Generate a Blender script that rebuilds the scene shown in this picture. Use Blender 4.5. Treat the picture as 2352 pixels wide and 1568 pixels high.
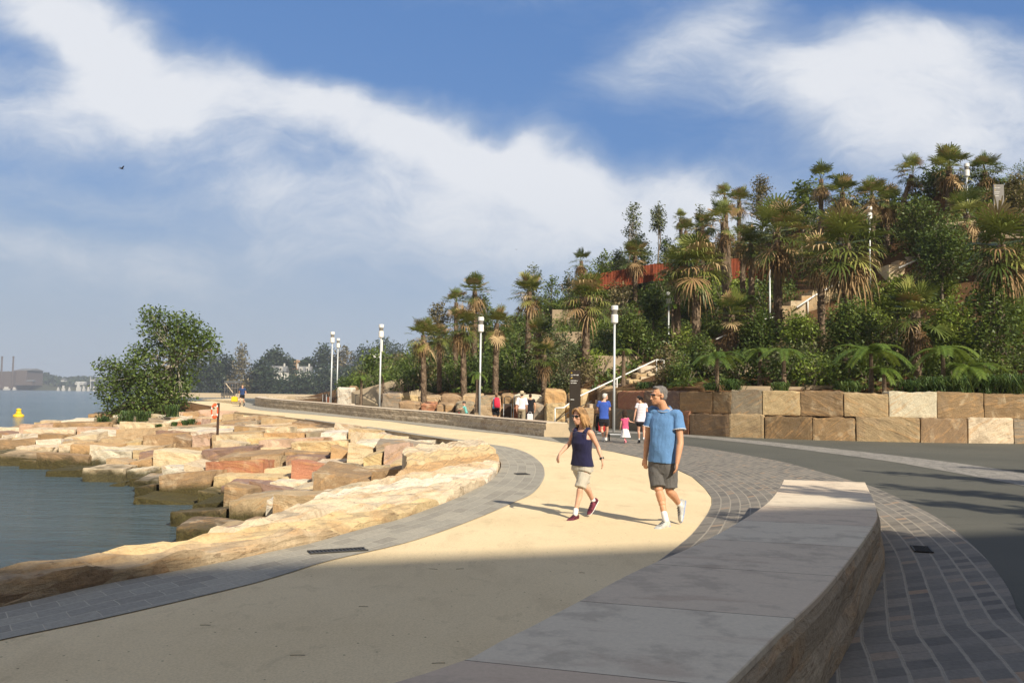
import bpy, bmesh, math, random
import numpy as np
from mathutils import Vector, Matrix, noise
from math import sin, cos, pi, radians as rad, exp, sqrt
for o in list(bpy.data.objects): bpy.data.objects.remove(o)
SC = bpy.context.scene; COL = SC.collection
random.seed(7); RNG = np.random.default_rng(11)

# ------------------------------------------------------------------ camera
F = 2033.0; CX, CY = 1176.0, 784.0           # focal length and centre in a 2352 px wide frame
PITCH, ROLL, CAMH = rad(3.46), rad(0.85), 1.7
cam = bpy.data.objects.new('camera', bpy.data.cameras.new('camera')); COL.objects.link(cam)
RC = Matrix.Rotation(pi/2+PITCH, 3, 'X') @ Matrix.Rotation(ROLL, 3, 'Z')
cam.matrix_world = Matrix.Translation((0,0,CAMH)) @ RC.to_4x4()
cam.data.sensor_width = 36; cam.data.lens = 36*F/2352; cam.data.clip_start = .1; cam.data.clip_end = 12000
SC.camera = cam
def ray(px, py):
    return RC @ Vector(((px-CX)/F, -(py-CY)/F, -1))
def at(px, py, Y):
    d = ray(px, py); k = Y/d.y
    return Vector((d.x*k, Y, CAMH+d.z*k))
def zg(Y):
    return max(0, Y-45)*.0162 if Y < 100 else .89
def G(px, py, z=None):
    d = ray(px, py); zz = 0 if z is None else z
    for _ in range(12):
        k = (zz-CAMH)/d.z
        if z is None: zz = .5*zz+.5*zg(min(d.y*k, 110))
    return Vector((d.x*k, d.y*k, zz))

# ------------------------------------------------------------------ sky and sun
SUN_EL, SUN_AZ = rad(36), math.atan2(.56, -.83)   # azimuth from +Y towards +X
SUND = Vector((sin(SUN_AZ)*cos(SUN_EL), cos(SUN_AZ)*cos(SUN_EL), sin(SUN_EL)))
SUN_STRENGTH, SKY_STRENGTH, EXPOSURE = 4.7, .070, .46
sun = bpy.data.objects.new('sun', bpy.data.lights.new('sun', 'SUN')); COL.objects.link(sun)
sun.data.energy = SUN_STRENGTH; sun.data.angle = rad(.53); sun.data.color = (1, .9, .74)
sun.rotation_euler = SUND.to_track_quat('Z', 'Y').to_euler()
SC.view_settings.view_transform = 'Standard'; SC.view_settings.look = 'None'
SC.view_settings.exposure = EXPOSURE; SC.view_settings.gamma = 1
W = bpy.data.worlds.new('World'); SC.world = W; W.use_nodes = True

class NT:
    def __init__(s, tree):
        s.t = tree; tree.nodes.clear()
    def n(s, typ, ins=None, **kw):
        nd = s.t.nodes.new(typ)
        for k, v in kw.items(): setattr(nd, k, v)
        for k, v in (ins or {}).items():
            sk = nd.inputs[k]
            if isinstance(v, bpy.types.NodeSocket): s.t.links.new(v, sk)
            else:
                if sk.type == 'RGBA' and len(v) == 3: v = (*v, 1)
                sk.default_value = v
        return nd
    def m(s, op, a, b=None, c=None, clamp=False):
        ins = {0: a}
        if b is not None: ins[1] = b
        if c is not None: ins[2] = c
        return s.n('ShaderNodeMath', ins, operation=op, use_clamp=clamp).outputs[0]
    def vm(s, op, a, b=None):
        ins = {0: a}
        if b is not None: ins[1] = b
        return s.n('ShaderNodeVectorMath', ins, operation=op).outputs[0]
    def mix(s, f, a, b, blend='MIX'):
        nd = s.t.nodes.new('ShaderNodeMix'); nd.data_type = 'RGBA'; nd.blend_type = blend
        for i, v in ((0, f), (6, a), (7, b)):
            if isinstance(v, bpy.types.NodeSocket): s.t.links.new(v, nd.inputs[i])
            else:
                if i > 0 and len(v) == 3: v = (*v, 1)
                nd.inputs[i].default_value = v
        return nd.outputs[2]
    def noise(s, vec, scale, detail=4, rough=.55, dist=0):
        return s.n('ShaderNodeTexNoise', {'Vector': vec, 'Scale': scale, 'Detail': detail, 'Roughness': rough, 'Distortion': dist}).outputs[0]
    def ramp(s, f, stops, interp='LINEAR'):
        nd = s.n('ShaderNodeValToRGB', {0: f}); cr = nd.color_ramp; cr.interpolation = interp
        while len(cr.elements) < len(stops): cr.elements.new(.5)
        for e, (p, c) in zip(cr.elements, stops):
            e.position = p; e.color = (*c, 1) if len(c) == 3 else c
        return nd.outputs[0]
    def smooth(s, x, a, b, lo=0, hi=1):
        return s.n('ShaderNodeMapRange', {0: x, 1: a, 2: b, 3: lo, 4: hi}, interpolation_type='SMOOTHSTEP').outputs[0]
    def link(s, a, b): s.t.links.new(a, b)

def build_world():
    t = NT(W.node_tree)
    sky = t.n('ShaderNodeTexSky', sky_type='NISHITA', sun_disc=False, sun_elevation=SUN_EL, sun_rotation=SUN_AZ, air_density=1.35, dust_density=.9, ozone_density=2.2)
    tc = t.n('ShaderNodeTexCoord').outputs['Generated']
    sp = t.n('ShaderNodeSeparateXYZ', {0: tc})
    x, y, z = sp.outputs
    ya = t.m('MAXIMUM', t.m('ABSOLUTE', y), .12)
    u = t.m('DIVIDE', x, ya); v = t.m('DIVIDE', z, ya)
    uv = t.n('ShaderNodeCombineXYZ', {0: u, 1: v, 2: 0}).outputs[0]
    # cloud banks: (px, py, half-width, half-height, tilt degrees, weight) where they stand in the sky
    B = [(150,70,360,75,-38,.85),(330,215,300,80,-20,.28),(90,255,330,85,-4,.62),(660,240,300,62,-17,.72),(950,300,340,62,-16,.62),(1290,425,240,70,-14,.55),(1120,340,200,60,-10,.3),
         (150,570,500,85,-6,.42),(600,440,620,110,-4,.40),(1000,520,420,130,0,.35),(1480,130,340,62,33,.40),(1650,60,200,60,40,.35),(2080,230,420,150,-3,.72),(2140,100,240,60,8,.4),(1800,190,200,70,-12,.35),
         (2250,360,300,90,0,.3),(1640,470,240,50,-24,.4),(1500,560,520,100,0,.3),(1840,560,500,200,0,.3),
         (790,90,430,110,-14,-.55),(560,60,260,130,-30,-.35),(1180,130,280,110,10,-.45),(1440,310,300,60,-8,-.45),(2050,15,330,40,0,-.5),(1830,350,190,55,-25,-.32),
         (290,400,170,42,-4,-.4),(80,130,130,36,-6,-.34),(170,500,260,32,-2,-.3),(430,330,90,40,-30,-.18)]
    wn = t.n('ShaderNodeTexNoise', {'Vector': uv, 'Scale': 3.0, 'Detail': 5.0})
    wv = t.vm('SUBTRACT', wn.outputs[1], (.5, .5, .5))
    uvw = t.vm('ADD', uv, t.n('ShaderNodeVectorMath', {0: wv, 'Scale': .13}, operation='SCALE').outputs[0])
    wn2 = t.n('ShaderNodeTexNoise', {'Vector': uv, 'Scale': 11.0, 'Detail': 4.0})
    uvw = t.vm('ADD', uvw, t.n('ShaderNodeVectorMath', {0: t.vm('SUBTRACT', wn2.outputs[1], (.5, .5, .5)), 'Scale': .04}, operation='SCALE').outputs[0])
    acc = None
    for px, py, rx, ry, a, w in B:
        d = ray(px, py); cu, cv = d.x/d.y, d.z/d.y
        a = rad(a+.85)
        p = t.vm('SUBTRACT', uvw, (cu, cv, 0))
        e1 = t.n('ShaderNodeVectorMath', {0: p, 1: (cos(a)*F/rx, sin(a)*F/rx, 0)}, operation='DOT_PRODUCT').outputs['Value']
        e2 = t.n('ShaderNodeVectorMath', {0: p, 1: (-sin(a)*F/ry, cos(a)*F/ry, 0)}, operation='DOT_PRODUCT').outputs['Value']
        r2 = t.m('MULTIPLY_ADD', e1, e1, t.m('MULTIPLY', e2, e2))
        g = t.m('MULTIPLY', t.m('EXPONENT', t.m('MULTIPLY', r2, -.8)), w)
        acc = g if acc is None else t.m('ADD', acc, g)
    front = t.smooth(y, 0, .25)
    acc = t.m('MULTIPLY', acc, front)
    st = t.vm('MULTIPLY', uvw, (1.0, 2.3, 1))
    n1 = t.noise(st, 3.4, 8, .6, .5); n2 = t.noise(st, 12, 7, .66, .5)
    nz = t.m('ADD', t.m('MULTIPLY', t.m('SUBTRACT', n1, .5), 1.35), t.m('MULTIPLY', t.m('SUBTRACT', n2, .5), .62))
    back = t.smooth(y, .15, -.25, 0, .75)  # extra cloud cover added out of view, makes the fill light less blue
    den = t.m('ADD', t.m('ADD', t.m('ADD', acc, nz), .13), back)
    mask = t.smooth(den, -.2, 1.12)
    bright = t.smooth(den, .35, 1.15)
    # clear sky: deeper blue above, paler towards the horizon
    clear = t.mix(.62, sky.outputs[0], (1.0, 2.55, 6.4))
    elev = t.m('ARCTAN2', z, t.m('SQRT', t.m('MULTIPLY_ADD', x, x, t.m('MULTIPLY', y, y))))
    cl = t.mix(bright, (5.2, 6.0, 7.3), (8.7, 8.9, 9.3))
    c1 = t.mix(t.m('MULTIPLY', mask, .93), clear, cl)
    haze = t.smooth(elev, .26, .0)
    side = t.smooth(x, -.45, .3)
    hz = t.mix(side, (4.6, 5.3, 6.2), (5.4, 6.2, 7.3))
    c2 = t.mix(t.m('MULTIPLY', haze, .88), c1, hz)
    c2 = t.mix(t.smooth(y, .1, -.3, 0, .85), c2, t.mix(mask, (3.0, 2.9, 2.7), (6.0, 5.2, 4.2)))   # unseen warm cloud deck behind the camera, added to warm the foreground shade
    low = t.mix(t.smooth(z, .0, -.05), c2, (2.0, 2.3, 2.6))
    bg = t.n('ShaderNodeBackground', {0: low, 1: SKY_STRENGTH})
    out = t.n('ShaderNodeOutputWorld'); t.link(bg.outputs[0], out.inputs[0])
build_world()

# ------------------------------------------------------------------ helpers
def tag(o, label=None, cat=None, group=None, kind=None):
    if label: o['label'] = label
    if cat: o['category'] = cat
    if group: o['group'] = group
    if kind: o['kind'] = kind
    return o
def empty(name, loc, rz=0, label=None, cat=None, group=None):
    o = bpy.data.objects.new(name, None); COL.objects.link(o); o.location = loc; o.rotation_euler = (0, 0, rz)
    o.empty_display_size = .2
    return tag(o, label, cat, group)
def mesh_np(name, V, Q, mat, uv=None, smooth=False, attr=None):
    V = np.asarray(V, dtype=np.float32).reshape(-1, 3); me = bpy.data.meshes.new(name)
    if isinstance(Q, np.ndarray):
        k = Q.shape[1]; me.vertices.add(len(V)); me.vertices.foreach_set('co', V.ravel())
        me.loops.add(Q.size); me.loops.foreach_set('vertex_index', Q.ravel().astype(np.int32))
        me.polygons.add(len(Q)); me.polygons.foreach_set('loop_start', np.arange(0, Q.size, k, dtype=np.int32))
        me.update(calc_edges=True)
    else:
        me.from_pydata([tuple(map(float, v)) for v in V], [], Q)
    if smooth: me.polygons.foreach_set('use_smooth', np.ones(len(me.polygons), dtype=bool))
    if attr is not None:
        a = me.attributes.new('tone', 'FLOAT', 'POINT'); a.data.foreach_set('value', np.asarray(attr, dtype=np.float32))
    if mat:
        for m_ in (mat if isinstance(mat, (list, tuple)) else [mat]): me.materials.append(m_)
    return me
def ob(name, me, parent=None, loc=(0,0,0), label=None, cat=None, group=None, kind=None):
    o = bpy.data.objects.new(name, me); COL.objects.link(o); o.location = loc
    if parent: o.parent = parent
    return tag(o, label, cat, group, kind)
def mk(name, V, Q, mat, parent=None, smooth=False, label=None, cat=None, group=None, kind=None, attr=None, local=False):
    """V in world coordinates; origin goes to the base centre (top level) or to the parent's frame."""
    V = np.asarray([tuple(v) for v in V] if not isinstance(V, np.ndarray) else V, dtype=np.float64).reshape(-1, 3)
    if parent is not None:
        if not local:
            P = parent; off = Vector((0,0,0))
            while P: off += P.location; P = P.parent
            V = V-np.array(off)
        return ob(name, mesh_np(name, V, Q, mat, smooth=smooth, attr=attr), parent, (0,0,0), label, cat, group, kind)
    c = (V.min(0)+V.max(0))/2; c[2] = V[:, 2].min()
    return ob(name, mesh_np(name, V-c, Q, mat, smooth=smooth, attr=attr), None, tuple(c), label, cat, group, kind)
class MB:
    """collects simple solids into one mesh"""
    def __init__(s): s.V = []; s.Q = []
    def add(s, V, Q):
        b = len(s.V); s.V += [Vector(v) for v in V]; s.Q += [tuple(i+b for i in f) for f in Q]; return s
    def box(s, c, h, rz=0, M=None):
        V = [Vector((x*h[0], y*h[1], z*h[2])) for x in (-1,1) for y in (-1,1) for z in (-1,1)]
        R = M if M is not None else Matrix.Rotation(rz, 3, 'Z')
        return s.add([R@v+Vector(c) for v in V], [(0,1,3,2),(4,6,7,5),(0,4,5,1),(2,3,7,6),(0,2,6,4),(1,5,7,3)])
    def bevbox(s, c, h, b=.01, rz=0, M=None):
        R = M if M is not None else Matrix.Rotation(rz, 3, 'Z')
        bm = bmesh.new(); bmesh.ops.create_cube(bm, size=2)
        for v in bm.verts: v.co = Vector((v.co.x*h[0], v.co.y*h[1], v.co.z*h[2]))
        bmesh.ops.bevel(bm, geom=bm.edges[:], offset=b, segments=2, affect='EDGES')
        bm.verts.index_update()
        s.add([R@v.co+Vector(c) for v in bm.verts], [[v.index for v in f.verts] for f in bm.faces]); bm.free(); return s
    def tube(s, pts, rs, n=8, cap=True):
        pts = [Vector(p) for p in pts]
        if not hasattr(rs, '__len__'): rs = [rs]*len(pts)
        V = []; Q = []; up = Vector((0,0,1))
        for i, p in enumerate(pts):
            d = (pts[min(i+1, len(pts)-1)]-pts[max(i-1, 0)]).normalized()
            a = d.cross(up if abs(d.z) < .93 else Vector((1,0,0))).normalized(); b = d.cross(a)
            for k in range(n):
                t = 2*pi*k/n; V.append(p+(a*cos(t)+b*sin(t))*rs[i])
        for i in range(len(pts)-1):
            for k in range(n):
                Q.append((i*n+k, i*n+(k+1)%n, (i+1)*n+(k+1)%n, (i+1)*n+k))
        if cap: Q.append(tuple(range(n))[::-1]); Q.append(tuple(range((len(pts)-1)*n, len(pts)*n)))
        return s.add(V, Q)
    def lathe(s, c, prof, n=16):
        V = []; Q = []
        for r, z in prof:
            for k in range(n): V.append(Vector((c[0]+r*cos(2*pi*k/n), c[1]+r*sin(2*pi*k/n), c[2]+z)))
        for i in range(len(prof)-1):
            for k in range(n): Q.append((i*n+k, i*n+(k+1)%n, (i+1)*n+(k+1)%n, (i+1)*n+k))
        Q.append(tuple(range(n))[::-1]); Q.append(tuple(range((len(prof)-1)*n, len(prof)*n)))
        return s.add(V, Q)
    def ell(s, c, r, M=None, n=14, m=9):
        V = [Vector((0,0,-1))]; Q = []
        for j in range(1, m):
            ph = -pi/2+pi*j/m
            for k in range(n): V.append(Vector((cos(ph)*cos(2*pi*k/n), cos(ph)*sin(2*pi*k/n), sin(ph))))
        V.append(Vector((0,0,1))); e = len(V)-1
        for k in range(n): Q.append((0, 1+(k+1)%n, 1+k)); Q.append((e, e-n+k, e-n+(k+1)%n))
        for j in range(m-2):
            for k in range(n): Q.append((1+j*n+k, 1+j*n+(k+1)%n, 1+(j+1)*n+(k+1)%n, 1+(j+1)*n+k))
        V = [Vector((v.x*r[0], v.y*r[1], v.z*r[2])) for v in V]
        if M is not None: V = [M@v for v in V]
        return s.add([v+Vector(c) for v in V], Q)
    def prism(s, poly, z0, z1):
        n = len(poly)
        return s.add([(p[0], p[1], z0) for p in poly]+[(p[0], p[1], z1) for p in poly],
                     [tuple(range(n))[::-1], tuple(range(n, 2*n))]+[(i, (i+1)%n, n+(i+1)%n, n+i) for i in range(n)])
    def obj(s, name, mat, parent=None, **kw): return mk(name, s.V, s.Q, mat, parent, **kw)

def interp(x, xs, ys): return float(np.interp(x, xs, ys))
def resample(P, n, sm=True):
    P = np.array([list(p) for p in P], float)
    if sm:                                            # Catmull-Rom
        Q = []
        for i in range(len(P)-1):
            p0 = P[max(i-1, 0)]; p1 = P[i]; p2 = P[i+1]; p3 = P[min(i+2, len(P)-1)]
            for t in np.linspace(0, 1, 12, endpoint=False):
                Q.append(.5*((2*p1)+(-p0+p2)*t+(2*p0-5*p1+4*p2-p3)*t*t+(-p0+3*p1-3*p2+p3)*t**3))
        Q.append(P[-1]); P = np.array(Q)
    L = np.r_[0, np.cumsum(np.linalg.norm(np.diff(P, axis=0), axis=1))]
    s = np.linspace(0, L[-1], n)
    return np.stack([np.interp(s, L, P[:, k]) for k in range(P.shape[1])], 1), L[-1]

# ------------------------------------------------------------------ materials
def newmat(name):
    m = bpy.data.materials.new(name); m.use_nodes = True; return m, NT(m.node_tree)
def finish(t, col, rough=.8, bump=None, bs=.3, bd=.02, spec=.3, metal=0, extra=None):
    ins = {'Base Color': col, 'Roughness': rough, 'Specular IOR Level': spec, 'Metallic': metal}
    if bump is not None:
        ins['Normal'] = t.n('ShaderNodeBump', {'Strength': bs, 'Distance': bd, 'Height': bump}).outputs[0]
    ins.update(extra or {})
    p = t.n('ShaderNodeBsdfPrincipled', ins); o = t.n('ShaderNodeOutputMaterial'); t.link(p.outputs[0], o.inputs[0]); return p
def simple(name, col, rough=.6, metal=0, spec=.3, var=.12, scale=9, bs=.15, bd=.01, fine=0):
    m, t = newmat(name); oc = t.n('ShaderNodeTexCoord').outputs['Object']
    n = t.noise(oc, scale, 5, .6)
    a = tuple(c*(1-var) for c in col); b = tuple(min(1, c*(1+var)) for c in col)
    c = t.ramp(n, [(.3, a), (.7, b)])
    finish(t, c, rough, t.noise(oc, fine or scale*6, 3), bs, bd, spec, metal)
    return m
M = {}
def stone_mat(name, dark=0, objcol=True, base=(.6,.47,.3), algae=True, banding=1.0):
    m, t = newmat(name); oi = t.n('ShaderNodeObjectInfo'); geo = t.n('ShaderNodeNewGeometry')
    oc = t.n('ShaderNodeTexCoord').outputs['Object']
    off = t.n('ShaderNodeCombineXYZ', {0: t.m('MULTIPLY', oi.outputs['Random'], 37.0), 1: t.m('MULTIPLY', oi.outputs['Random'], 91.0), 2: 0}).outputs[0]
    p = t.vm('ADD', oc, off)
    # tilt the bedding differently in every block
    rot = t.n('ShaderNodeVectorRotate', {'Vector': p, 'Axis': (.3, 1, .1), 'Angle': t.m('MULTIPLY_ADD', oi.outputs['Random'], 1.5, -.6)}).outputs[0]
    st = t.vm('MULTIPLY', rot, (.35, .35, 2.2))
    bands = t.noise(st, 2.4, 6, .62, 1.3)
    blot = t.noise(p, 1.3, 5, .6, .5); fine = t.noise(p, 22, 5, .7); speck = t.noise(p, 90, 2, .6)
    basec = oi.outputs['Color'] if objcol else base
    c = t.mix(t.smooth(bands, .50, .66, 0, .5*banding), basec, (.52, .31, .14))
    c = t.mix(t.smooth(bands, .66, .74, 0, .45*banding), c, (.33, .17, .11))
    c = t.mix(t.smooth(blot, .54, .70, 0, .35), c, (.70, .60, .43))
    c = t.mix(t.smooth(blot, .46, .34, 0, .5), c, (.24, .18, .12))
    c = t.mix(t.smooth(t.noise(t.vm('MULTIPLY', p, (1, 1, 5)), 3.1, 6, .7, 1.5), .60, .64, 0, .6), c, (.16, .11, .07))
    c = t.mix(.5, c, t.mix(1, c, t.ramp(fine, [(.25, (.55,.52,.5)), (.6, (1.15,1.12,1.08))]), 'MULTIPLY'))
    if algae:
        z = t.n('ShaderNodeSeparateXYZ', {0: geo.outputs['Position']}).outputs[2]
        zz = t.m('ADD', z, t.m('MULTIPLY', t.m('SUBTRACT', blot, .5), .55))
        c = t.mix(t.smooth(zz, -1.38, -1.72, 0, .93), c, t.ramp(fine, [(.3, (.02,.018,.008)), (.7, (.085,.075,.025))]))
    h = t.m('ADD', t.m('MULTIPLY', bands, 1.1), t.m('ADD', t.m('MULTIPLY', fine, .35), t.m('MULTIPLY', speck, .08)))
    # saw and drill lines
    finish(t, c, .88, h, .75, .06, .2)
    return m
M['stone'] = stone_mat('sandstone')
def cobble_mat(name, bw, bh, cols, mortar, msize=.012, shift=.5, rot=0, rows=None):
    m, t = newmat(name); uv = t.n('ShaderNodeUVMap').outputs[0]
    geo = t.n('ShaderNodeNewGeometry').outputs['Position']
    wob = t.vm('SUBTRACT', t.n('ShaderNodeTexNoise', {'Vector': uv, 'Scale': 9.0, 'Detail': 2.0}).outputs[1], (.5,.5,.5))
    p = t.vm('ADD', uv, t.n('ShaderNodeVectorMath', {0: wob, 'Scale': .02}, operation='SCALE').outputs[0])
    br = t.n('ShaderNodeTexBrick', {'Vector': p, 'Color1': (0,0,0), 'Color2': (1,1,1), 'Mortar': (.5,.5,.5), 'Scale': 1.0, 'Mortar Size': msize, 'Mortar Smooth': .6, 'Bias': 0.0, 'Brick Width': bw, 'Row Height': bh}, offset=shift)
    per = t.n('ShaderNodeSeparateColor', {0: br.outputs[0]}).outputs[0]
    big = t.noise(geo, .7, 3); f = t.noise(geo, 30, 4, .7)
    c = t.ramp(per, cols, 'LINEAR')
    c = t.mix(t.smooth(big, .4, .7, 0, .25), c, (.30, .27, .22))
    c = t.mix(.6, c, t.mix(1, c, t.ramp(f, [(.25, (.6,.6,.6)), (.7, (1.2,1.2,1.2))]), 'MULTIPLY'))
    c = t.mix(t.m('MULTIPLY', br.outputs[1], .55 if rows else 1.0), c, mortar)
    if rows:                                   # wide pale joints run along the courses
        v = t.n('ShaderNodeSeparateXYZ', {0: p}).outputs[1]; fr = t.m('ABSOLUTE', t.m('SUBTRACT', t.m('FRACT', t.m('ADD', t.m('DIVIDE', v, bh), .5)), .5))
        c = t.mix(t.m('MULTIPLY', t.smooth(fr, .085, .045), t.smooth(f, .25, .6, .55, 1)), c, rows)
    h = t.m('ADD', t.m('MULTIPLY', br.outputs[1], -.6), t.m('MULTIPLY', f, .3))
    h = t.m('ADD', h, t.m('MULTIPLY', per, .3))
    finish(t, c, .82, h, .6, .012, .25)
    return m
M['band'] = cobble_mat('bluestone paving', .42, .205, [(0,(.29,.265,.215)),(.5,(.345,.32,.26)),(1,(.40,.365,.29))], (.50,.45,.35), .007)
M['setts'] = cobble_mat('porphyry setts', .17, .265, [(0,(.13,.12,.105)),(.3,(.18,.165,.14)),(.7,(.215,.195,.165)),(.93,(.26,.225,.18)),(1,(.33,.23,.15))], (.20,.18,.15), .009, rows=(.34,.305,.245))
M['kerbband'] = cobble_mat('granite strip', .3, .3, [(0,(.2,.19,.17)),(1,(.3,.28,.25))], (.3,.28,.24))
def gravel():
    m, t = newmat('decomposed granite'); g = t.n('ShaderNodeNewGeometry').outputs['Position']
    a = t.noise(g, .35, 4); b = t.noise(g, 60, 5, .75); c_ = t.noise(t.vm('MULTIPLY', g, (1, .35, 1)), 2.2, 4)
    c = t.ramp(a, [(.3, (.70,.56,.34)), (.7, (.79,.645,.41))])
    c = t.mix(t.smooth(c_, .5, .75, 0, .42), c, (.55,.43,.26))
    c = t.mix(.55, c, t.mix(1, c, t.ramp(b, [(.25, (.62,.6,.56)), (.62, (1.14,1.12,1.1))]), 'MULTIPLY'))
    v = t.n('ShaderNodeTexVoronoi', {'Vector': g, 'Scale': 7.0}).outputs['Distance']
    c = t.mix(t.smooth(v, .075, .04, 0, .8), c, (.1,.075,.045))
    v2 = t.n('ShaderNodeTexVoronoi', {'Vector': t.vm('MULTIPLY', g, (1, 2.2, 1)), 'Scale': 17.0}).outputs['Distance']
    c = t.mix(t.m('MULTIPLY', t.smooth(v2, .11, .05, 0, .6), t.smooth(t.noise(g, .9, 3), .45, .6)), c, (.14,.10,.06))
    c = t.mix(t.smooth(t.noise(t.vm('MULTIPLY', g, (.9, .5, 1)), 4.5, 6, .7, .8), .54, .7, 0, .35), c, (.46,.36,.215))
    finish(t, c, .95, b, .5, .01, .12); return m
M['gravel'] = gravel()
def asphalt():
    m, t = newmat('asphalt'); g = t.n('ShaderNodeNewGeometry').outputs['Position']
    a = t.noise(g, .25, 4); b = t.noise(g, 70, 4, .8)
    c = t.ramp(a, [(.3, (.085,.085,.07)), (.7, (.115,.112,.092))])
    c = t.mix(t.smooth(t.noise(t.vm('MULTIPLY', g, (.4, 1.2, 1)), 1.4, 6, .7, .6), .55, .68, 0, .45), c, (.055,.054,.048))
    c = t.mix(.7, c, t.mix(1, c, t.ramp(b, [(.3, (.45,.45,.45)), (.7, (1.5,1.5,1.45))]), 'MULTIPLY'))
    finish(t, c, .85, b, .5, .008, .3); return m
M['asphalt'] = asphalt()
def soil():
    m, t = newmat('mulch soil'); g = t.n('ShaderNodeNewGeometry').outputs['Position']
    a = t.noise(g, .6, 5); b = t.noise(g, 14, 5, .8)
    c = t.ramp(a, [(.3, (.07,.042,.022)), (.55, (.15,.09,.045)), (.75, (.09,.08,.03))])
    c = t.mix(.8, c, t.mix(1, c, t.ramp(b, [(.3, (.45,.4,.4)), (.7, (1.5,1.4,1.3))]), 'MULTIPLY'))
    finish(t, c, .95, b, .9, .05, .1); return m
M['soil'] = soil()
def water_mat():
    m, t = newmat('harbour water'); g = t.n('ShaderNodeNewGeometry').outputs['Position']
    p1 = t.vm('MULTIPLY', g, (.55, 1.5, 1)); p2 = t.vm('MULTIPLY', g, (.05, .22, 1))
    a = t.noise(p1, .9, 6, .65, .5); b = t.noise(p1, 5.5, 3, .6); c0 = t.noise(p2, .35, 3)
    h = t.m('ADD', t.m('MULTIPLY', a, 1.0), t.m('MULTIPLY', b, .3))
    bump = t.n('ShaderNodeBump', {'Strength': 1.0, 'Distance': .5, 'Height': h}).outputs[0]
    col = t.mix(t.smooth(c0, .35, .65), (.06, .10, .125), (.10, .145, .165))
    pr = t.n('ShaderNodeBsdfPrincipled', {'Base Color': col, 'Roughness': .12, 'IOR': 1.33, 'Specular IOR Level': .5, 'Normal': bump})
    tr = t.n('ShaderNodeBsdfTransparent', {0: (.45, .62, .42)})
    lw = t.n('ShaderNodeFresnel', {'IOR': 1.33, 'Normal': bump}).outputs[0]
    near = t.smooth(t.n('ShaderNodeSeparateXYZ', {0: g}).outputs[1], 60, 15)
    f = t.m('MULTIPLY', t.m('MULTIPLY', t.m('SUBTRACT', 1.0, lw), .22), near)
    mx = t.n('ShaderNodeMixShader', {0: f, 1: pr.outputs[0], 2: tr.outputs[0]})
    o = t.n('ShaderNodeOutputMaterial'); t.link(mx.outputs[0], o.inputs[0]); return m
M['water'] = water_mat()
def leaf_mat(name, cols, trans=.25, rough=.5, spec=.35):
    """cols: dark, mid, light; per-leaf tone from the mesh attribute, per-plant shift from the object"""
    m, t = newmat(name); at_ = t.n('ShaderNodeAttribute', attribute_name='tone').outputs['Fac']
    r = t.n('ShaderNodeObjectInfo').outputs['Random']
    v = t.m('ADD', at_, t.m('MULTIPLY', t.m('SUBTRACT', r, .5), .25), clamp=True)
    c = t.ramp(v, [(0, cols[0]), (.5, cols[1]), (1, cols[2])])
    pr = t.n('ShaderNodeBsdfPrincipled', {'Base Color': c, 'Roughness': rough, 'Specular IOR Level': spec})
    tl = t.n('ShaderNodeBsdfTranslucent', {0: t.mix(.5, c, (.25,.3,.04))})
    mx = t.n('ShaderNodeMixShader', {0: trans, 1: pr.outputs[0], 2: tl.outputs[0]})
    o = t.n('ShaderNodeOutputMaterial'); t.link(mx.outputs[0], o.inputs[0]); return m
M['fig'] = leaf_mat('fig leaves', [(.03,.058,.014), (.085,.135,.028), (.21,.27,.07)])
M['palm'] = leaf_mat('palm fronds', [(.035,.065,.012), (.125,.16,.033), (.33,.32,.09)], .2, .45)
M['palmdry'] = leaf_mat('dry palm fronds', [(.14,.08,.035), (.33,.21,.10), (.52,.38,.21)], .15, .7, .2)
M['bush'] = leaf_mat('shrub leaves', [(.028,.055,.012), (.085,.13,.026), (.20,.25,.055)])
M['bushlight'] = leaf_mat('bright shrub leaves', [(.06,.10,.012), (.17,.24,.033), (.36,.42,.08)], .3)
M['euc'] = leaf_mat('eucalypt leaves', [(.04,.06,.028), (.10,.125,.055), (.22,.235,.11)], .2)
M['eucbrown'] = leaf_mat('brownish leaves', [(.06,.05,.022), (.14,.115,.05), (.26,.21,.10)], .2)
M['fern'] = leaf_mat('tree fern fronds', [(.04,.08,.012), (.11,.18,.025), (.25,.33,.06)], .35)
M['grass'] = leaf_mat('strappy grass', [(.025,.055,.014), (.06,.115,.028), (.14,.2,.05)], .25)
M['farleaf'] = leaf_mat('far trees', [(.012,.026,.014), (.03,.05,.022), (.065,.085,.035)], .15)
def bark(name, a, b, sc=(1,1,.3), s=14):
    m, t = newmat(name); oc = t.n('ShaderNodeTexCoord').outputs['Object']
    n = t.noise(t.vm('MULTIPLY', oc, sc), s, 5, .7); c = t.ramp(n, [(.3, a), (.7, b)])
    finish(t, c, .9, n, .9, .03, .15); return m
M['bark'] = bark('grey bark', (.10,.08,.06), (.30,.25,.19))
M['palebark'] = bark('pale bark', (.22,.19,.15), (.46,.42,.35))
M['palmbark'] = bark('palm trunk', (.07,.048,.032), (.27,.20,.14), (1,1,2.5), 6)
M['concrete'] = simple('smooth sandstone concrete', (.50,.40,.27), .85, var=.1, scale=2.5, fine=40)
M['conc2'] = simple('terrace concrete', (.36,.28,.19), .85, var=.18, scale=1.2, fine=30)
M['corten'] = simple('weathering steel', (.19,.042,.016), .8, var=.25, scale=3, fine=30)
M['steel'] = simple('galvanised steel', (.60,.63,.65), .45, .25, var=.05)
M['white'] = simple('white enamel', (.78,.78,.76), .4, var=.03)
M['glass'] = simple('smoky lamp glass', (.20,.19,.17), .15, var=.1)
M['black'] = simple('black powder coat', (.022,.021,.02), .35, var=.1)
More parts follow.
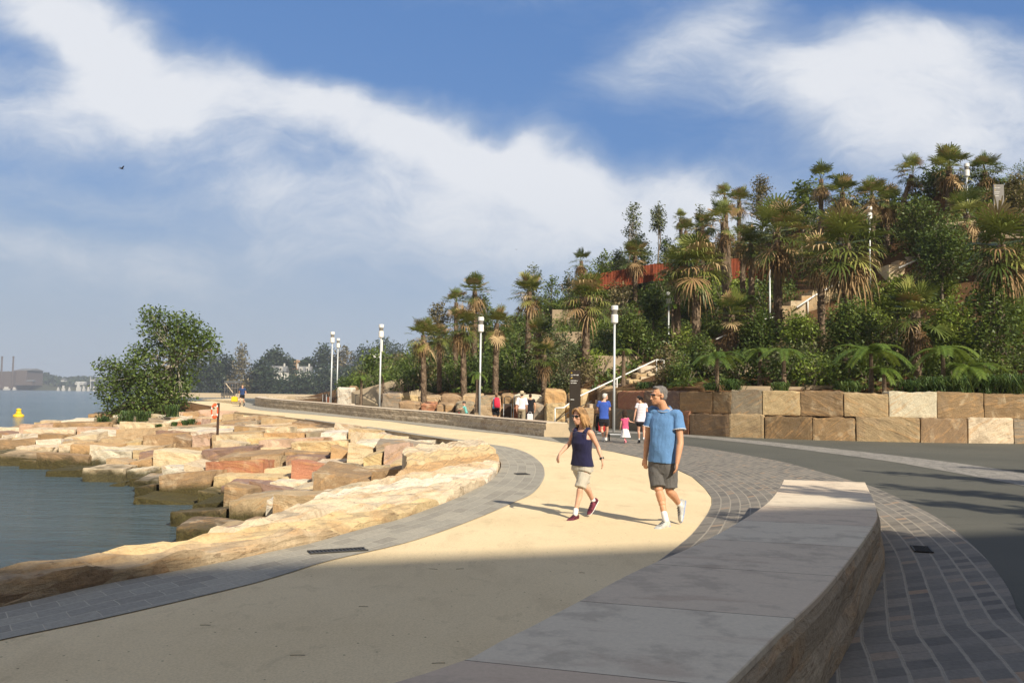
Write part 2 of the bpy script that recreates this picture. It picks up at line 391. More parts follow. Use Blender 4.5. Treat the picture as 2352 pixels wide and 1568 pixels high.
M['dark'] = simple('dark grey metal', (.05,.048,.045), .5, var=.1)
M['wood'] = simple('red timber slats', (.25,.085,.04), .6, var=.25, scale=5)
M['wooddark'] = simple('dark brown timber', (.06,.035,.025), .6, var=.2, scale=5)
# ================================================================== the ground, water, paths
WATER_Z = -2.0
def sheet(name, poly, dz, mat, cuts=(45,52,60,70,80,90,100), kind='structure', zf=zg):
    bm = bmesh.new(); vs = [bm.verts.new((p[0], p[1], 0)) for p in poly]; f = bm.faces.new(vs)
    if f.normal.z < 0 or sum((poly[i][0]*poly[(i+1)%len(poly)][1]-poly[(i+1)%len(poly)][0]*poly[i][1]) for i in range(len(poly))) < 0:
        bmesh.ops.reverse_faces(bm, faces=[f])
    bmesh.ops.triangulate(bm, faces=bm.faces[:], ngon_method='EAR_CLIP')
    for c in cuts: bmesh.ops.bisect_plane(bm, geom=bm.verts[:]+bm.edges[:]+bm.faces[:], plane_co=(0, c, 0), plane_no=(0, 1, 0))
    for v in bm.verts: v.co.z = zf(v.co.y)+dz
    bmesh.ops.triangulate(bm, faces=bm.faces[:])
    me = bpy.data.meshes.new(name); bm.to_mesh(me); bm.free(); me.materials.append(mat)
    return ob(name, me, kind=kind)
def ribbon(name, A, B, n, dz, mat, m=6, kind='structure', zf=zg, smooth_curve=True):
    A, la = resample([(p[0], p[1]) for p in A], n, smooth_curve); B, lb = resample([(p[0], p[1]) for p in B], n, smooth_curve)
    V = []; UV = []; C = (A+B)/2; s = np.r_[0, np.cumsum(np.linalg.norm(np.diff(C, axis=0), axis=1))]
    for i in range(n):
        w = np.linalg.norm(A[i]-B[i])
        for j in range(m+1):
            t = j/m; p = A[i]*(1-t)+B[i]*t; V.append((p[0], p[1], zf(p[1])+dz)); UV.append((s[i], t*w))
    Q = np.array([(i*(m+1)+j, (i+1)*(m+1)+j, (i+1)*(m+1)+j+1, i*(m+1)+j+1) for i in range(n-1) for j in range(m)])
    me = mesh_np(name, V, Q, mat)
    # face up
    p = me.polygons[len(me.polygons)//2]
    if p.normal.z < 0: me.flip_normals()
    uvl = me.uv_layers.new(name='UVMap'); vi = np.zeros(len(me.loops), dtype=np.int32); me.loops.foreach_get('vertex_index', vi)
    uvl.data.foreach_set('uv', np.array(UV, dtype=np.float32)[vi].ravel())
    return ob(name, me, kind=kind)

# edge of the grey band on the rock side, as X over Y
A_near = [G(*p) for p in [(-260,1450),(0,1397),(92,1378),(224,1347),(504,1294),(658,1261),(704,1252),(845,1212),(929,1190),(1041,1148),(1083,1128),(1125,1106),(1147,1081),(1149,1061),(1130,1039),(1111,1025),(1097,1019)]]
A_far = [G(*p) for p in [(1013,1006.5),(951,998),(872,986),(794,976),(700,963),(600,951),(520,944),(440,939),(380,937)]]
A_all = A_near+A_far
yA = [p.y for p in A_all]; xA = [p.x for p in A_all]
assert all(yA[i] < yA[i+1] for i in range(len(yA)-1)), yA
def edgeA(y): return interp(y, yA, xA)
SH = [(-9,3),(-6.8,6),(-5.0,9),(-4.1,12),(-4.4,15),(-5.6,19),(-7.7,23),(-9.2,25.8),(-10.1,27.9),(-12,29.3),(-13.5,33),(-15.9,34),(-19.7,39.5),(-25.3,43.8),(-33,49),(-37,57),(-37,67),(-35,80),(-30,92),(-18,104)]
def shoreX(y): return interp(y, [p[1] for p in SH], [p[0] for p in SH])

# water and sea bed
WS = 6000
mk('water', [(-WS,-300,WATER_Z),(WS,-300,WATER_Z),(WS,WS,WATER_Z),(-WS,WS,WATER_Z)], [(0,1,2,3)], M['water'], kind='structure')
M['bed'] = simple('sea bed', (.06,.075,.035), .9, var=.4, scale=.5)
mk('seabed', [(-WS,-300,-4.6),(WS,-300,-4.6),(WS,WS,-4.6),(-WS,WS,-4.6)], [(0,1,2,3)], M['bed'], kind='structure')

# asphalt plaza as the base sheet
poly = [(-9,-60),(-9,2)]+[(p.x+.02, p.y) for p in A_all if p.y > 3]+[(-34,80),(-30,92),(-16,104),(0,112),(120,112),(120,-60)]
sheet('ground', poly, 0, M['asphalt'])
# land mass under everything, sides down to the sea bed
V = [(x, y, zg(y)-.03) for x, y in poly]; n = len(poly)
# right edge of the beige path
C_near = [G(*p) for p in [(800,1900),(1050,1560),(1344,1392),(1422,1350),(1506,1294),(1562,1251),(1594,1222),(1624,1182),(1634,1160),(1634,1143),(1618,1121),(1589,1095),(1555,1079),(1470,1051),(1410,1038),(1360,1029),(1290,1017)]]
C_far = [G(*p) for p in [(1179,999),(1035,985),(894,968),(727,953),(650,947),(597,942),(570,937),(557,931)]]
pathpoly = [(-9,1),(-9,4)]+[(p.x+.04, p.y) for p in A_near[1:]]+[(p.x+.04, p.y) for p in A_far]+[(-34,79)]+[(-27,90)]+[tuple(G(p[0], p[1]).xy) for p in [(460,917),(560,914.5)]]+[tuple(p.xy) for p in C_far[::-1]]+[tuple(p.xy) for p in C_near[::-1]]+[(-2,1)]
sheet('path', pathpoly, .004, M['gravel'])
# grey band between rocks and path
Bn = [G(*p) for p in [(-300,1540),(0,1472),(120,1447),(280,1413),(564,1346),(680,1312),(760,1288),(928,1249),(1041,1212),(1125,1179),(1181,1154),(1223,1134),(1245,1108),(1251,1085),(1241,1062),(1210,1040),(1168,1027),(1112,1018.5)]]
ribbon('paved_band', A_near, Bn, 90, .012, M['band'], 8)
Bf = [G(*p) for p in [(1090,1015),(1030,1006),(951,995),(872,983),(794,973.5),(700,961)]]
Af = [G(*p) for p in [(1090,1017.5),(1013,1007.5),(951,998.5),(872,986.5),(794,976.5),(700,963)]]
ribbon('paved_strip', Af, Bf, 40, .012, M['band'], 2)
# setts either side of the bench, joining the path edge to the asphalt
E = [Vector(p) for p in [(1.0,-6,0),(2.7,0,0),(3.4,3,0),(4.0,6.2,0)]]+[G(*p) for p in [(2352,1427),(2331,1385),(2306,1337),(2257,1276),(2193,1218),(2128,1176),(2019,1124),(1958,1105),(1806,1063),(1740,1050),(1650,1034),(1566,1022),(1450,1009),(1370,1001)]]
Cs = [Vector((-3.5,-6,0)), Vector((-2.6,0,0))]+C_near[1:]
ribbon('sett_paving', Cs, E, 110, .010, M['setts'], 14)
# strip at the foot of the long seat wall
wb = [G(*p) for p in [(1340,1012),(1255,1003),(1150,991),(1035,977),(997,972),(867,961),(727,946),(640,938),(597,933),(583,929)]]
ribbon('paved_strip', [G(1290,1017)]+C_far, [p+Vector((.12,.3,0)) for p in wb[1:]]+[G(560,923)], 70, .008, M['band'], 3)
# paler strip across the asphalt
S1 = [G(*p) for p in [(1330,985),(1440,990),(1566,997),(1740,1012),(1960,1035),(2196,1063),(2352,1087),(2500,1112)]]
S2 = [G(*p) for p in [(1330,989),(1440,994.5),(1566,1002),(1740,1020),(1900,1040),(2064,1063),(2352,1116),(2500,1150)]]
ribbon('granite_strip', S1, S2, 60, .006, M['kerbband'], 2)
V = []
for q in A_all:
    V += [(q.x+.015, q.y, zg(q.y)-.001), (q.x+.03, q.y, zg(q.y)-.9)]
mk('path_edge', V, [(2*i, 2*i+1, 2*i+3, 2*i+2) for i in range(len(A_all)-1)], M['concrete'], kind='structure')
# painted mark on the asphalt
M['paint'] = simple('road paint', (.7,.7,.68), .7, var=.15, scale=30)
for a, b, c, d in [((1400,996),(1440,997.5),(1438,999),(1402,998.5)), ((1372,994),(1384,994.6),(1383,996),(1372,995.6))]:
    sheet('road_marking', [G(*p).xy for p in (a, d, c, b)], .010, M['paint'])

# ================================================================== headland
BX = [-22,-18,-14,-9,-5,0,3,5.3,8.3,14,21,30,45,90]; BY = [84,80,74,65.5,60,56,53,47.4,41.8,39.7,38.0,37.2,36.5,36]
B0 = [.9,.9,1.2,1.6,1.7,1.8,1.9,2.0,2.1,2.1,2.1,2.1,2.1,2.1]
RX = [-22,-16,-12,-8,0,6,11,17,23,30,45,90]; RZ = [.9,2.2,3.6,5.2,8.6,11.4,13.4,14.6,15.6,16.6,17.5,18]; RY = [90,90,90,88,86,86,85,80,72,62,58,58]
def hill(x, y):
    yb = interp(x, BX, BY); z0 = interp(x, BX, B0); yr = interp(x, RX, RY); r = interp(x, RX, RZ)
    t = (y-yb)/(yr-yb)
    if t < 0: return zg(y)
    t = min(t, 1)
    z = z0+(r-z0)*t**1.35
    return z+.25*noise.noise(Vector((x*.25, y*.25, 0)))*min(1, t*8)
def on_hill(px, py, ymin=36, ymax=100, lift=0):
    """first point of the slope along the line of sight"""
    Y = ymin
    while Y < ymax:
        p = at(px, py, Y)
        if p.z-lift <= hill(p.x, Y): return Vector((p.x, Y, hill(p.x, Y)))
        Y += .25
    p = at(px, py, ymax); return Vector((p.x, ymax, hill(p.x, ymax)))
nx, ny = 120, 60; V = []
for i in range(nx):
    x = -22+110*(i/(nx-1))**1.15
    yb = interp(x, BX, BY)+.45
    for j in range(ny):
        y = yb+(115-yb)*(max(0, j-1)/(ny-2))**1.2
        V.append((x, y, hill(x, y)+ (.12*noise.noise(Vector((x*1.3, y*1.3, 3)))) if j else -.6))
Q = np.array([(i*ny+j, (i+1)*ny+j, (i+1)*ny+j+1, i*ny+j+1) for i in range(nx-1) for j in range(ny-1)])
mk('hillside', np.array(V), Q, M['soil'], smooth=True, kind='structure')
# ================================================================== sandstone blocks
PAL = {'cream': (.68,.57,.41), 'white': (.74,.68,.56), 'yellow': (.66,.51,.29), 'orange': (.56,.37,.19), 'pink': (.55,.40,.31),
       'purple': (.30,.20,.16), 'brown': (.36,.25,.15), 'grey': (.34,.29,.22), 'tan': (.50,.38,.24), 'red': (.48,.22,.13)}
MOSS = (.10,.10,.045)
def block_mesh(poly, z0, z1, seed, r=.05, amp=.05, n=9, tilt=(0,0), top_amp=None, nz=4):
    """poly: four plan corners counter-clockwise. returns V, Q of a rough hewn block"""
    rr = random.Random(seed); off = Vector((rr.uniform(0,90), rr.uniform(0,90), rr.uniform(0,90)))
    P = [Vector((p[0], p[1], 0)) for p in poly]
    w = ((P[1]-P[0]).length+(P[2]-P[3]).length)/2; d = ((P[3]-P[0]).length+(P[2]-P[1]).length)/2; h = z1-z0
    H = (w/2, d/2, h/2); r = min(r, .45*min(H))
    def par(m):
        t = np.linspace(-1, 1, m); return np.sign(t)*np.abs(t)**.62
    nx = max(4, min(16, int(w*n/1.4))); ny_ = max(4, min(14, int(d*n/1.6)))
    nzz = max(3, nz); ax = [par(nx+1), par(ny_+1), par(nzz+1)]
    idx = {}; V = []; Q = []
    def vid(i, j, k):
        key = (i, j, k)
        if key in idx: return idx[key]
        p = Vector((ax[0][i]*H[0], ax[1][j]*H[1], ax[2][k]*H[2]))
        q = Vector([max(-(H[a]-r), min(H[a]-r, p[a])) for a in range(3)])
        dv = p-q; p = q+(dv.normalized()*r if dv.length > 1e-6 else dv)
        u, v = p.x/(2*H[0])+.5, p.y/(2*H[1])+.5
        g = P[0]*(1-u)*(1-v)+P[1]*u*(1-v)+P[2]*u*v+P[3]*(1-u)*v
        wz = (z0+z1)/2+p.z+(tilt[0]*(u-.5)+tilt[1]*(v-.5))*(p.z/(2*H[2])+.5)
        wpos = Vector((g.x, g.y, wz)); c = (P[0]+P[1]+P[2]+P[3])/4; c.z = (z0+z1)/2
        nvec = Vector((p.x/H[0], p.y/H[1], p.z/H[2])); mx = max(abs(a) for a in nvec)
        nd = Vector([a if abs(a) > mx*.86 else 0 for a in nvec]).normalized()
        f1 = noise.noise(wpos*1.1+off); f2 = noise.noise(wpos*3.7+off); f3 = noise.noise(wpos*9+off)
        a_ = amp if nd.z < .5 or top_amp is None else top_amp
        cell = noise.cell(Vector((wpos.x*1.7, wpos.y*1.3, wpos.z*3))+off)
        dd = a_*(f1*1.2+f2*.7+f3*.3)+a_*.25*(cell-.5)
        out = wpos+nd*dd; out.x += amp*.5*f2; out.y += amp*.5*f1
        idx[key] = len(V); V.append(out); return idx[key]
    N = (nx, ny_, nzz)
    for a, b, c in ((0,1,2),(1,2,0),(2,0,1)):
        for side in (0, N[c]):
            for i in range(N[a]):
                for j in range(N[b]):
                    q = []
                    for di, dj in ((0,0),(1,0),(1,1),(0,1)):
                        k = [0,0,0]; k[a] = i+di; k[b] = j+dj; k[c] = side; q.append(vid(*k))
                    Q.append(tuple(q if side else q[::-1]))
    return V, Q
def stone(poly, z0, z1, col, name='sandstone_block', label=None, group=None, cat='stone block', parent=None, jitter=.08, mat=None, **kw):
    seed = random.randrange(10**6)
    V, Q = block_mesh(poly, z0, z1, seed, **kw)
    o = mk(name, V, Q, mat or M['stone'], parent, smooth=False, label=label, cat=cat if parent is None else None, group=group)
    c = PAL[col] if isinstance(col, str) else col; k = 1+random.uniform(-jitter, jitter)
    k *= .88 if mat is None else 1; o.color = (c[0]*k, c[1]*k, c[2]*k*random.uniform(.92, 1.06), 1); return o
def dist_poly(x, y, P):
    m = 1e9
    for i in range(len(P)-1):
        ax_, ay = P[i][0], P[i][1]; bx, by = P[i+1][0], P[i+1][1]
        t = max(0, min(1, ((x-ax_)*(bx-ax_)+(y-ay)*(by-ay))/((bx-ax_)**2+(by-ay)**2+1e-9)))
        m = min(m, math.hypot(x-ax_-t*(bx-ax_), y-ay-t*(by-ay)))
    return m
# big flat edging slabs along the near arm of the grey band
back = [(-6.1,2.5),(-5.55,6.0),(-4.62,7.6),(-3.75,9.1),(-3.3,10.4),(-3.05,12),(-2.95,13.2),(-2.6,14.6),(-2.25,16.3),(-2.2,18.2),(-2.35,20.4),(-2.7,22.6),(-3.0,25)]
Aline, La = resample([(p.x-.03, p.y) for p in A_near], 400); Bline, Lb = resample(back, 400)
slabs = [(0,.065,'brown','shaded brown edging slab nearest the camera, cut off by the left frame edge',.16),
         (.065,.20,'tan','long edging slab half in shade, second from the left frame edge, with jagged front rim',.15),
         (.20,.335,'yellow','broad yellowish edging slab behind the long drain grate, shade line crossing its foot',.15),
         (.335,.47,'cream','smooth cream edging slab beside the sunlit half of the grey band, just past the drain grate',.14),
         (.47,.555,'white','pale nearly white edging slab with orange vertical end face beside the band',.19),
         (.555,.635,'cream','cream edging slab with a rusty crack, at the start of the bend of the band',.17),
         (.635,.73,'orange','orange veined edging slab with a brown streak, inside the bend of the band',.22),
         (.73,.86,'yellow','largest smooth yellow slab at the tip of the bend, rounded outer edge',.26),
         (.86,.985,'cream','flat cream slab on the far side of the bend where the band narrows',.24)]
for a, b, c, lab, h in slabs:
    i0, i1 = int(a*399), int(b*399)
    if a == 0: i0 = 40
    def q(L, i): return L[min(399, max(0, i))]
    h += (-.03, .02, -.01, .03, -.02, .03, -.02, .0, .0)[[s_[3] for s_ in slabs].index(lab)]
    # curved slab: a grid between the two lines
    seed = random.uniform(0, 99); nu = max(24, int((b-a)*230)); nv = 24; V = []; Q = []
    rows = nv+9
    for iu in range(nu+1):
        s = i0+(i1-i0)*(.006+.988*iu/nu); pa = np.array([np.interp(s, range(400), Aline[:, k]) for k in (0,1)]); pb = np.array([np.interp(s, range(400), Bline[:, k]) for k in (0,1)])
        eu = min(iu, nu-iu)/3.0; end = .15*max(0, 1-eu)
        for jv in range(rows):
            if jv < 4: t, zf = 0, jv/4
            elif jv < 5+nv: t, zf = (jv-4)/nv, 1
            else: t, zf = 1, 1-(jv-4-nv)/4
            p = pa*(1-t)+pb*t; w = Vector((p[0], p[1], 0)); zt = (h-.055)*(1+.25*noise.noise(w*.8+Vector((seed,0,0))))-end
            z0 = -.35 if t < .5 else -1.3
            z = z0+(zt-z0)*zf
            nn = noise.noise(Vector((p[0]*1.3, p[1]*1.3, z*2+seed))); n2 = noise.noise(Vector((p[0]*5, p[1]*5, z*7+seed)))
            n3 = noise.noise(Vector((p[0]*2.2, p[1]*2.2, seed)))
            step = .045*(1 if n3 > .08 else 0)+.022*(1 if noise.noise(Vector((p[0]*3.1+p[1], p[1]*3.1, seed+9))) > .12 else 0)
            if zf == 1: z += .022*nn+.016*n2+step-(.035 if jv in (4, 4+nv) else 0)
            lat = (.05*nn+.03*n2+(.06 if t < .5 else .22*nn))
            dirv = (pa-pb)/np.linalg.norm(pa-pb)*(1 if t < .5 else -1)
            edge = abs(t-.5)*2 if jv >= 4 and jv <= 4+nv else 1
            p = p+dirv*(lat-.07)*(1 if edge > .95 else 0)
            V.append((p[0], p[1], z))
    for iu in range(nu):
        for jv in range(rows-1):
            Q.append((iu*rows+jv, iu*rows+jv+1, (iu+1)*rows+jv+1, (iu+1)*rows+jv))
    Q.append(tuple(range(rows))[::-1]); Q.append(tuple(nu*rows+k for k in range(rows)))
    o = mk('edging_slab', V, Q, M['stone'], smooth=False, label=lab, cat='stone slab', group='flat edging slabs along the band')
    bm = bmesh.new(); bm.from_mesh(o.data); bmesh.ops.recalc_face_normals(bm, faces=bm.faces[:]); bm.to_mesh(o.data); bm.free()
    o.color = tuple(q*.86 for q in PAL[c])+(1,)

# rows of blocks stepping down to the water
ROWLAB = {}
rocks = []
y = 13.2; row = 0; rnd = random.Random(5)
def lineB(yy): return interp(yy, [p[1] for p in back], [p[0] for p in back])
while y < 78:
    depth = rnd.uniform(1.35, 1.85)*(1 if y < 50 else 1.35); ym = y+depth/2
    x0 = shoreX(ym)-(2.6 if y < 36 else 1.6); x1 = (lineB(ym) if ym < 24.5 else edgeA(ym)-.05)+(.25 if ym < 24.5 else 0)
    rE = (lambda v: edgeA(v)+.3) if ym > 25.5 else (lambda v: x1)
    skew = .10; x = x0-rnd.uniform(0, .8)
    while x < x1-.25:
        w = rnd.choice([.8, 1.1, 1.5, 1.9, 2.5])*rnd.uniform(.85, 1.2)*(1 if y < 45 else 1.25)
        xe = x+w
        if x1-xe < .6: xe = x1
        xm = (x+xe)/2
        inside = xm > shoreX(ym)
        ds = dist_poly(xm, ym, SH)*(1 if inside else -1); dp = max(.01, dist_poly(xm, ym, [(p.x, p.y) for p in A_all])-(1.6 if ym < 25 else .6))
        if ds > 0:
            t = ds/(ds+dp); z = -1.9+1.86*t**.62+zg(ym)*t
            z += rnd.uniform(-.42, .2)*(1-.5*(t > .93)); z = min(z, zg(ym)+.22)
        else: z = WATER_Z+.02-min(1.2, -ds*.35)+rnd.uniform(-.15, .08)
        tree_d = math.hypot(xm+25.5, ym-66)
        if not (tree_d < 3.2 and ds > 1) and ds > -2.6:
            g = .045; zt = rnd.uniform(-.2, .16)
            poly_ = [(x+g+rnd.uniform(-.12,.12), y+skew*xm*0+g+rnd.uniform(-.16,.16)), (xe-g+rnd.uniform(-.12,.12) if xe < x1 else rE(y), y+g+rnd.uniform(-.26,.22)), (xe-g+rnd.uniform(-.1,.1) if xe < x1 else max(x+.3, rE(y+depth)), y+depth-g+.15), (x+g+rnd.uniform(-.1,.1), y+depth-g+.15)]
            col = rnd.choices(list(PAL), [26,14,12,6,9,6,10,11,16,2])[0]
            if ds < .9: col = rnd.choice(['brown','grey','tan','grey','purple'])
            rocks.append((xm, ym, z, poly_, col, w, row, ds, zt, x, xe)); 
        x = xe
    y += depth; row += 1
wide = {'cream':'cream','white':'whitish','yellow':'yellow','orange':'orange stained','pink':'pinkish','purple':'purple brown','brown':'brown','grey':'grey','tan':'tan','red':'reddish'}
LM = [((-14,42),'the lifebuoy post'),((-26,63),'the big fig tree'),((-3,22),'the large yellow slab'),((-8,21),'the bay corner'),((-19.5,37),'the rocky point'),((-33,55),'the far tip'),
      ((-6.5,38),'the path edge'),((-13,52),'the narrow far path'),((-3,15),'the cream edging slabs'),((-4.5,31),'the grey band end')]
seen = {}
for (xm, ym, z, poly_, col, w, row, ds, zt, xa, xb) in rocks:
    submerged = z < WATER_Z-.02; wet = z < -1.55
    lm = min(LM, key=lambda L: math.hypot(xm-L[0][0], (ym-L[0][1])*.6)); side = 'left' if xm < lm[0][0]-.6 else 'right' if xm > lm[0][0]+.6 else 'front' if ym < lm[0][1] else 'back'
    side = {'left': 'left of', 'right': 'right of', 'front': 'in front of', 'back': 'behind'}[side]
    size = 'narrow' if w < 1.15 else 'long' if w > 2.1 else 'squarish' if w < 1.6 else 'wide'
    state = 'submerged' if submerged else 'wet mossy' if wet else 'dry'
    key = (size, col, state, side, lm[1]); seen.setdefault(key, []).append((xm, ym))
    k = len(seen[key])
    lab = f"{size} {state} {wide[col]} block {side} {lm[1]}"
    if k > 1:
        p0 = seen[key][0]; lab += {2: ', farther back', 3: ', farthest back'}.get(k, ', among several alike') if ym > p0[1] else ', nearer the camera'
    cz = PAL[col] if not wet else tuple(a*.5+b*.5 for a, b in zip(PAL[col], MOSS))
    near = ym < 30
    stone(poly_, z-1.15, z+.0, cz, label=lab, group='sandstone blocks of the foreshore', n=10 if near else 7, amp=.06 if rnd.random() < .65 else .10, r=rnd.choice([.02,.03,.06]), tilt=(rnd.uniform(-.24,.24), zt), top_amp=.045, nz=5 if near else 4)
# rubble bed under the blocks so no gap opens on the water
V = []; Q = []; ys = np.linspace(4, 95, 70)
for yy in ys:
    a, b = shoreX(yy)-1.0, edgeA(yy)+.35
    for k in range(9):
        t = k/8; x_ = a+(b-a)*t; V.append((x_, yy, -3.1+ (3.09+zg(yy))*min(1, t*1.06)**4 + .12*noise.noise(Vector((x_, yy, 0)))*(1-t)-.015))
Q = [(i*9+k, i*9+k+1, (i+1)*9+k+1, (i+1)*9+k) for i in range(len(ys)-1) for k in range(8)]
M['rubble'] = simple('sandy rubble', (.22,.16,.10), .95, var=.5, scale=2, fine=12, bs=.8, bd=.05)
mk('foreshore', V, Q, M['rubble'], kind='structure', smooth=True)
# earth mound under the fig tree
V = [(-25.5,66,zg(66)+.62)]; Q = []
for r_ in (1, 2, 3):
    for k in range(24):
        a = 2*pi*k/24; rr = r_*1.45*(1+.15*noise.noise(Vector((cos(a), sin(a), 4)))); V.append((-25.5+rr*cos(a)*1.15, 66+rr*sin(a), zg(66)+(.62,.45,.15,-1.2)[r_]+.1*noise.noise(Vector((rr*cos(a), rr*sin(a), 1)))))
for k in range(24): Q.append((0, 1+k, 1+(k+1)%24))
for r_ in range(2):
    for k in range(24): Q.append((1+r_*24+k, 1+(r_+1)*24+k, 1+(r_+1)*24+(k+1)%24, 1+r_*24+(k+1)%24))
mk('mound', V, Q, M['soil'], kind='structure', smooth=True)

# ================================================================== curved sandstone seat walls
def wallstone(name, dark):
    m, t = newmat(name); uv = t.n('ShaderNodeUVMap').outputs[0]; g = t.n('ShaderNodeNewGeometry').outputs['Position']
    br = t.n('ShaderNodeTexBrick', {'Vector': uv, 'Color1': (0,0,0), 'Color2': (1,1,1), 'Mortar': (.5,.5,.5), 'Scale': 1.0, 'Mortar Size': .012, 'Mortar Smooth': .1, 'Bias': 0.0, 'Brick Width': 1.05, 'Row Height': .29}, offset=.43)
    per = t.n('ShaderNodeSeparateColor', {0: br.outputs[0]}).outputs[0]
    shear = t.n('ShaderNodeVectorRotate', {'Vector': uv, 'Axis': (0,0,1), 'Angle': t.m('MULTIPLY_ADD', per, 2.4, -.5)}).outputs[0]
    a = t.noise(t.vm('MULTIPLY', shear, (1, 4.5, 1)), 2.6, 5, .7, .6); b = t.noise(g, 14, 5, .7)
    c = t.ramp(a, [(.3, (.30,.23,.15)), (.5, (.56,.46,.33)), (.66, (.78,.68,.53))])
    c = t.mix(t.m('MULTIPLY', per, .6), c, t.mix(t.smooth(per, .5, .9), (.30,.24,.17), (.55,.46,.33)))
    c = t.mix(t.smooth(t.noise(g, 2.1, 4), .5, .7, 0, .5), c, (.27,.16,.09))
    c = t.mix(.6, c, t.mix(1, c, t.ramp(b, [(.3, (.6,.6,.6)), (.7, (1.2,1.2,1.2))]), 'MULTIPLY'))
    c = t.mix(br.outputs[1], c, (.55,.47,.35))
    if dark: c = t.mix(.25, c, (.2,.17,.13))
    h = t.m('ADD', t.m('MULTIPLY', a, .6), t.m('ADD', t.m('MULTIPLY', b, .3), t.m('MULTIPLY', br.outputs[1], -.5)))
    finish(t, c, .9, h, .7, .05, .15); return m
M['splitface'] = wallstone('split face masonry', False)
def capmat():
    m, t = newmat('sawn sandstone coping'); uv = t.n('ShaderNodeUVMap').outputs[0]; g = t.n('ShaderNodeNewGeometry').outputs['Position']
    br = t.n('ShaderNodeTexBrick', {'Vector': uv, 'Color1': (0,0,0), 'Color2': (1,1,1), 'Mortar': (.5,.5,.5), 'Scale': 1.0, 'Mortar Size': .006, 'Mortar Smooth': .1, 'Bias': 0.0, 'Brick Width': 1.35, 'Row Height': 4.0}, offset=.5)
    per = t.n('ShaderNodeSeparateColor', {0: br.outputs[0]}).outputs[0]
    a = t.noise(t.vm('MULTIPLY', uv, (3.2, .8, 1)), 1.1, 5, .6, .8); b = t.noise(g, 45, 4, .7); l = t.noise(g, 3, 5, .65)
    c = t.ramp(per, [(0, (.58,.45,.33)), (.3, (.72,.61,.46)), (.5, (.62,.50,.37)), (.7, (.67,.58,.44)), (1, (.72,.62,.47))])
    c = t.mix(t.smooth(a, .54, .70, 0, .42), c, (.42,.30,.22))
    c = t.mix(t.smooth(l, .5, .66, 0, .45), c, (.36,.30,.23))
    v = t.n('ShaderNodeTexVoronoi', {'Vector': g, 'Scale': 5.0}).outputs['Distance']
    c = t.mix(t.smooth(v, .03, .012, 0, .8), c, (.07,.055,.04))
    c = t.mix(.3, c, t.mix(1, c, t.ramp(b, [(.3, (.7,.7,.7)), (.7, (1.15,1.15,1.15))]), 'MULTIPLY'))
    c = t.mix(t.m('MULTIPLY', br.outputs[1], .8), c, (.13,.11,.085))
    finish(t, c, .9, b, .25, .006, .12); return m
M['coping'] = capmat()
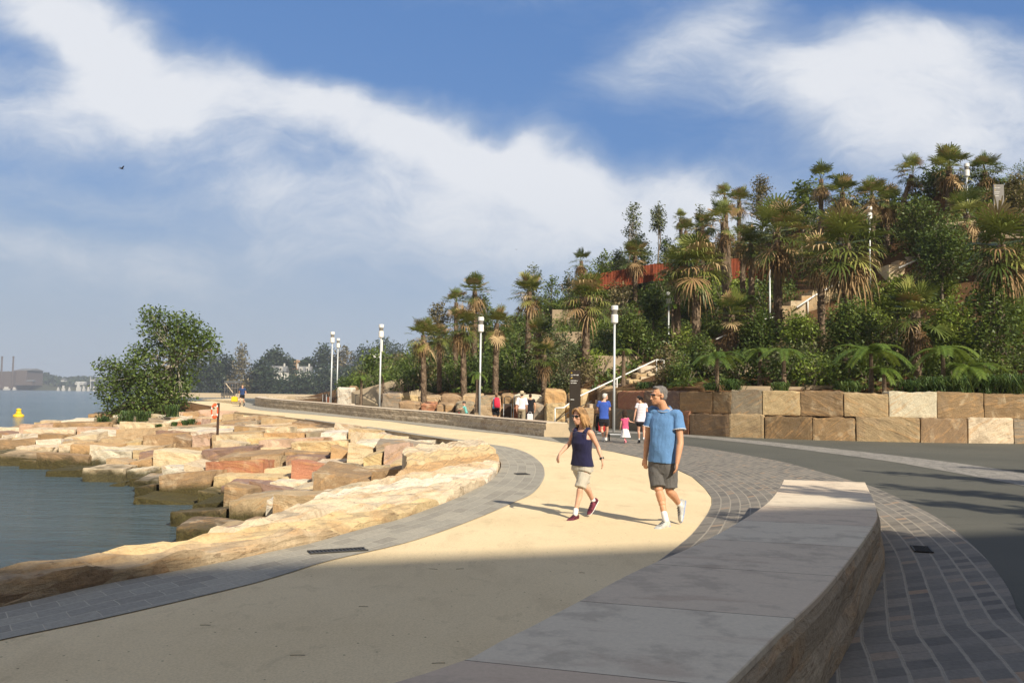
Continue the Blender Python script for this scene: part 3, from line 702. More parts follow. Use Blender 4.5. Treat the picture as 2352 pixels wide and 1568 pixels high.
def seat_wall(name, L, R, hL, zfun, n, label, end_mat=None, group=None, batter=.10, rough=1.0, face_mat=None):
    """L, R: plan lines of the top's two edges. Parts: coping (top), masonry (rough faces), end face."""
    L, ll = resample([p[:2] for p in L], n); R, lr = resample([p[:2] for p in R], n)
    c0 = (L[0]+R[0])/2
    root = empty(name, (c0[0], c0[1], zfun(c0[1])), 0, label, 'seat wall', group)
    # coping: a slab .1 thick with sharp sawn top
    V = []; UV = []; s = 0; m = 4
    for i in range(n):
        if i: s += np.linalg.norm((L[i]+R[i])/2-(L[i-1]+R[i-1])/2)
        z = zfun((L[i][1]+R[i][1])/2)
        h = hL(i/(n-1)); d = (R[i]-L[i]); w = np.linalg.norm(d); d = d/w
        prof = [(0, h-.04), (0, h-.006), (.006, h)]+[(w*k/m, h) for k in range(1, m)]+[(w-.006, h), (w, h-.006), (w, h-.04)]
        for q_, hh in prof:
            p = L[i]+d*q_; V.append((p[0], p[1], z+hh)); UV.append((s, q_))
    k = len(prof)
    Q = [(i*k+j, (i+1)*k+j, (i+1)*k+j+1, i*k+j+1) for i in range(n-1) for j in range(k-1)]
    Q += [tuple(range(k))[::-1], tuple((n-1)*k+j for j in range(k))]
    cop = mk('coping', V, Q, M['coping'], root); uvl = cop.data.uv_layers.new(name='UVMap')
    for lp in cop.data.loops: uvl.data[lp.index].uv = UV[lp.vertex_index]
    # masonry body: displaced rough faces
    ns = n*3; L2, _ = resample(L, ns, False); R2, _ = resample(R, ns, False); V = []; UV = []; s = 0; mz = 10
    for i in range(ns):
        if i: s += np.linalg.norm((L2[i]+R2[i])/2-(L2[i-1]+R2[i-1])/2)
        z = zfun((L2[i][1]+R2[i][1])/2); h = hL(i/(ns-1))-.035; d = R2[i]-L2[i]; w = np.linalg.norm(d); d = d/w
        prof = [(-1, j/mz) for j in range(mz+1)]+[(1, 1-j/mz) for j in range(mz+1)]
        for sd, t in prof:
            co = z-.1+(h+.1)*t; base = L2[i] if sd < 0 else R2[i]
            nn = noise.noise(Vector((base[0]*2.5, base[1]*2.5, co*4))); n2 = noise.noise(Vector((base[0]*8, base[1]*8, co*10)))
            out = .012+(.035*nn+.025*n2)*rough+(batter*.9 if t < .52 else batter*.25)-(.015 if abs(t-.52) < .04 else 0)
            if t > .97: out = -.004+.03*n2
            p = base+d*out*sd; V.append((p[0], p[1], co)); UV.append((s, (h+.1)*t+.02+(7 if sd > 0 else 0)))
    k = len(prof)
    Q = [(i*k+j, (i+1)*k+j, (i+1)*k+j+1, i*k+j+1) for i in range(ns-1) for j in range(k-1)]
    Q += [tuple(range(k))[::-1], tuple((ns-1)*k+j for j in range(k))]
    b = mk('masonry_face', V, Q, [face_mat or M['splitface'], M['concrete']], root); uvl = b.data.uv_layers.new(name='UVMap')
    for lp in b.data.loops: uvl.data[lp.index].uv = UV[lp.vertex_index]
    b.data.polygons[-1].material_index = 1; b.data.polygons[-2].material_index = 1
    bm = bmesh.new(); bm.from_mesh(b.data); bmesh.ops.recalc_face_normals(bm, faces=bm.faces[:]); bm.to_mesh(b.data); bm.free()
    bm = bmesh.new(); bm.from_mesh(cop.data); bmesh.ops.recalc_face_normals(bm, faces=bm.faces[:]); bm.to_mesh(cop.data); bm.free()
    return root
HB = .50
M['benchside'] = stone_mat('weathered bench side', objcol=False, base=(.38,.31,.22), algae=False, banding=.8)
gb = lambda px, py: G(px, py, HB)
Lb_ = [Vector((-4.9,-1.6,0)), Vector((-2.9,1.2,0))]+[gb(*p) for p in [(900,1568),(1140,1475),(1300,1395),(1460,1310),(1630,1235),(1755,1160),(1790,1120),(1800,1101)]]
Rb_ = [Vector((-3.3,-2.4,0)), Vector((-1.0,1.05,0))]+[gb(*p) for p in [(1500,1710),(1670,1568),(1780,1460),(1910,1335),(2010,1200),(2013,1169),(2005,1145),(1987,1107)]]
seat_wall('seat_wall', Lb_, Rb_, lambda t: HB, lambda y: 0, 60, 'broad curved grey brown stone bench in the foreground with sawn flat top', rough=.16, batter=.06, face_mat=M['benchside'])
# long seat wall beyond the path, from its square end to the far left
fl = [G(*p) for p in [(1255,1003),(1150,991),(1035,977),(867,961),(727,946),(640,938),(597,933),(587,929)]]
Rw = []
for i, p in enumerate(fl):
    d = (fl[min(i+1, len(fl)-1)]-fl[max(i-1, 0)]).normalized(); nrm = Vector((d.y, -d.x, 0)); Rw.append(p+Vector((nrm.x, nrm.y, 0))*.82)
fl.append(fl[-1]+Vector((.4,2.2,0))); Rw.append(Rw[-1]+Vector((.2,1.6,0)))
fl.append(fl[-1]+Vector((1.9,2.2,0))); Rw.append(Rw[-1]+Vector((1.0,1.3,0)))
Rw[0] = fl[0]+Vector((.86,.02,0))
seat_wall('seat_wall', fl, Rw, lambda t: .6+.12*t, zg, 90, 'long low curved split face stone wall running along the far side of the beige path')
a2 = [at(x, y, Y) for x, y, Y in [(602,915,84),(680,917,84),(748,920,82)]]
seat_wall('seat_wall', [Vector((p.x, p.y, 0)) for p in a2], [Vector((p.x, p.y+.8, 0)) for p in a2], lambda t: .62, lambda y: zg(y)-.02, 12, 'short pale stone wall behind the far end of the long curved wall')

# ================================================================== retaining wall of two courses on the right
wall_base = [G(*p) for p in [(1290,974),(1340,978),(1410,984),(1486,990.5),(1564,996.5),(1674,1003),(1756,1006),(1866,1010),(1966,1012.5),(2115,1016),(2224,1017.5),(2330,1018.5),(2440,1019)]]
wb_px = [1290,1340,1410,1486,1564,1674,1756,1866,1966,2115,2224,2330,2440]
def wb_at(px):
    i = np.interp(px, wb_px, range(len(wb_px))); a = int(min(i, len(wb_px)-2)); return wall_base[a].lerp(wall_base[a+1], i-a)
lower = [(1300,1346,'tan','grey sawn block at the foot of the lower steps'),(1346,1404,'brown','dark mossy brown block behind the blue shirted man'),(1404,1486,'grey','smooth grey block directly behind the lamp post'),(1486,1562,'tan','tan block behind the woman in the striped top'),
         (1562,1584,'red','narrow rusty block just right of the man in the polo shirt'),(1584,1674,'brown','brown block with sweeping dark curved veins'),(1674,1756,'tan','tan block with faint diagonal saw lines, left of two scalloped ones'),(1756,1866,'brown','brown scalloped block under the striped pale one'),
         (1866,1966,'brown','rough dark block with leaf like chips, under the wide tan one'),(1966,2115,'tan','widest plain tan block of the lower course'),(2115,2224,'brown','dark rust brown block left of the cream one at the right'),(2224,2330,'cream','pale cream block with drill lines near the right frame edge'),(2330,2420,'grey','grey block cut off by the right frame edge')]
upper = [(1367,1414,'brown','small brown block above the mossy one, left of the lamp post'),(1414,1474,'red','block with a brown arch pattern right of the lamp post'),(1474,1556,'purple','dark block with curved bands behind the head of the tall man'),(1556,1634,'orange','orange brown block with dense diagonal saw stripes'),
         (1634,1676,'brown','small brown round topped block between the saw striped one and a wider one'),(1676,1750,'grey','grey brown block with a humped top'),(1750,1838,'yellow','yellow block with bold slanting stripes'),(1838,1940,'brown','brown block just right of the striped yellow one'),
         (1940,2045,'tan','warm tan block left of the whitish one'),(2045,2157,'white','whitish smooth block, the palest of the upper course'),(2157,2266,'brown','mottled brown block right of the whitish one'),(2266,2372,'brown','dark brown block at the right end of the upper course'),(2372,2440,'tan','tan block beyond the right frame edge')]
CH = 1.0
def course(lst, z0, z1, back_, which):
    for a, b, col, lab in lst:
        p, q_ = wb_at(a), wb_at(b); d = (q_-p).normalized(); nrm = Vector((-d.y, d.x, 0))
        if nrm.y < 0: nrm = -nrm
        p = p+d*.015+nrm*back_; q_ = q_-d*.015+nrm*back_; dp = 1.1
        kk = .95 if col in ('cream','white') else random.uniform(.72,1.05); col_ = tuple(c*kk for c in PAL[col])
        stone([p[:2], q_[:2], (q_+nrm*dp)[:2], (p+nrm*dp)[:2]], z0, z1+random.uniform(-.05,.1), col_, label=lab+', '+which, group='blocks of the retaining wall', n=11, amp=.03, r=.035, top_amp=.06, nz=8)
course(lower, -.1, CH, 0, 'lower course')
course(upper, CH, 2*CH+.02, .12, 'upper course')
# boulders and big blocks left of the steps: (x0,x1,y_top,y_bottom,distance)
bl = [(1250,1302,893,925,50,'orange','orange block on top, left of the black sign'),(1253,1300,924,961,49,'yellow','golden block with a bin shadow on it, left of the lower handrail'),(1300,1345,925,962,50,'yellow','golden block behind the lower handrail'),
      (1303,1330,880,925,52,'orange','upright orange block just behind the black sign'),(1334,1368,893,930,50,'yellow','yellow slanting block under the handrail, right of the black sign'),(1215,1252,925,962,50,'grey','grey block right of the person in the sun hat'),
      (1180,1248,908,930,51,'white','pale flat slab behind the sun hat'),(1150,1190,905,930,52,'brown','brown block behind the bins'),(1100,1150,908,935,52,'grey','dark hollowed boulder behind the red backpack'),(1060,1112,903,930,54,'tan','big leaning tan boulder above the cyclist'),
      (1010,1062,906,928,56,'brown','brown boulder upper row above the handle of the bicycle'),(960,1015,908,926,58,'tan','long tan boulder of the upper row'),(920,962,905,925,60,'yellow','yellow boulder left end of the upper row'),(876,925,901,931,60,'grey','dark faced boulder just right of the tall lamp'),
      (915,965,922,944,55,'brown','brown rugged boulder lower row, second right of the tall lamp'),(965,1003,924,945,54,'red','reddish boulder, middle of the lower row'),(1000,1045,925,948,53,'brown','brown chipped boulder in front of the cyclist'),(1045,1090,922,948,52.5,'grey','grey boulder right behind the cyclist'),
      (1088,1150,928,952,51,'tan','tan low boulder between cyclist and backpacker'),(1300,1352,962,990,47,'grey','low grey block at the foot of the sign'),
      (1372,1420,885,900,49,'tan','flat tan stone under the middle of the stair rail'),(1414,1462,880,898,49.3,'cream','cream stone in the steps, right of the lamp post'),(1440,1505,868,884,49.6,'yellow','yellow step block near the top of the lower rail'),(1458,1530,855,874,50,'tan','tan step block at the head of the lower flight'),
      (1468,1535,838,858,50.6,'cream','cream landing stone at the top of the lower flight')]
for x0, x1, yt, yb_, Y, col, lab in bl:
    p, q_ = at(x0, yt, Y), at(x1, yt, Y); zt = p.z; zb = at(x0, yb_, Y).z
    stone([(p.x+.02, Y), (q_.x-.02, Y+random.uniform(-.25,.25)), (q_.x-.05, Y+1.6), (p.x+.05, Y+1.6)], zb-.3, zt, col, label=lab, group='boulders at the foot of the slope', n=10, amp=.09, r=.14, top_amp=.08, nz=6, cat='boulder', name='sandstone_boulder', tilt=(random.uniform(-.12,.12),.1))
# tall pale boulder beside the ramp wall
p, q_ = at(772,925,71), at(812,925,71)
stone([(p.x, 71), (q_.x, 70.8), (q_.x, 72.4), (p.x, 72.6)], zg(71)-.2, at(790,889,71).z, 'white', name='sandstone_boulder', cat='boulder', label='tall pale house shaped boulder left of the concrete ramp wall', amp=.08, r=.25, n=10, nz=8)
p, q_ = at(800,900,74), at(820,900,74)
stone([(p.x, 74), (q_.x, 74), (q_.x, 75.4), (p.x, 75.4)], zg(71)-.2, at(806,887,74).z, 'brown', name='sandstone_boulder', cat='boulder', label='brown boulder peeking over the concrete ramp wall', amp=.08, r=.15)
# ramp wall with sloping top
a, b, c_, d_ = at(807,926,69), at(876,944,66), at(921,868,66), at(807,900,69)
mk('ramp_wall', [a, (b.x,b.y,a.z-.2), at(925,905,66), c_, d_]+[Vector(v)+Vector((.1,.5,0)) for v in [a, (b.x,b.y,a.z-.2), at(925,905,66), c_, d_]],
   [(0,1,2,3,4),(9,8,7,6,5),(0,5,6,1),(1,6,7,2),(2,7,8,3),(3,8,9,4),(4,9,5,0)], M['concrete'], label='smooth tan ramp wall with rising top edge left of the tall lamp', cat='wall')
a, b = at(955,905,60), at(918,915,60)
mk('ramp_wall', [at(915,918,60), at(1000,905,60), at(965,893,60), at(915,905,60)]+[Vector(v)+Vector((0,.5,0)) for v in [at(915,918,60), at(1000,905,60), at(965,893,60), at(915,905,60)]],
   [(0,1,2,3),(7,6,5,4),(0,4,5,1),(1,5,6,2),(2,6,7,3),(3,7,4,0)], M['concrete'], label='low sloping concrete kerb wall behind the boulders, under the dark shrubs', cat='wall')
# terrace walls on the slope: (x0,y_top0, x1,y_top1, height px, lift)
tw = [(1268,715,1405,700,34,'upper tan terrace wall between the two left palms and the tall middle palm'),(1270,765,1420,752,30,'middle terrace wall of large blocks behind the middle palm'),(1350,822,1480,812,40,'lower terrace wall behind the tree fern by the lamp'),
      (1392,660,1462,648,32,'small high terrace wall under the rust red screen'),(1175,770,1240,764,22,'low grey terrace wall behind the left palms'),(1740,760,1760,756,10,'tiny terrace wall'),
      (1650,838,1880,806,44,'dark terrace wall behind the bright tree ferns'),(1700,930-42,2000,884,8,'long low kerb above the retaining wall'),(1040,842,1110,838,26,'dim grey terrace wall right of the leftmost tall palm')]
for x0, y0, x1, y1, hp, lab in tw:
    if 'tiny' in lab: continue
    p = on_hill(x0, y0+hp, lift=0); q_ = on_hill(x1, y1+hp, lift=0); Yp = (p.y+q_.y)/2
    p = at(x0, y0, Yp); q_ = at(x1, y1, Yp); h = hp/F*Yp
    nb = max(1, int((q_.x-p.x)/2.2)); rt = empty('terrace_wall', (p.x, Yp, p.z-h), 0, lab, 'wall', 'terrace walls on the slope')
    for k in range(nb):
        xa_, xb_ = p.x+(q_.x-p.x)*k/nb, p.x+(q_.x-p.x)*(k+1)/nb; za = p.z+(q_.z-p.z)*(k+.5)/nb
        b_ = MB().bevbox(((xa_+xb_)/2, Yp+.4, za-h/2-.3), ((xb_-xa_)/2-.012, .4, h/2+.3), .02); b_.obj('wall_block', M['conc2'], rt)
# rust red steel screens near the top
for x0, y0, x1, y1, hp, Y, lab in [(1345,634,1500,606,26,74,'rust red steel screen rising to the right above the terrace'),(1500,606,1580,600,26,73,'short rust red screen behind the palm pair'),(1672,594,1762,590,34,66,'rust red steel screen between two palm trunks, centre right'),(1762,592,1800,596,26,66.3,'darker end panel of the rust red screen')]:
    p, q_ = at(x0, y0, Y), at(x1, y1, Y); h = hp/F*Y; k = max(6, int((q_.x-p.x)/.12)); V = []
    for i in range(k+1):
        t = i/k; x_ = p.x+(q_.x-p.x)*t; z_ = p.z+(q_.z-p.z)*t; yy = Y+.04*(i % 2)
        V += [(x_, yy, z_-h-(.5 if Y > 70 else 1.5)), (x_, yy, z_), (x_, yy+.06, z_), (x_, yy+.06, z_-h-(.5 if Y > 70 else 1.5))]
    Q = [(4*i+j, 4*(i+1)+j, 4*(i+1)+(j+1)%4, 4*i+(j+1)%4) for i in range(k) for j in range(4)]+[(0,1,2,3),(4*k+3,4*k+2,4*k+1,4*k)]
    mk('steel_screen', V, Q, M['corten'], label=lab, cat='screen', group='weathering steel screens')
# concrete road parapet, top right
V = [at(2255,548,52), at(2420,545,50), at(2420,470,50), at(2380,486,50), at(2262,526,52)]
mk('parapet', V+[v+Vector((.2,1,0)) for v in V], [(0,1,2,3,4),(9,8,7,6,5),(0,5,6,1),(1,6,7,2),(2,7,8,3),(3,8,9,4),(4,9,5,0)], M['dark' if False else 'conc2'], label='sloping grey parapet at the top right corner of the slope', cat='wall')
V = [at(2150,545,57), at(2275,560,57), at(2290,500,57), at(2150,515,57)]
mk('sandstone_wall', V+[v+Vector((.2,.6,0)) for v in V], [(0,1,2,3),(7,6,5,4),(0,4,5,1),(1,5,6,2),(2,6,7,3),(3,7,4,0)], M['concrete'], label='orange tan wall under the low palm at the top right', cat='wall')
# flights of steps: stones + rail
def steps(pts, Y, n, label, w=3.2):
    root = empty('staircase', tuple(at(pts[0][0], pts[0][1], Y[0])), 0, label, 'stairs', 'stair flights up the slope')
    a, b = at(pts[0][0], pts[0][1], Y[0]), at(pts[1][0], pts[1][1], Y[1])
    for i in range(n):
        t = i/n; p = a.lerp(b, t); q_ = a.lerp(b, (i+1)/n)
        wd = (q_.x-p.x)
        o = stone([(p.x, p.y-.1), (q_.x+.25, p.y-.1), (q_.x+.25, p.y+w), (p.x, p.y+w)], p.z-1.6, q_.z, random.choice(['cream','yellow','tan','cream']), name='step', parent=root, n=5, nz=3, r=.03, amp=.03)
    return root
steps([(1318,955),(1520,848)], (47.9,50.4), 12, 'lower sandstone stair flight behind the black sign')
steps([(1640,800),(1684,764)], (56,58), 4, 'short bit of stair flight showing beside a leaning palm trunk')
steps([(1790,716),(1935,648)], (57,60), 6, 'sunlit upper stair flight behind two palm trunks')
steps([(2040,620),(2150,572)], (58,60), 5, 'highest stair flight, half hidden by shrubs at upper right')
# ================================================================== plants
def leafcloud(lobes, n, size, rng, flat=.35, aspect=.55, shell=.55, clump=.0, droop=0):
    """n leaf quads in the lobes (x,y,z,rx,ry,rz); returns V (4n,3), Q, tone"""
    L = np.array(lobes, float); vol = L[:, 3]*L[:, 4]*L[:, 5]; k = rng.choice(len(L), n, p=vol**.75/(vol**.75).sum())
    d = rng.normal(size=(n, 3)); d /= np.linalg.norm(d, axis=1)[:, None]
    # twigs: pull the leaves into small tufts
    nt = max(20, n//14); tufts = rng.normal(size=(len(L), nt, 3)); tufts /= np.linalg.norm(tufts, axis=2)[:, :, None]
    tr = (shell+(1-shell)*rng.random((len(L), nt))**.6)
    # uneven outline per lobe
    tj = rng.integers(0, nt, n); tc = tufts[k, tj]; rr = tr[k, tj]*(1+.18*np.sin(tc[:, 0]*5+k)*np.cos(tc[:, 2]*6+k*1.7))
    c = L[k, :3]+tc*rr[:, None]*L[k, 3:6]+d*(rng.random(n)**.5)[:, None]*(clump if clump else size*2.2)
    return orient(c, size*(.6+.8*rng.random(n)), rng, flat, aspect, droop, tone=rng.random(n)*.55+.5*((tufts[k, tj, 2]*.5+.5)*.4+rng.random((len(L), nt))[k, tj]*.6))
def orient(c, s, rng, flat, aspect, droop=0, tone=None):
    n = len(c); a = rng.normal(size=(n, 3)); a[:, 2] = a[:, 2]*(1-flat)-droop; a /= np.linalg.norm(a, axis=1)[:, None]
    up = rng.normal(size=(n, 3))*.6+np.array([0, 0, 1.0]); b = np.cross(a, up); b /= np.linalg.norm(b, axis=1)[:, None]+1e-9
    s = np.asarray(s)[:, None]; w = s*aspect*.5; nrm = np.cross(a, b)
    V = np.stack([c-a*s*.5, c+b*w+nrm*s*.06, c+a*s*.5, c-b*w+nrm*s*.06], 1).reshape(-1, 3)
    Q = np.arange(4*n).reshape(-1, 4)
    return V, Q, np.repeat(tone if tone is not None else rng.random(n), 4)
def limbs(mb, base, top, r0, lobes, rng, nb=None, sway=.15):
    base, top = Vector(base), Vector(top); pts = []; rs = []
    for i in range(7):
        t = i/6; p = base.lerp(top, t); w = sway*(top-base).length*.25*sin(pi*t)
        p += Vector((noise.noise(Vector((base.x, t*2, 0)))*w*2, noise.noise(Vector((base.y, t*2, 5)))*w*2, 0)); pts.append(p); rs.append(r0*(1-.72*t)*(1.35 if i == 0 else 1))
    mb.tube(pts, rs, 8)
    for L in lobes[:nb] if nb else lobes:
        c = Vector(L[:3]); s = pts[min(6, max(2, int(3+3*rng.random())))]; m_ = s.lerp(c, .5)+Vector((0,0,-.08*(c-s).length+.1)); 
        e = s.lerp(c, 1.05); rb = r0*.34
        mb.tube([s, m_, e], [rb, rb*.6, rb*.2], 6)
        for q in range(3):
            d = Vector(rng.normal(size=3)); d.normalize(); mb.tube([m_, m_+(d*.5+ (c-m_).normalized()*.4)*L[3]*.9, c+d*L[3]*.75], [rb*.5, rb*.3, rb*.1], 5)
def tree(name, base, top, r0, lobes, n, size, mat, barkmat, label, cat, group=None, seed=1, shell=.5, flat=.35, aspect=.55, droop=0, clump=0):
    """coordinates relative to the base point"""
    rng = np.random.default_rng(seed); root = empty(name, base, 0, label, cat, group)
    mb = MB(); limbs(mb, (0,0,-.2), top, r0, lobes, rng); mb.obj('trunk', barkmat, root, local=True, smooth=True)
    V, Q, T = leafcloud(lobes, n, size, rng, flat, aspect, shell, clump, droop)
    ob('crown', mesh_np('crown', V, Q, mat, attr=T), root); return root
def lobes_rand(rng, n, R, H, z0, r=(.3,.5)):
    out = []
    for i in range(n):
        a = rng.random()*2*pi; t = rng.random(); rr = R*(.25+.6*rng.random())*(1 if n > 1 else 0)
        q = rng.uniform(*r)*R; out.append((rr*cos(a), rr*sin(a), z0+H*t, q, q, q*.75))
    return out

# ---- cabbage palms ---------------------------------------------------------------
def fan(rng, o, d, up, L, R, nseg, droop, width=1.0):
    """one fan leaf: petiole then a fan of pointed segments that hang at their tips"""
    o, d, up = Vector(o), Vector(d).normalized(), Vector(up); side = d.cross(up).normalized(); nr = side.cross(d).normalized()
    V = []; Q = []; w = .018
    h = o+d*L+Vector((0,0,-.10*L*L)); m_ = o.lerp(h, .5)+nr*.04
    for p in (o, m_, h): V += [p-side*w, p+side*w]
    Q += [(0,1,3,2),(2,3,5,4)]
    dd = (h-m_).normalized()
    for i in range(nseg):
        a = (i/(nseg-1)-.5)*rad(235); ln = R*(.72+.28*cos(a*.75))*(.88+.24*rng.random())
        e = dd*cos(a)+side*sin(a); lift = nr*(.16*abs(sin(a)))
        e = (e+lift).normalized(); pr = e.cross(nr).normalized()*(.027*width*R/.7)
        p1 = h+e*ln*.5; dr = droop*(.25+1.1*rng.random()**1.3)
        p1 = p1+Vector((0,0,-dr*.10*ln)); p2 = h+e*ln*(.80)+Vector((0,0,-dr*.36*ln)); p3 = h+e*ln*(.92)+Vector((0,0,-dr*.78*ln))
        b = len(V); V += [h-pr*.25, h+pr*.25, p1-pr, p1+pr, p2-pr*.75, p2+pr*.75, p3-pr*.12, p3+pr*.12]
        Q += [(b,b+1,b+3,b+2),(b+2,b+3,b+5,b+4),(b+4,b+5,b+7,b+6)]
    return V, Q
def palm_parts(seed, nf=30, nd=14, R=.62, L=.72, windy=0, droop=.35):
    rng = np.random.default_rng(seed); V, Q, T = [], [], []; DRY = []
    for i in range(nf):
        az = i*2.399+rng.random()*.5; el = rad(80-105*(i/nf)**1.05+rng.normal()*15)
        d = Vector((cos(az)*cos(el), sin(az)*cos(el), sin(el)))
        if windy: d = (d+Vector((-windy, 0, .15))).normalized()
        v, q = fan(rng, (0,0,-.25+.3*(1-i/nf)), d, (0,0,1) if abs(d.z) < .95 else (0,1,0), L*(.7+.6*rng.random()), R*(.8+.4*rng.random()), 19, droop*(.55+.7*i/nf))
        if rng.random() < .17: DRY.append((v, q)); continue
        b = len(V); V += v; Q += [tuple(a+b for a in f) for f in q]; tn = .2+.7*rng.random(); T += [min(1, max(0, tn+.1*z_)) for z_ in rng.normal(size=len(v))]
    Vd, Qd, Td = [], [], []
    for v, q in DRY: b = len(Vd); Vd += v; Qd += [tuple(a+b for a in f) for f in q]; Td += [.4+.6*rng.random()]*len(v)
    for i in range(nd):
        az = i*2.399+rng.random(); el = rad(-30-48*rng.random())
        d = Vector((cos(az)*cos(el), sin(az)*cos(el), sin(el)))
        v, q = fan(rng, (0,0,-.3), d, (0,0,1), L*(.4+.4*rng.random()), R*(.65+.45*rng.random()), 11, 1.2, .85)
        b = len(Vd); Vd += v; Qd += [tuple(a+b for a in f) for f in q]; Td += [rng.random()]*len(v)
    return (np.array([tuple(v) for v in V]), np.array(Q), T), (np.array([tuple(v) for v in Vd]) if Vd else None, np.array(Qd), Td)
def palm_trunk_mesh(seed, h=4.0, r=.19):
    rng = np.random.default_rng(seed); mb = MB(); n = 12; V = []; Q = []; m_ = 34
    for i in range(m_+1):
        t = i/m_; rr = r*(1.22-.3*t)*(1.05 if i % 2 else .97)
        for k in range(n):
            a = 2*pi*k/n; q = rr*(1+.18*rng.normal()*.5); V.append((q*cos(a), q*sin(a), t))
    Q = [(i*n+k, i*n+(k+1)%n, (i+1)*n+(k+1)%n, (i+1)*n+k) for i in range(m_) for k in range(n)]+[tuple(range(n))[::-1], tuple(m_*n+k for k in range(n))]
    mb.add(V, Q)
    for i in range(190):                      # old leaf bases standing off the trunk
        t = rng.random(); a = rng.random()*2*pi; u = Vector((cos(a), sin(a), 0)); s = Vector((-sin(a), cos(a), 0))*.045
        p = u*r*(1.2-.3*t)+Vector((0,0,t)); q = p+u*(.05+.07*rng.random())+Vector((0,0,.035)); mb.add([p-s, p+s, q+s*.4, q-s*.4], [(0,1,2,3)])
    return mesh_np('trunk', [tuple(v) for v in mb.V], mb.Q, M['palmbark'])
PT = [palm_trunk_mesh(3), palm_trunk_mesh(8)]
PK = {}
for kind, args in {'full': dict(seed=1, nf=42, nd=16), 'green': dict(seed=2, nf=46, nd=8, R=.72, droop=.6), 'skirt': dict(seed=3, nf=38, nd=30, R=.7, L=.68, droop=.5), 'dry': dict(seed=4, nf=22, nd=30), 'windy': dict(seed=5, nf=24, nd=12, windy=.35, L=.85, droop=.4), 'low': dict(seed=6, nf=36, nd=8, L=.75), 'full2': dict(seed=9, nf=38, nd=24)}.items():
    a, b = palm_parts(**args)
    PK[kind] = (mesh_np('crown', a[0], a[1], M['palm'], attr=a[2]), mesh_np('dead_fronds', b[0], b[1], M['palmdry'], attr=b[2]))
# px, py of crown heart, crown width px, trunk base py, distance, kind, label, lean px
palms = [(972,770,82,850,58,'full','leftmost palm on the slope, short trunk, beside the tall lamp near the ramp',4),(1010,772,62,846,61,'green','small green palm touching the leftmost one',0),(1091,668,82,745,66,'full2','high palm against the sky above the second lamp from the woman',0),(1048,695,66,770,64,'windy','wind bent palm just left of the high one above the lamp',0),
 (1063,748,86,876,57,'skirt','palm with long pale trunk and brown skirt left of the lamp with the cyclist',5),(1141,742,82,856,57,'full','palm right behind the lamp with the cyclist',-3),(1216,670,86,748,63,'full','palm with bare straight trunk standing against the sky in the middle gap',-4),(1237,765,88,812,57,'low','low dark spreading palm under the middle sky palm',0),(1250,815,82,862,54,'low','low drooping palm above the bins',0),
 (1348,683,118,856,54,'green','tall solitary palm left of the lamp by the family, crown below the red screen',-3),(1335,600,62,645,75,'dry','small far palm on the skyline at the left end of the red screen',4),(1459,588,78,640,74,'full2','pale palm on the skyline under the two slender gum trees',0),
 (1563,502,44,600,76,'dry','thin ragged palm on the skyline right of the two slender gum trees',6),(1575,530,56,600,72,'full','small palm in front of the ragged skyline one',0),(1613,520,62,610,75,'skirt','brown bearded palm on the skyline before the conical gum tree',0),(1665,452,54,560,66,'windy','tallest ragged palm top leaning left on the skyline',14),
 (1661,510,104,712,60,'windy','windblown palm with the longest trunk behind the palm pair',8),(1698,462,64,560,68,'full','pale topped palm beside the leaning ragged one',0),(1706,545,80,640,60,'dry','dry fronded palm above the red screen, left of two',0),(1724,560,84,702,57,'skirt','dry fronded palm above the red screen, right of two',4),
 (1784,534,150,735,54,'full2','large yellow green palm right behind the lamp in front of the red screen',4),(1555,610,92,756,56,'full','left palm of the big green pair in the middle of the slope',2),(1598,610,134,775,53,'green','right palm of the big green pair in the middle of the slope',2),(1680,723,118,806,50,'low','spreading fan palm beside the stair flight under the palm pair',2),
 (1886,412,78,560,62,'dry','ragged brown palm high on the skyline right of the dark leafed tree',0),(1935,442,90,590,60,'full','green palm on the skyline right of the ragged brown one',0),(1885,592,118,748,51,'skirt','brown skirted palm in front of the sunlit upper stairs',2),(1944,560,178,726,47,'skirt','biggest palm with huge hanging brown skirt, trunk right of the sunlit stairs',2),
 (2003,450,84,530,60,'full2','palm with brown beard left of the high lamp post',3),(2037,462,80,532,61,'skirt','palm with brown beard right of the high lamp post',0),(2097,395,72,470,62,'windy','leaning palm on the skyline with loose single fronds to its left',-48),(2180,384,94,466,60,'full','palm on the skyline with thick bare trunk, left of the top lamp',-2),
 (2262,392,92,510,61,'full2','palm on the skyline right of the top lamp',-3),(2221,490,112,524,55,'dry','low brown drooping palm beneath the top lamp',0),(2300,562,178,852,43,'skirt','palm with big brown skirt at the right frame edge above the long dark trunk',-8),(2103,715,164,868,42,'low','broad green fan palm low among the shrubs, right of centre of the lower slope',2)]
for px, py, w, pb, Y, kind, lab, lean in palms:
    top = at(px, py, Y); s = w/F*Y/2.25*random.uniform(.9, 1.08); base = at(px+lean, pb, Y); g_ = hill(base.x, Y); bz = min(base.z, g_+.3) if base.z > g_+.3 else base.z
    bz = min(base.z, g_) if abs(base.z-g_) < 1.5 else base.z
    bz = min(bz, g_+.1)
    root = empty('cabbage_palm', (base.x, Y, bz), 0, lab, 'palm', 'cabbage palms on the slope')
    h = top.z-bz; t = ob('trunk', PT[len(lab) % 2], root); tr = .13*w/F*Y/2.9+.085; dx = top.x-base.x
    t.scale = (tr/.19*.85, tr/.19*.85, h); t.rotation_euler = (0, math.atan2(dx, h), 0)
    a, b = PK[kind]
    c = ob('crown', a, root, (dx, 0, h)); c.scale = (s,)*3; c.rotation_euler = (0, 0, random.uniform(0, 6.28) if kind != 'windy' else random.uniform(-.3,.3))
    d = ob('dead_fronds', b, root, (dx, 0, h)); d.scale = (s, s, s*1.05); d.rotation_euler = (0, 0, random.uniform(0, 6.28))
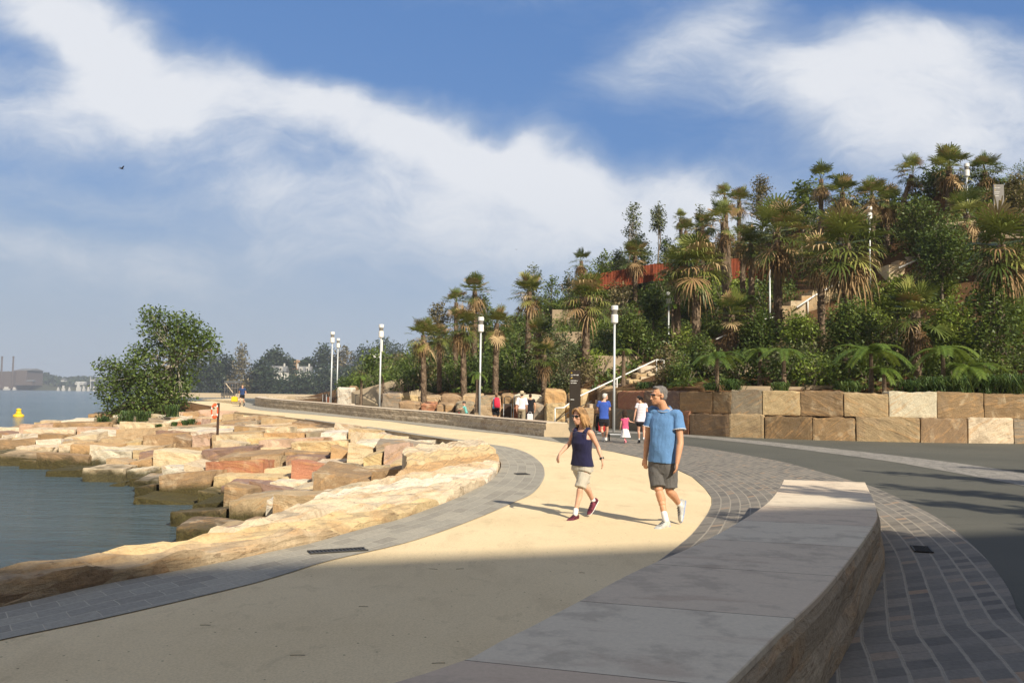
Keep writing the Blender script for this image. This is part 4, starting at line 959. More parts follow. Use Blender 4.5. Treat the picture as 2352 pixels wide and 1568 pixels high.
# ---- tree ferns ------------------------------------------------------------------
def fern_mesh(seed, n=10, R=1.3):
    rng = np.random.default_rng(seed); V = []; Q = []; T = []
    for i in range(n):
        az = i*2*pi/n+rng.normal()*.2; el = rad(22+16*rng.normal()*.5); ln = R*(.8+.35*rng.random()); pts = []
        for k in range(15):
            t = k/14; r_ = ln*t; z = ln*(sin(el)*t*1.5-.85*t*t); pts.append(Vector((cos(az)*r_, sin(az)*r_, z)))
        side = Vector((-sin(az), cos(az), 0)); tone = .3+.5*rng.random()
        for k in range(2, 15):
            t = k/14; wl = ln*.36*sin(min(1, t*1.7+.12)*pi*.62)*(1-t*.55)
            fw = (pts[k]-pts[k-1]); 
            for s in (-1, 1):
                for hh in (0, .33, .67):
                    p = pts[k-1].lerp(pts[k], hh); tip = p+side*s*wl+fw*1.4+Vector((0,0,-.16*wl)); mid = p.lerp(tip, .5)+Vector((0,0,.03)); hw = fw*.17
                    b = len(V); V += [p-hw*.5, p+hw*.5, mid+hw, tip, mid-hw]; Q += [(b, b+1, b+2, b+4), (b+2, b+3, b+4, b+4)]; T += [min(1, max(0, tone+.15*rng.normal()))]*5
    Q = [q if q[2] != q[3] else q[:3] for q in Q]
    return mesh_np('fronds', [tuple(v) for v in V], [tuple(q) for q in Q], M['fern'], attr=T)
FM = [fern_mesh(1), fern_mesh(2, 9), fern_mesh(4, 13)]
FT = MB().tube([(0,0,0),(.02,0,.5),(0,0,1)], [.14,.10,.08], 8); FTm = mesh_np('trunk', [tuple(v) for v in FT.V], FT.Q, M['palmbark'])
ferns = [(1097,858,66,885,50,'small bright tree fern between the lamp and the palm trunks at left'),(1432,806,86,862,49,'bright tree fern just right of the lamp by the family'),(1646,822,128,886,40.5,'bright tree fern above the saw striped block'),(1745,808,110,850,43,'tree fern with overlapping fronds, left half of the double one'),(1800,806,130,868,41.5,'tree fern with overlapping fronds, right half of the double one'),
 (2000,812,190,880,39.5,'wide flat tree fern left of the low fan palm trunk'),(2030,850,100,892,38.8,'low tree fern with two broad yellow green fronds'),(2165,806,190,886,39.5,'wide flat tree fern right of the low fan palm trunk'),(2225,850,150,890,39,'tree fern with hanging frond above the strappy grass'),(830,868,56,900,66,'tree fern behind the concrete ramp wall'),(1545,700,60,735,56,'small tree fern left of the palm pair trunks'),(1715,690,90,720,55,'light tree fern below the red screen'),(880,858,40,885,66,'small tree fern above the ramp wall top')]
for i, (px, py, w, pb, Y, lab) in enumerate(ferns):
    top = at(px, py, Y); g_ = hill(top.x, Y); bz = min(at(px, pb, Y).z, max(g_-.1, top.z-2.2)); s = w/F*Y/2.9
    root = empty('tree_fern', (top.x, Y, bz), 0, lab, 'tree fern', 'tree ferns')
    t = ob('trunk', FTm, root); t.scale = (1, 1, top.z-bz)
    f = ob('fronds', FM[i % 3], root, (0, 0, top.z-bz)); f.scale = (s,)*3; f.rotation_euler = (0, 0, i*1.1)
# ---- gums and other trees on the slope --------------------------------------------
def px_tree(px, top_py, bot_crown, w, base_py, Y, mat, barkm, lab, n=1400, size=.16, seed=1, name='gum_tree', cat='gum tree', cone=False, lobesn=9, trunk=.09, shell=.25, dx=0, density=1.0):
    rng = np.random.default_rng(seed); k = Y/F; b = at(px+dx, base_py, Y); zt = at(px, top_py, Y).z; zb = at(px, bot_crown, Y).z; g_ = hill(b.x, Y); bz = min(b.z, g_+.2) if Y < 110 else b.z
    H = zt-zb; R = w*k/2; lobes = []
    for i in range(lobesn):
        t = (i+.5)/lobesn; prof = (1-t)*.9+.1 if cone else (.35+.65*sin(pi*min(1, t*.85+.15)))
        a = i*2.4+rng.random(); q = R*(.46 if not cone else .38)*(.7+.5*rng.random())*(prof**.5); rr = max(0, R*prof-q)*(.5+.5*rng.random())
        lobes.append((-dx*k+rr*cos(a), rr*sin(a), (zb-bz)+H*t, q, q, q*(.8 if not cone else .9)))
    return tree(name, (b.x, Y, bz), (-dx*k, 0, zb-bz+H*.55), trunk, lobes, int(n*density), size, mat, barkm, lab, cat, None, seed, shell)
px_tree(1453,470,545,54,640,76,M['euc'],M['palebark'],'slender gum tree with bare pale trunk on the skyline, left of two',900,.2,21,dx=-18)
px_tree(1511,470,530,46,640,76,M['euc'],M['bark'],'slender gum tree with dark round top on the skyline, right of two',1100,.2,22,dx=2)
px_tree(1420,580,640,60,660,78,M['euc'],M['bark'],'rounded tree on the skyline left of the slender gums',1300,.2,31)
px_tree(1470,540,600,60,640,78,M['bush'],M['bark'],'leafy tree between and below the two slender gums',1200,.2,32)
px_tree(1530,545,640,60,650,77,M['bush'],M['bark'],'green bushy tree right below the slender gums',1500,.2,33)
px_tree(1608,468,600,70,640,77,M['euc'],M['bark'],'conical grey gum on the skyline left of the windblown palms',1700,.2,23,cone=True,lobesn=12)
px_tree(1748,405,500,74,640,72,M['eucbrown'],M['bark'],'tall brownish round gum on the skyline above the red screen',2200,.18,24,lobesn=12)
px_tree(1790,470,560,60,640,73,M['euc'],M['bark'],'lower gum right of the brownish round one',1200,.18,25)
px_tree(1843,418,520,84,620,66,M['bush'],M['bark'],'dark tree with stiff broad leaves on the skyline',1300,.3,26,name='broadleaf_tree',cat='tree')
px_tree(1222,612,690,62,740,78,M['euc'],M['bark'],'round topped gum on the skyline above the middle palm',1300,.2,27)
px_tree(1265,640,720,60,750,76,M['bush'],M['bark'],'soft green tree right of the middle sky palm',1300,.2,28)
px_tree(1305,625,680,36,720,78,M['euc'],M['bark'],'small wispy tree left of the far skyline palm',350,.2,29)
px_tree(1003,696,770,76,860,68,M['eucbrown'],M['bark'],'bronze green gum left of the wind bent palm',1500,.19,30)
px_tree(1110,680,760,60,800,68,M['bush'],M['bark'],'green tree behind the high left palm',1300,.19,34)
px_tree(1390,580,650,66,680,75,M['bush'],M['bark'],'dark round tree behind the red screen left end',1400,.2,35)
px_tree(2110,460,570,150,600,58,M['bush'],M['bark'],'large grey green tree mass between the leaning palm and the thick trunked one',4200,.2,36,lobesn=16)
px_tree(2165,520,640,190,690,52,M['bush'],M['bark'],'wide dense dark green tree above the highest stair flight',5200,.19,37,lobesn=20)
px_tree(2330,405,520,80,560,58,M['eucbrown'],M['bark'],'dark bushy tree behind the sign at the top right',2200,.2,38)
px_tree(2285,640,860,200,900,42.5,M['bush'],M['bark'],'very dark dense tree at the right frame edge behind the long trunk',5000,.19,39,lobesn=20,shell=.5)
px_tree(1950,700,800,150,850,44,M['bush'],M['bark'],'bright edged leafy tree right of the largest palm trunk',3600,.17,40,lobesn=14)
px_tree(2180,690,790,150,830,43,M['bushlight'],M['bark'],'light green leafy tree right of the broad fan palm',3000,.17,41,lobesn=14)
px_tree(2060,640,720,120,760,47,M['bushlight'],M['bark'],'yellow green tree behind the broad fan palm',2400,.17,42,lobesn=12)
px_tree(1835,728,790,110,815,45,M['bushlight'],M['bark'],'glossy bright tree in front of the sunlit stairs',2000,.16,43,lobesn=12)
px_tree(1530,800,900,90,920,46,M['eucbrown'],M['bark'],'young olive green tree at the head of the lower flight',1700,.15,44,lobesn=12)
px_tree(1610,770,850,90,880,47,M['bush'],M['bark'],'dark glossy shrub tree left of the leaning palm trunk base',2200,.16,45,lobesn=12)
px_tree(1300,800,900,60,930,51,M['euc'],M['bark'],'grey green young gum above the golden blocks',1300,.15,46,lobesn=12)
px_tree(1745,725,800,120,840,49,M['bush'],M['bark'],'dark bush below the lamp in front of the red screen',2400,.17,47,lobesn=12)
px_tree(1450,720,800,100,840,54,M['bush'],M['bark'],'dark bush between the lamp by the family and the next one',2200,.18,48,lobesn=12)
px_tree(1870,820,880,120,895,41,M['bushlight'],M['bark'],'thin yellowish sapling above the wide brown blocks',700,.15,49)
px_tree(1500,668,735,90,770,58,M['bush'],M['bark'],'dark shrub below the red screen left of the palm pair',2000,.2,50,lobesn=12)
# ---- shrubs ------------------------------------------------------------------------
SHR = []
for i, (mt, nl, sz) in enumerate([('bush',900,.15),('bush',1100,.12),('bushlight',800,.14),('euc',800,.14),('eucbrown',700,.13),('bush',1300,.10)]):
    rng = np.random.default_rng(100+i); V, Q, T = leafcloud(lobes_rand(rng, 7, 1.0, .8, .35, (.35,.6)), nl, sz, rng, .2, .55, .5)
    V[:, 2] = np.abs(V[:, 2]); SHR.append(mesh_np('foliage', V, Q, M[mt], attr=T))
STM = MB()
for k in range(6): a = k*1.05; STM.tube([(0,0,0),(.25*cos(a),.25*sin(a),.4),(.5*cos(a),.5*sin(a),.85)], [.03,.02,.01], 5)
STMm = mesh_np('stems', [tuple(v) for v in STM.V], STM.Q, M['bark'])
colname = ['dark green','dense green','bright green','grey green','olive brown','fine leafed green']
LMS = [(972,850,'the leftmost palm trunk'),(1068,874,'the long pale palm trunk'),(1105,900,'the lamp behind the cyclist'),(1138,860,'the cyclist lamp palm'),(1211,746,'the middle sky palm'),(1346,853,'the tall solitary palm'),(1321,860,'the black sign'),(1412,850,'the lamp by the family'),(1500,830,'the lower stair rail'),
 (1536,760,'the lamp left of the palm pair'),(1598,772,'the big palm pair'),(1680,801,'the spreading fan palm'),(1768,700,'the lamp before the red screen'),(1882,745,'the brown skirted palm'),(1944,723,'the biggest skirted palm'),(2105,871,'the broad green fan palm'),(2284,853,'the long dark trunk'),(1700,620,'the red screen'),(1997,540,'the high lamp'),(2220,500,'the top lamp'),(2100,590,'the highest stair flight'),(850,890,'the ramp wall'),(1280,720,'the upper terrace wall'),(1330,790,'the middle terrace wall')]
rs = random.Random(21); seen = {}; placed = []
def project(p):
    v = RC.inverted() @ (Vector(p)-Vector((0,0,CAMH))); return CX+F*v.x/-v.z, CY-F*v.y/-v.z
tries = 0
STAIR = [((1318,955),(1520,848)),((1790,716),(1935,648)),((1640,800),(1684,764)),((2040,620),(2150,572))]
WALLS = [(1268,1405,735),(1270,1420,785),(1350,1480,845),(1392,1462,685)]
while len(placed) < 285 and tries < 20000:
    tries += 1; x = rs.uniform(-15, 42); yb = interp(x, BX, BY); y = rs.uniform(yb+1.2, interp(x, RX, RY)+2); p = Vector((x, y, hill(x, y))); px, py = project(p)
    if not 800 < px < 2420: continue
    s = rs.uniform(.65, 1.45)*(1 if y < 60 else 1.35)
    if any((a-x)**2+(b-y)**2 < (.46*(s+s2))**2 for a, b, s2 in placed): continue
    skip = False
    for (ax_, ay), (bx, by) in STAIR:
        if ax_-25 < px < bx+25 and abs(py-(ay+(by-ay)*(px-ax_)/(bx-ax_))) < 34: skip = True
        if ax_-25 < px < bx+25 and 0 < py-(ay+(by-ay)*(px-ax_)/(bx-ax_)) < 60 and s > .8: skip = True
    for a, b, wy in WALLS:
        if a-10 < px < b+10 and wy-5 < py < wy+45: skip = rs.random() < .45 or skip
    if 1500 < px < 1860 and 580 < py < 690 and rs.random() < .8: skip = True
    if y < yb+3 and rs.random() < .45: skip = True
    if skip: continue
    placed.append((x, y, s)); ti = rs.randrange(6); lm = min(LMS, key=lambda L: math.hypot(px-L[0], py-L[1]))
    side = 'left of' if px < lm[0]-35 else 'right of' if px > lm[0]+35 else 'below' if py > lm[1] else 'above'
    size = 'small' if s < .85 else 'large' if s > 1.2 else 'medium'
    key = (size, ti, side, lm[2]); seen.setdefault(key, []).append(1); k = len(seen[key])
    lab = f"{size} {colname[ti]} shrub {side} {lm[2]}"+({1: '', 2: ', higher up'}.get(k, ', among others alike'))
    root = empty('shrub', tuple(p), rs.uniform(0, 6.28), lab, 'shrub', 'shrubs on the slope'); root.scale = (s, s, s*rs.uniform(.8, 1.2))
    ob('foliage', SHR[ti], root); ob('stems', STMm, root)
# ---- ground cover: grasses and low ferns over the slope (nobody could count it) ------
def tuft(rng, c, n, h, spread, V, Q, T):
    for i in range(n):
        a = rng.random()*2*pi; l = h*(.6+.6*rng.random()); o = Vector(c)+Vector((rng.normal()*spread*.25, rng.normal()*spread*.25, 0)); u = Vector((cos(a), sin(a), 0)); s = Vector((-sin(a), cos(a), 0))*.012*(1+l)
        r_ = spread*(.3+.7*rng.random()); m_ = o+u*r_*.45+Vector((0,0,l*.8)); e = o+u*r_*1.15+Vector((0,0,l*(.2+.7*rng.random())))
        b = len(V); V += [o-s, o+s, m_-s, m_+s, e]; Q += [(b,b+1,b+3,b+2),(b+2,b+3,b+4)]; T += [rng.random()]*5
def clear_of_stairs(x, y):
    a, b = project((x, y, hill(x, y)+.3)); return not (any(p[0]-20 < a < q[0]+10 and -30 < b-(p[1]+(q[1]-p[1])*(a-p[0])/(q[0]-p[0])) < 62 for p, q in STAIR))
rng = np.random.default_rng(77); V, Q, T = [], [], []
for i in range(900):
    x = rng.uniform(-14, 38); yb = interp(x, BX, BY); y = yb+.7+abs(rng.normal())*7; dens = noise.noise(Vector((x*.3, y*.3, 9)))
    if dens < .02 or not clear_of_stairs(x, y): continue
    tuft(rng, (x, y, hill(x, y)-.03), 16, .22+.25*rng.random(), .4, V, Q, T)
mk('grass', V, Q, M['grass'], kind='stuff', label='strappy grasses and low plants covering the slope between shrubs', cat='ground cover', attr=T)
n = 62000; x = rng.uniform(-15, 42, n); yb = np.interp(x, BX, BY); yr = np.interp(x, RX, RY); y = yb+.5+(yr+4-yb)*rng.random(n)**1.15
keep = np.array([noise.noise(Vector((a*.35, b*.35, 2))) > -.18+ (.25 if b < c+2.5 else 0) for a, b, c in zip(x, y, yb)]) & np.array([clear_of_stairs(a, b) for a, b in zip(x, y)]); x, y = x[keep], y[keep]
z = np.array([hill(a, b) for a, b in zip(x, y)])+rng.random(len(x))*.45+.02
V, Q, T = orient(np.stack([x, y, z], 1), .22+.2*rng.random(len(x)), rng, .3, .5, 0, rng.random(len(x)))
mk('undergrowth', V, Q, M['bush'], kind='stuff', label='low leafy undergrowth spreading over the planted slope', cat='undergrowth', attr=T)
# big strappy grasses at the wall edge: countable clumps
for i, (px, py, w, Y, lab) in enumerate([(1682,876,62,39.8,'arching grass clump above the saw striped and small brown blocks'),(2135,865,90,38.6,'long bladed grass clump left of the hanging fern frond'),(2200,872,100,38.4,'long bladed grass clump under the hanging fern frond'),(2260,872,100,38.3,'long bladed grass clump at the foot of the long dark trunk'),(2325,872,110,38.2,'long bladed grass clump at the right frame edge'),(1955,880,60,38.6,'small grass clump above the wide tan block'),(1630,885,40,40.4,'small grass clump at the tree fern foot'),(2085,878,70,38.6,'grass clump between the low fern and the long bladed ones'),(1480,905,46,46,'small grass tuft behind the wall left of the tall man'),(1790,882,50,39.6,'small grass clump above the yellow striped block')]):
    V, Q, T = [], [], []; p = at(px, py, Y); s = w/F*Y
    tuft(np.random.default_rng(i), (0, 0, 0), 170, s*.46, s*.62, V, Q, T)
    mk('grass_clump', [v+Vector((p.x, Y, 2.05)) for v in V], Q, M['grass'], label=lab, cat='grass clump', group='grass clumps above the wall', attr=T)
# ---- fig tree on the point ----------------------------------------------------------
b = G(372,958); YF = 63.0; k_ = YF/F; base = at(372, 950, YF); bz = zg(YF)+.5
def FL(px, py, r, dy=0): p = at(px, py, YF+dy); return (p.x-base.x, dy, p.z-bz, r*k_, r*k_*.95, r*k_*.85)
lobes = [FL(350,728,28),FL(385,738,34,.6),(FL(425,745,34,-.4)),FL(445,770,38),FL(470,785,34,.5),FL(395,775,44,.8),FL(345,760,26,-.5),FL(420,800,42,-.8),FL(478,805,22),FL(360,800,32,.4),FL(455,815,26,.9),FL(340,722,14),FL(498,800,12),
         FL(330,840,44,-.5),FL(290,855,36),FL(250,845,28,.3),FL(235,838,16),FL(300,890,44,.6),FL(350,880,50,-.6),FL(255,885,30,-.4),FL(238,905,22),FL(395,880,44,.5),FL(340,925,42,-.8),FL(285,925,34),FL(385,930,36,-.3),FL(255,940,20),FL(430,860,30,.4),FL(320,810,26,-.2),FL(420,905,28,-.6)]
fig = tree('fig_tree', (base.x, YF, bz), (at(415,790,YF).x-base.x, 0, at(415,790,YF).z-bz), .22, lobes, 13500, .23, M['fig'], M['palebark'], 'large leaning fig tree with dense green crown on the rocky point at left', 'tree', None, 5, .45, .3, .6)
mb = MB()
for dx_, tp in ((-.3,(300,860)),(.25,(440,800)),(-.1,(360,800)),(.4,(395,860))):
    p = at(tp[0], tp[1], YF); mb.tube([(dx_*.6,0,-.2),(dx_+ (p.x-base.x)*.35, .1, (p.z-bz)*.5),(p.x-base.x,0,p.z-bz)], [.13,.09,.03], 7)
mb.obj('limb', M['palebark'], fig, local=True, smooth=True)
for i, (px, py, w, lab) in enumerate([(240,968,50,'dark grassy tuft left below the fig tree'),(290,962,60,'dark grassy tuft under the middle of the fig tree'),(395,948,60,'grassy tuft right below the fig tree by the path'),(400,968,22,'small bright tuft between blocks under the fig tree'),(425,966,26,'small bright tuft left of the lifebuoy post'),(440,964,28,'pale grass tuft nearest the lifebuoy post'),(365,972,20,'small dark tuft between blocks in front of the mound'),(330,958,50,'dark grassy tuft at the trunk of the fig tree')]):
    Yg = 58 if w > 30 else 50; p = at(px, py, Yg); V, Q, T = [], [], []; s = w/F*Yg
    tuft(np.random.default_rng(50+i), (0,0,0), 130, s*.5, s*.55, V, Q, T); mk('grass_tuft', [v+Vector((p.x, Yg, p.z-.25)) for v in V], Q, M['grass'], label=lab, cat='grass tuft', group='grass tufts on the point', attr=T)
# ================================================================== lamps, signs, bins, rails, small things
lampm = []
def lamp_parts(root, h, hh=.86):
    r = .055
    MB().tube([(0,0,-.05),(0,0,h-hh)], [r*1.15, r*.9], 12).obj('pole', M['steel'], root, local=True, smooth=True)
    MB().lathe((0,0,h-hh), [(.07,-.04),(.07,0),(.15,.03),(.165,.06),(.165,.4),(.15,.43)], 18).obj('lower_housing', M['white'], root, local=True, smooth=False)
    MB().lathe((0,0,h-hh), [(.13,.42),(.13,.66)], 16).obj('lens', M['glass'], root, local=True)
    MB().lathe((0,0,h-hh), [(.15,.64),(.165,.66),(.165,.84),(.15,.86)], 18).obj('cap', M['white'], root, local=True)
lamps = [(1412,702,990,42.4,'nearest lamp post, standing between the family and the sign'),(1105,728,None,49.8,'lamp post behind the seat wall beside the little cyclist'),(876,745,None,57,'lamp post with small white box, behind the seat wall by the ramp'),(764,762,None,67.5,'nearer lamp of the close pair above the bins at left'),(777,777,None,79,'farther and shorter looking lamp of the close pair at left'),
         (1536,671,None,58,'lamp post on the slope left of the big palm pair'),(1768,585,None,58,'lamp post on the slope in front of the rust red screen'),(1997,475,None,58,'high lamp post rising between two bearded palms'),(2220,376,None,56,'topmost lamp post between two skyline palms')]
for i, (px, py, pb, Y, lab) in enumerate(lamps):
    t = at(px, py, Y); bz = t.z-6.0 if i > 4 else (zg(Y) if pb is None else 0)
    root = empty('lamp_post', (t.x, Y, bz), 0, lab, 'lamp post', 'white capped lamp posts'); lamp_parts(root, t.z-bz)
    if i == 2: MB().bevbox((.07,-.02,4.55), (.05,.05,.38), .01).obj('control_box', M['white'], root, local=True)
# totem signs
M['letter'] = simple('white lettering', (.75,.75,.73), .5, var=.02); M['yellow'] = simple('yellow arrow', (.8,.55,.05), .5, var=.02)
M['totem'] = simple('black brown totem', (.035,.028,.022), .35, var=.15, scale=2)
M['totemg'] = simple('grey totem', (.20,.19,.18), .4, var=.1)
def totem(p, w, h, mat, label, lines, foot):
    root = empty('totem_sign', p, 0, label, 'sign', 'tall totem signs'); hf = h*.27
    MB().bevbox((0,0,hf+(h-hf)/2), (w/2,.05,(h-hf)/2), .008).obj('panel', mat, root, local=True)
    V = []; n = 10                                  # curved metal foot
    for i in range(n+1):
        t = i/n; y_ = .06*sin(pi*t); V += [(-w/2+.01, y_-.045, hf*t), (w/2-.01, y_-.045, hf*t), (w/2-.01, y_+.045, hf*t), (-w/2+.01, y_+.045, hf*t)]
    Q = [(4*i+k, 4*i+(k+1)%4, 4*i+4+(k+1)%4, 4*i+4+k) for i in range(n) for k in range(4)]+[(3,2,1,0),(4*n,4*n+1,4*n+2,4*n+3)]
    mk('foot', V, Q, M['dark'], root, local=True)
    for txt, z_, s_ in lines:                       # worn lettering, too small to read in the photo: broken strokes
        mb = MB(); x_ = -w/2+.05; rr = random.Random(int(z_*100))
        for ch in txt:
            cw = s_*.42; mb.box((x_+cw/2, -.053, z_+s_*.28), (cw*.36*rr.uniform(.5,1), .002, s_*rr.uniform(.16,.3))); x_ += cw*1.12
        mb.obj('lettering', M['letter'], root, local=True)
    for z_ in (h-.12, h-.36):
        MB().box((-w/2+.085,-.054,z_), (.035,.002,.008)).box((-w/2+.075,-.054,z_), (.01,.002,.03), M=Matrix.Rotation(.7, 3, 'Y')).obj('arrow', M['yellow'], root, local=True)
    MB().box((-w/2+.13,-.054,h-1.32), (.08,.002,.012)).obj('small_caption', M['letter'], root, local=True)
    return root
Yt = 40; t = at(1321, 850, Yt); bz = 0
totem((t.x, Yt, 0), 25/F*Yt, t.z, M['totem'], 'tall black brown wayfinding totem behind the woman walking', [('Stargazer', t.z-.24, .085), ('Lawn', t.z-.31, .05), ('Waterloo', t.z-.50, .085), ('Reserve', t.z-.60, .085)], .6)
Yt = 54; t = at(2293, 424, Yt)
totem((t.x, Yt, t.z-3.2), 24/F*Yt, 3.2, M['totemg'], 'grey wayfinding totem at the top right of the slope', [('Stargazer', 2.96, .085), ('Waterloo', 2.7, .085), ('Reserve', 2.6, .085), ('Cutaway', 2.45, .085)], .6)
# metal balusters beside it
V = MB(); 
rt = empty('railing', tuple(at(2290,545,53.2)), 0, 'shiny metal railing below the grey totem at the top right', 'railing')
for i in range(9):
    p = at(2288+4.2*i, 548-1.2*i, 53.2); MB().tube([p, p+Vector((0,0,1.25))], .022, 6).obj('baluster', M['steel'], rt)
a, b = at(2340,500,52.5), at(2420,470,50.5)
rt = empty('fence', tuple(a), 0, 'dark metal fence along the parapet at the right frame edge', 'fence')
MB().tube([a, b], .03, 6).obj('top_rail', M['dark'], rt)
for i in range(14):
    p = a.lerp(b, i/13); MB().tube([p, p-Vector((0,0,.9))], .012, 5).obj('picket', M['dark'], rt)
# hand rails with posts
def rail(pts, Y, posts, label, mat='steel', r=.035, second=None, drop=.95):
    P = [at(px, py, yy) for (px, py), yy in zip(pts, Y)]
    rt = empty('handrail', tuple(P[0]), 0, label, 'handrail', 'handrails')
    MB().tube(P, r, 8).obj('top_rail', M[mat], rt, smooth=True)
    for t_ in posts:
        f = t_*(len(P)-1); i = min(int(f), len(P)-2); p = P[i].lerp(P[i+1], f-i)
        MB().tube([p, p-Vector((0,0,drop))], r*.8, 8).obj('post', M[mat], rt, smooth=True)
    return rt
rail([(1275,937),(1295,936),(1330,910),(1508,826),(1525,827)], [47.3,47.4,48,49.9,50.2], [0,.5,.62,.75,1], 'long pale steel handrail climbing from the black sign past the lamp', 'white', .04)
rail([(1278,965),(1300,950),(1360,920)], [47.2,47.6,48.4], [0,.5], 'lower thin dark handrail behind the woman walking', 'dark', .025, drop=.5)
rail([(1569,818),(1590,804)], [52,53.5], [1], 'short pale handrail piece left of the palm pair trunks', 'white', .045)
rail([(1645,779),(1682,763)], [56,57.5], [.6,1], 'short pale handrail beside the spreading fan palm', 'white', .05)
rail([(1830,706),(1872,678),(1930,647)], [56.6,57.8,59.4], [.3,.6,1], 'pale handrail across the sunlit upper stairs', 'white', .055)
rail([(2065,615),(2110,595),(2160,572)], [57.4,58.4,59.4], [.5], 'pale handrail of the highest stair flight', 'white', .05)
rail([(1735,738),(1790,725)], [56,56.5], [0,1], 'thin rail at the foot of the lamp before the red screen', 'white', .03)
rail([(817,906),(833,906),(872,928)], [66,66,64], [0,.5,1], 'brown handrail beside the ramp wall behind the long seat wall', 'dark', .028)
rail([(846,908),(878,930)], [69,67], [0], 'thinner brown handrail nearer the ramp wall', 'dark', .022)
for i, (px, py) in enumerate([(938,902),(951,899),(964,897)]):
    p = at(px, py, 60); mk('bollard', [tuple(v) for v in MB().tube([p, p+Vector((0,0,.5))], .04, 6).V], MB().tube([p, p+Vector((0,0,.5))], .04, 6).Q, M['dark'], label='short dark post on the slope, '+['leftmost','middle','rightmost'][i]+' of three above the boulders', cat='post', group='short dark posts')
# rubbish and recycling bins: timber boxes with hoops
def bin_(px0, px1, pt, pb_, Y, front, side, label):
    a, b = at(px0, pt, Y), at(px1, pt, Y); w = b.x-a.x; zt = a.z; z0 = zg(Y) if Y > 45 else 0
    root = empty('litter_bin', ((a.x+b.x)/2, Y, z0), 0, label, 'bin', 'timber litter bins'); h = zt-z0
    MB().bevbox((0,.35,h/2), (w/2,.34,h/2), .015).obj('body', M['dark'], root, local=True)
    n = 7; mb = MB()
    for i in range(n): mb.bevbox((-w/2+.04+(w-.08)*(i+.5)/n, -.005, h/2), ((w-.08)/n/2-.004, .012, h/2-.05), .003)
    mb.obj('slatted_door', M[front], root, local=True)
    MB().tube([(-w/2+.02,-.01,0),(-w/2+.02,-.01,h)], .018, 6).tube([(w/2-.02,-.01,0),(w/2-.02,-.01,h)], .018, 6).obj('frame', M['steel'], root, local=True)
    MB().tube([(-w/2+.05,.1,h),(-w/2+.05,.1,h+.3),(-w/2+.12,.1,h+.37),(w/2-.12,.1,h+.37),(w/2-.05,.1,h+.3),(w/2-.05,.1,h)], .025, 8).obj('hoop', M[side], root, local=True, smooth=True)
    return root
b1 = bin_(1156,1176,927,962,44.5,'wooddark','dark','dark brown litter bin with hooped top beside the red backpack')
MB().tube([(.0,-.03,.62),(.07,-.03,.58),(.05,-.03,.5),(-.05,-.03,.5),(-.07,-.03,.58),(0,-.03,.62)], .008, 5).obj('emblem', M['steel'], b1, local=True)
bin_(1179,1199,927,962,44.2,'wood','dark','reddish timber litter bin half hidden by the person in the sun hat')
bin_(741,750,905,925,70,'wooddark','dark','dark bin left of the twin lamp posts')
bin_(750,758,910,925,69,'wood','dark','reddish timber bin at the foot of the nearer twin lamp post')
# lifebuoy on its post
p = G(500, 985); Yl = 41.5; p = at(500, 984, Yl); zt = at(500,925,Yl).z
rt = empty('lifebuoy_post', (p.x, Yl, p.z-.3), 0, 'short brown post on the rocks carrying the lifebuoy', 'post')
MB().bevbox((0,0,(zt-p.z+.3)/2), (.05,.04,(zt-p.z+.3)/2), .006).obj('post', M['wooddark'], rt, local=True)
MB().bevbox((0,-.05,zt-p.z+.22), (.06,.012,.06), .005).obj('bracket', M['dark'], rt, local=True)
M['orange'] = simple('orange foam', (.75,.11,.035), .6, var=.08)
rt = empty('lifebuoy', (p.x-.12, Yl-.14, (zt+p.z)/2+.22), 0, 'orange red lifebuoy with white bands hanging on the post among the rocks', 'lifebuoy')
mb = MB(); n = 28; V = []; Q = []
for i in range(n):
    a = 2*pi*i/n
    for k in range(8): b_ = 2*pi*k/8; r_ = .26+.062*cos(b_); V.append((r_*cos(a)*.42, .07*sin(b_)+.12*cos(a), r_*sin(a)*1.15))
Q = [(i*8+k, i*8+(k+1)%8, ((i+1)%n)*8+(k+1)%8, ((i+1)%n)*8+k) for i in range(n) for k in range(8)]
mk('ring', V, Q, M['orange'], rt, local=True, smooth=True)
for a0 in (.6, 2.5, 3.8, 5.6):
    V = []
    for i in range(4):
        a = a0+i*.1
        for k in range(8): b_ = 2*pi*k/8; r_ = .26+.069*cos(b_); V.append((r_*cos(a)*.42, .077*sin(b_)+.12*cos(a), r_*sin(a)*1.15))
    mk('band', V, [(i*8+k, i*8+(k+1)%8, (i+1)*8+(k+1)%8, (i+1)*8+k) for i in range(3) for k in range(8)], M['white'], rt, local=True)
# drain grates in the band
def grate(px, py, w, d, ang, label):
    p = G(px, py); rt = empty('drain_grate', (p.x, p.y, .018), ang, label, 'drain grate', 'drain grates'); mb = MB()
    MB().box((0,0,-.001), (w/2,d/2,.002)).obj('pit', M['black'], rt, local=True); n = int(w/.04)
    for i in range(n): mb.box((-w/2+w*(i+.5)/n,0,.005), (.006,d/2-.01,.004))
    mb.box((0,d/2-.008,.006), (w/2,.008,.005)).box((0,-d/2+.008,.006), (w/2,.008,.005)).obj('bars', M['dark'], rt, local=True)
grate(776,1268,.62,.17,math.atan2(1.6,3.0)-.05,'long dark drain grate in the grey band near the shade line'); grate(1199,1090,.28,.28,.3,'small square drain grate at the bend of the grey band'); grate(2117,1264,.42,.2,1.25,'small drain grate in the setts right of the bench')
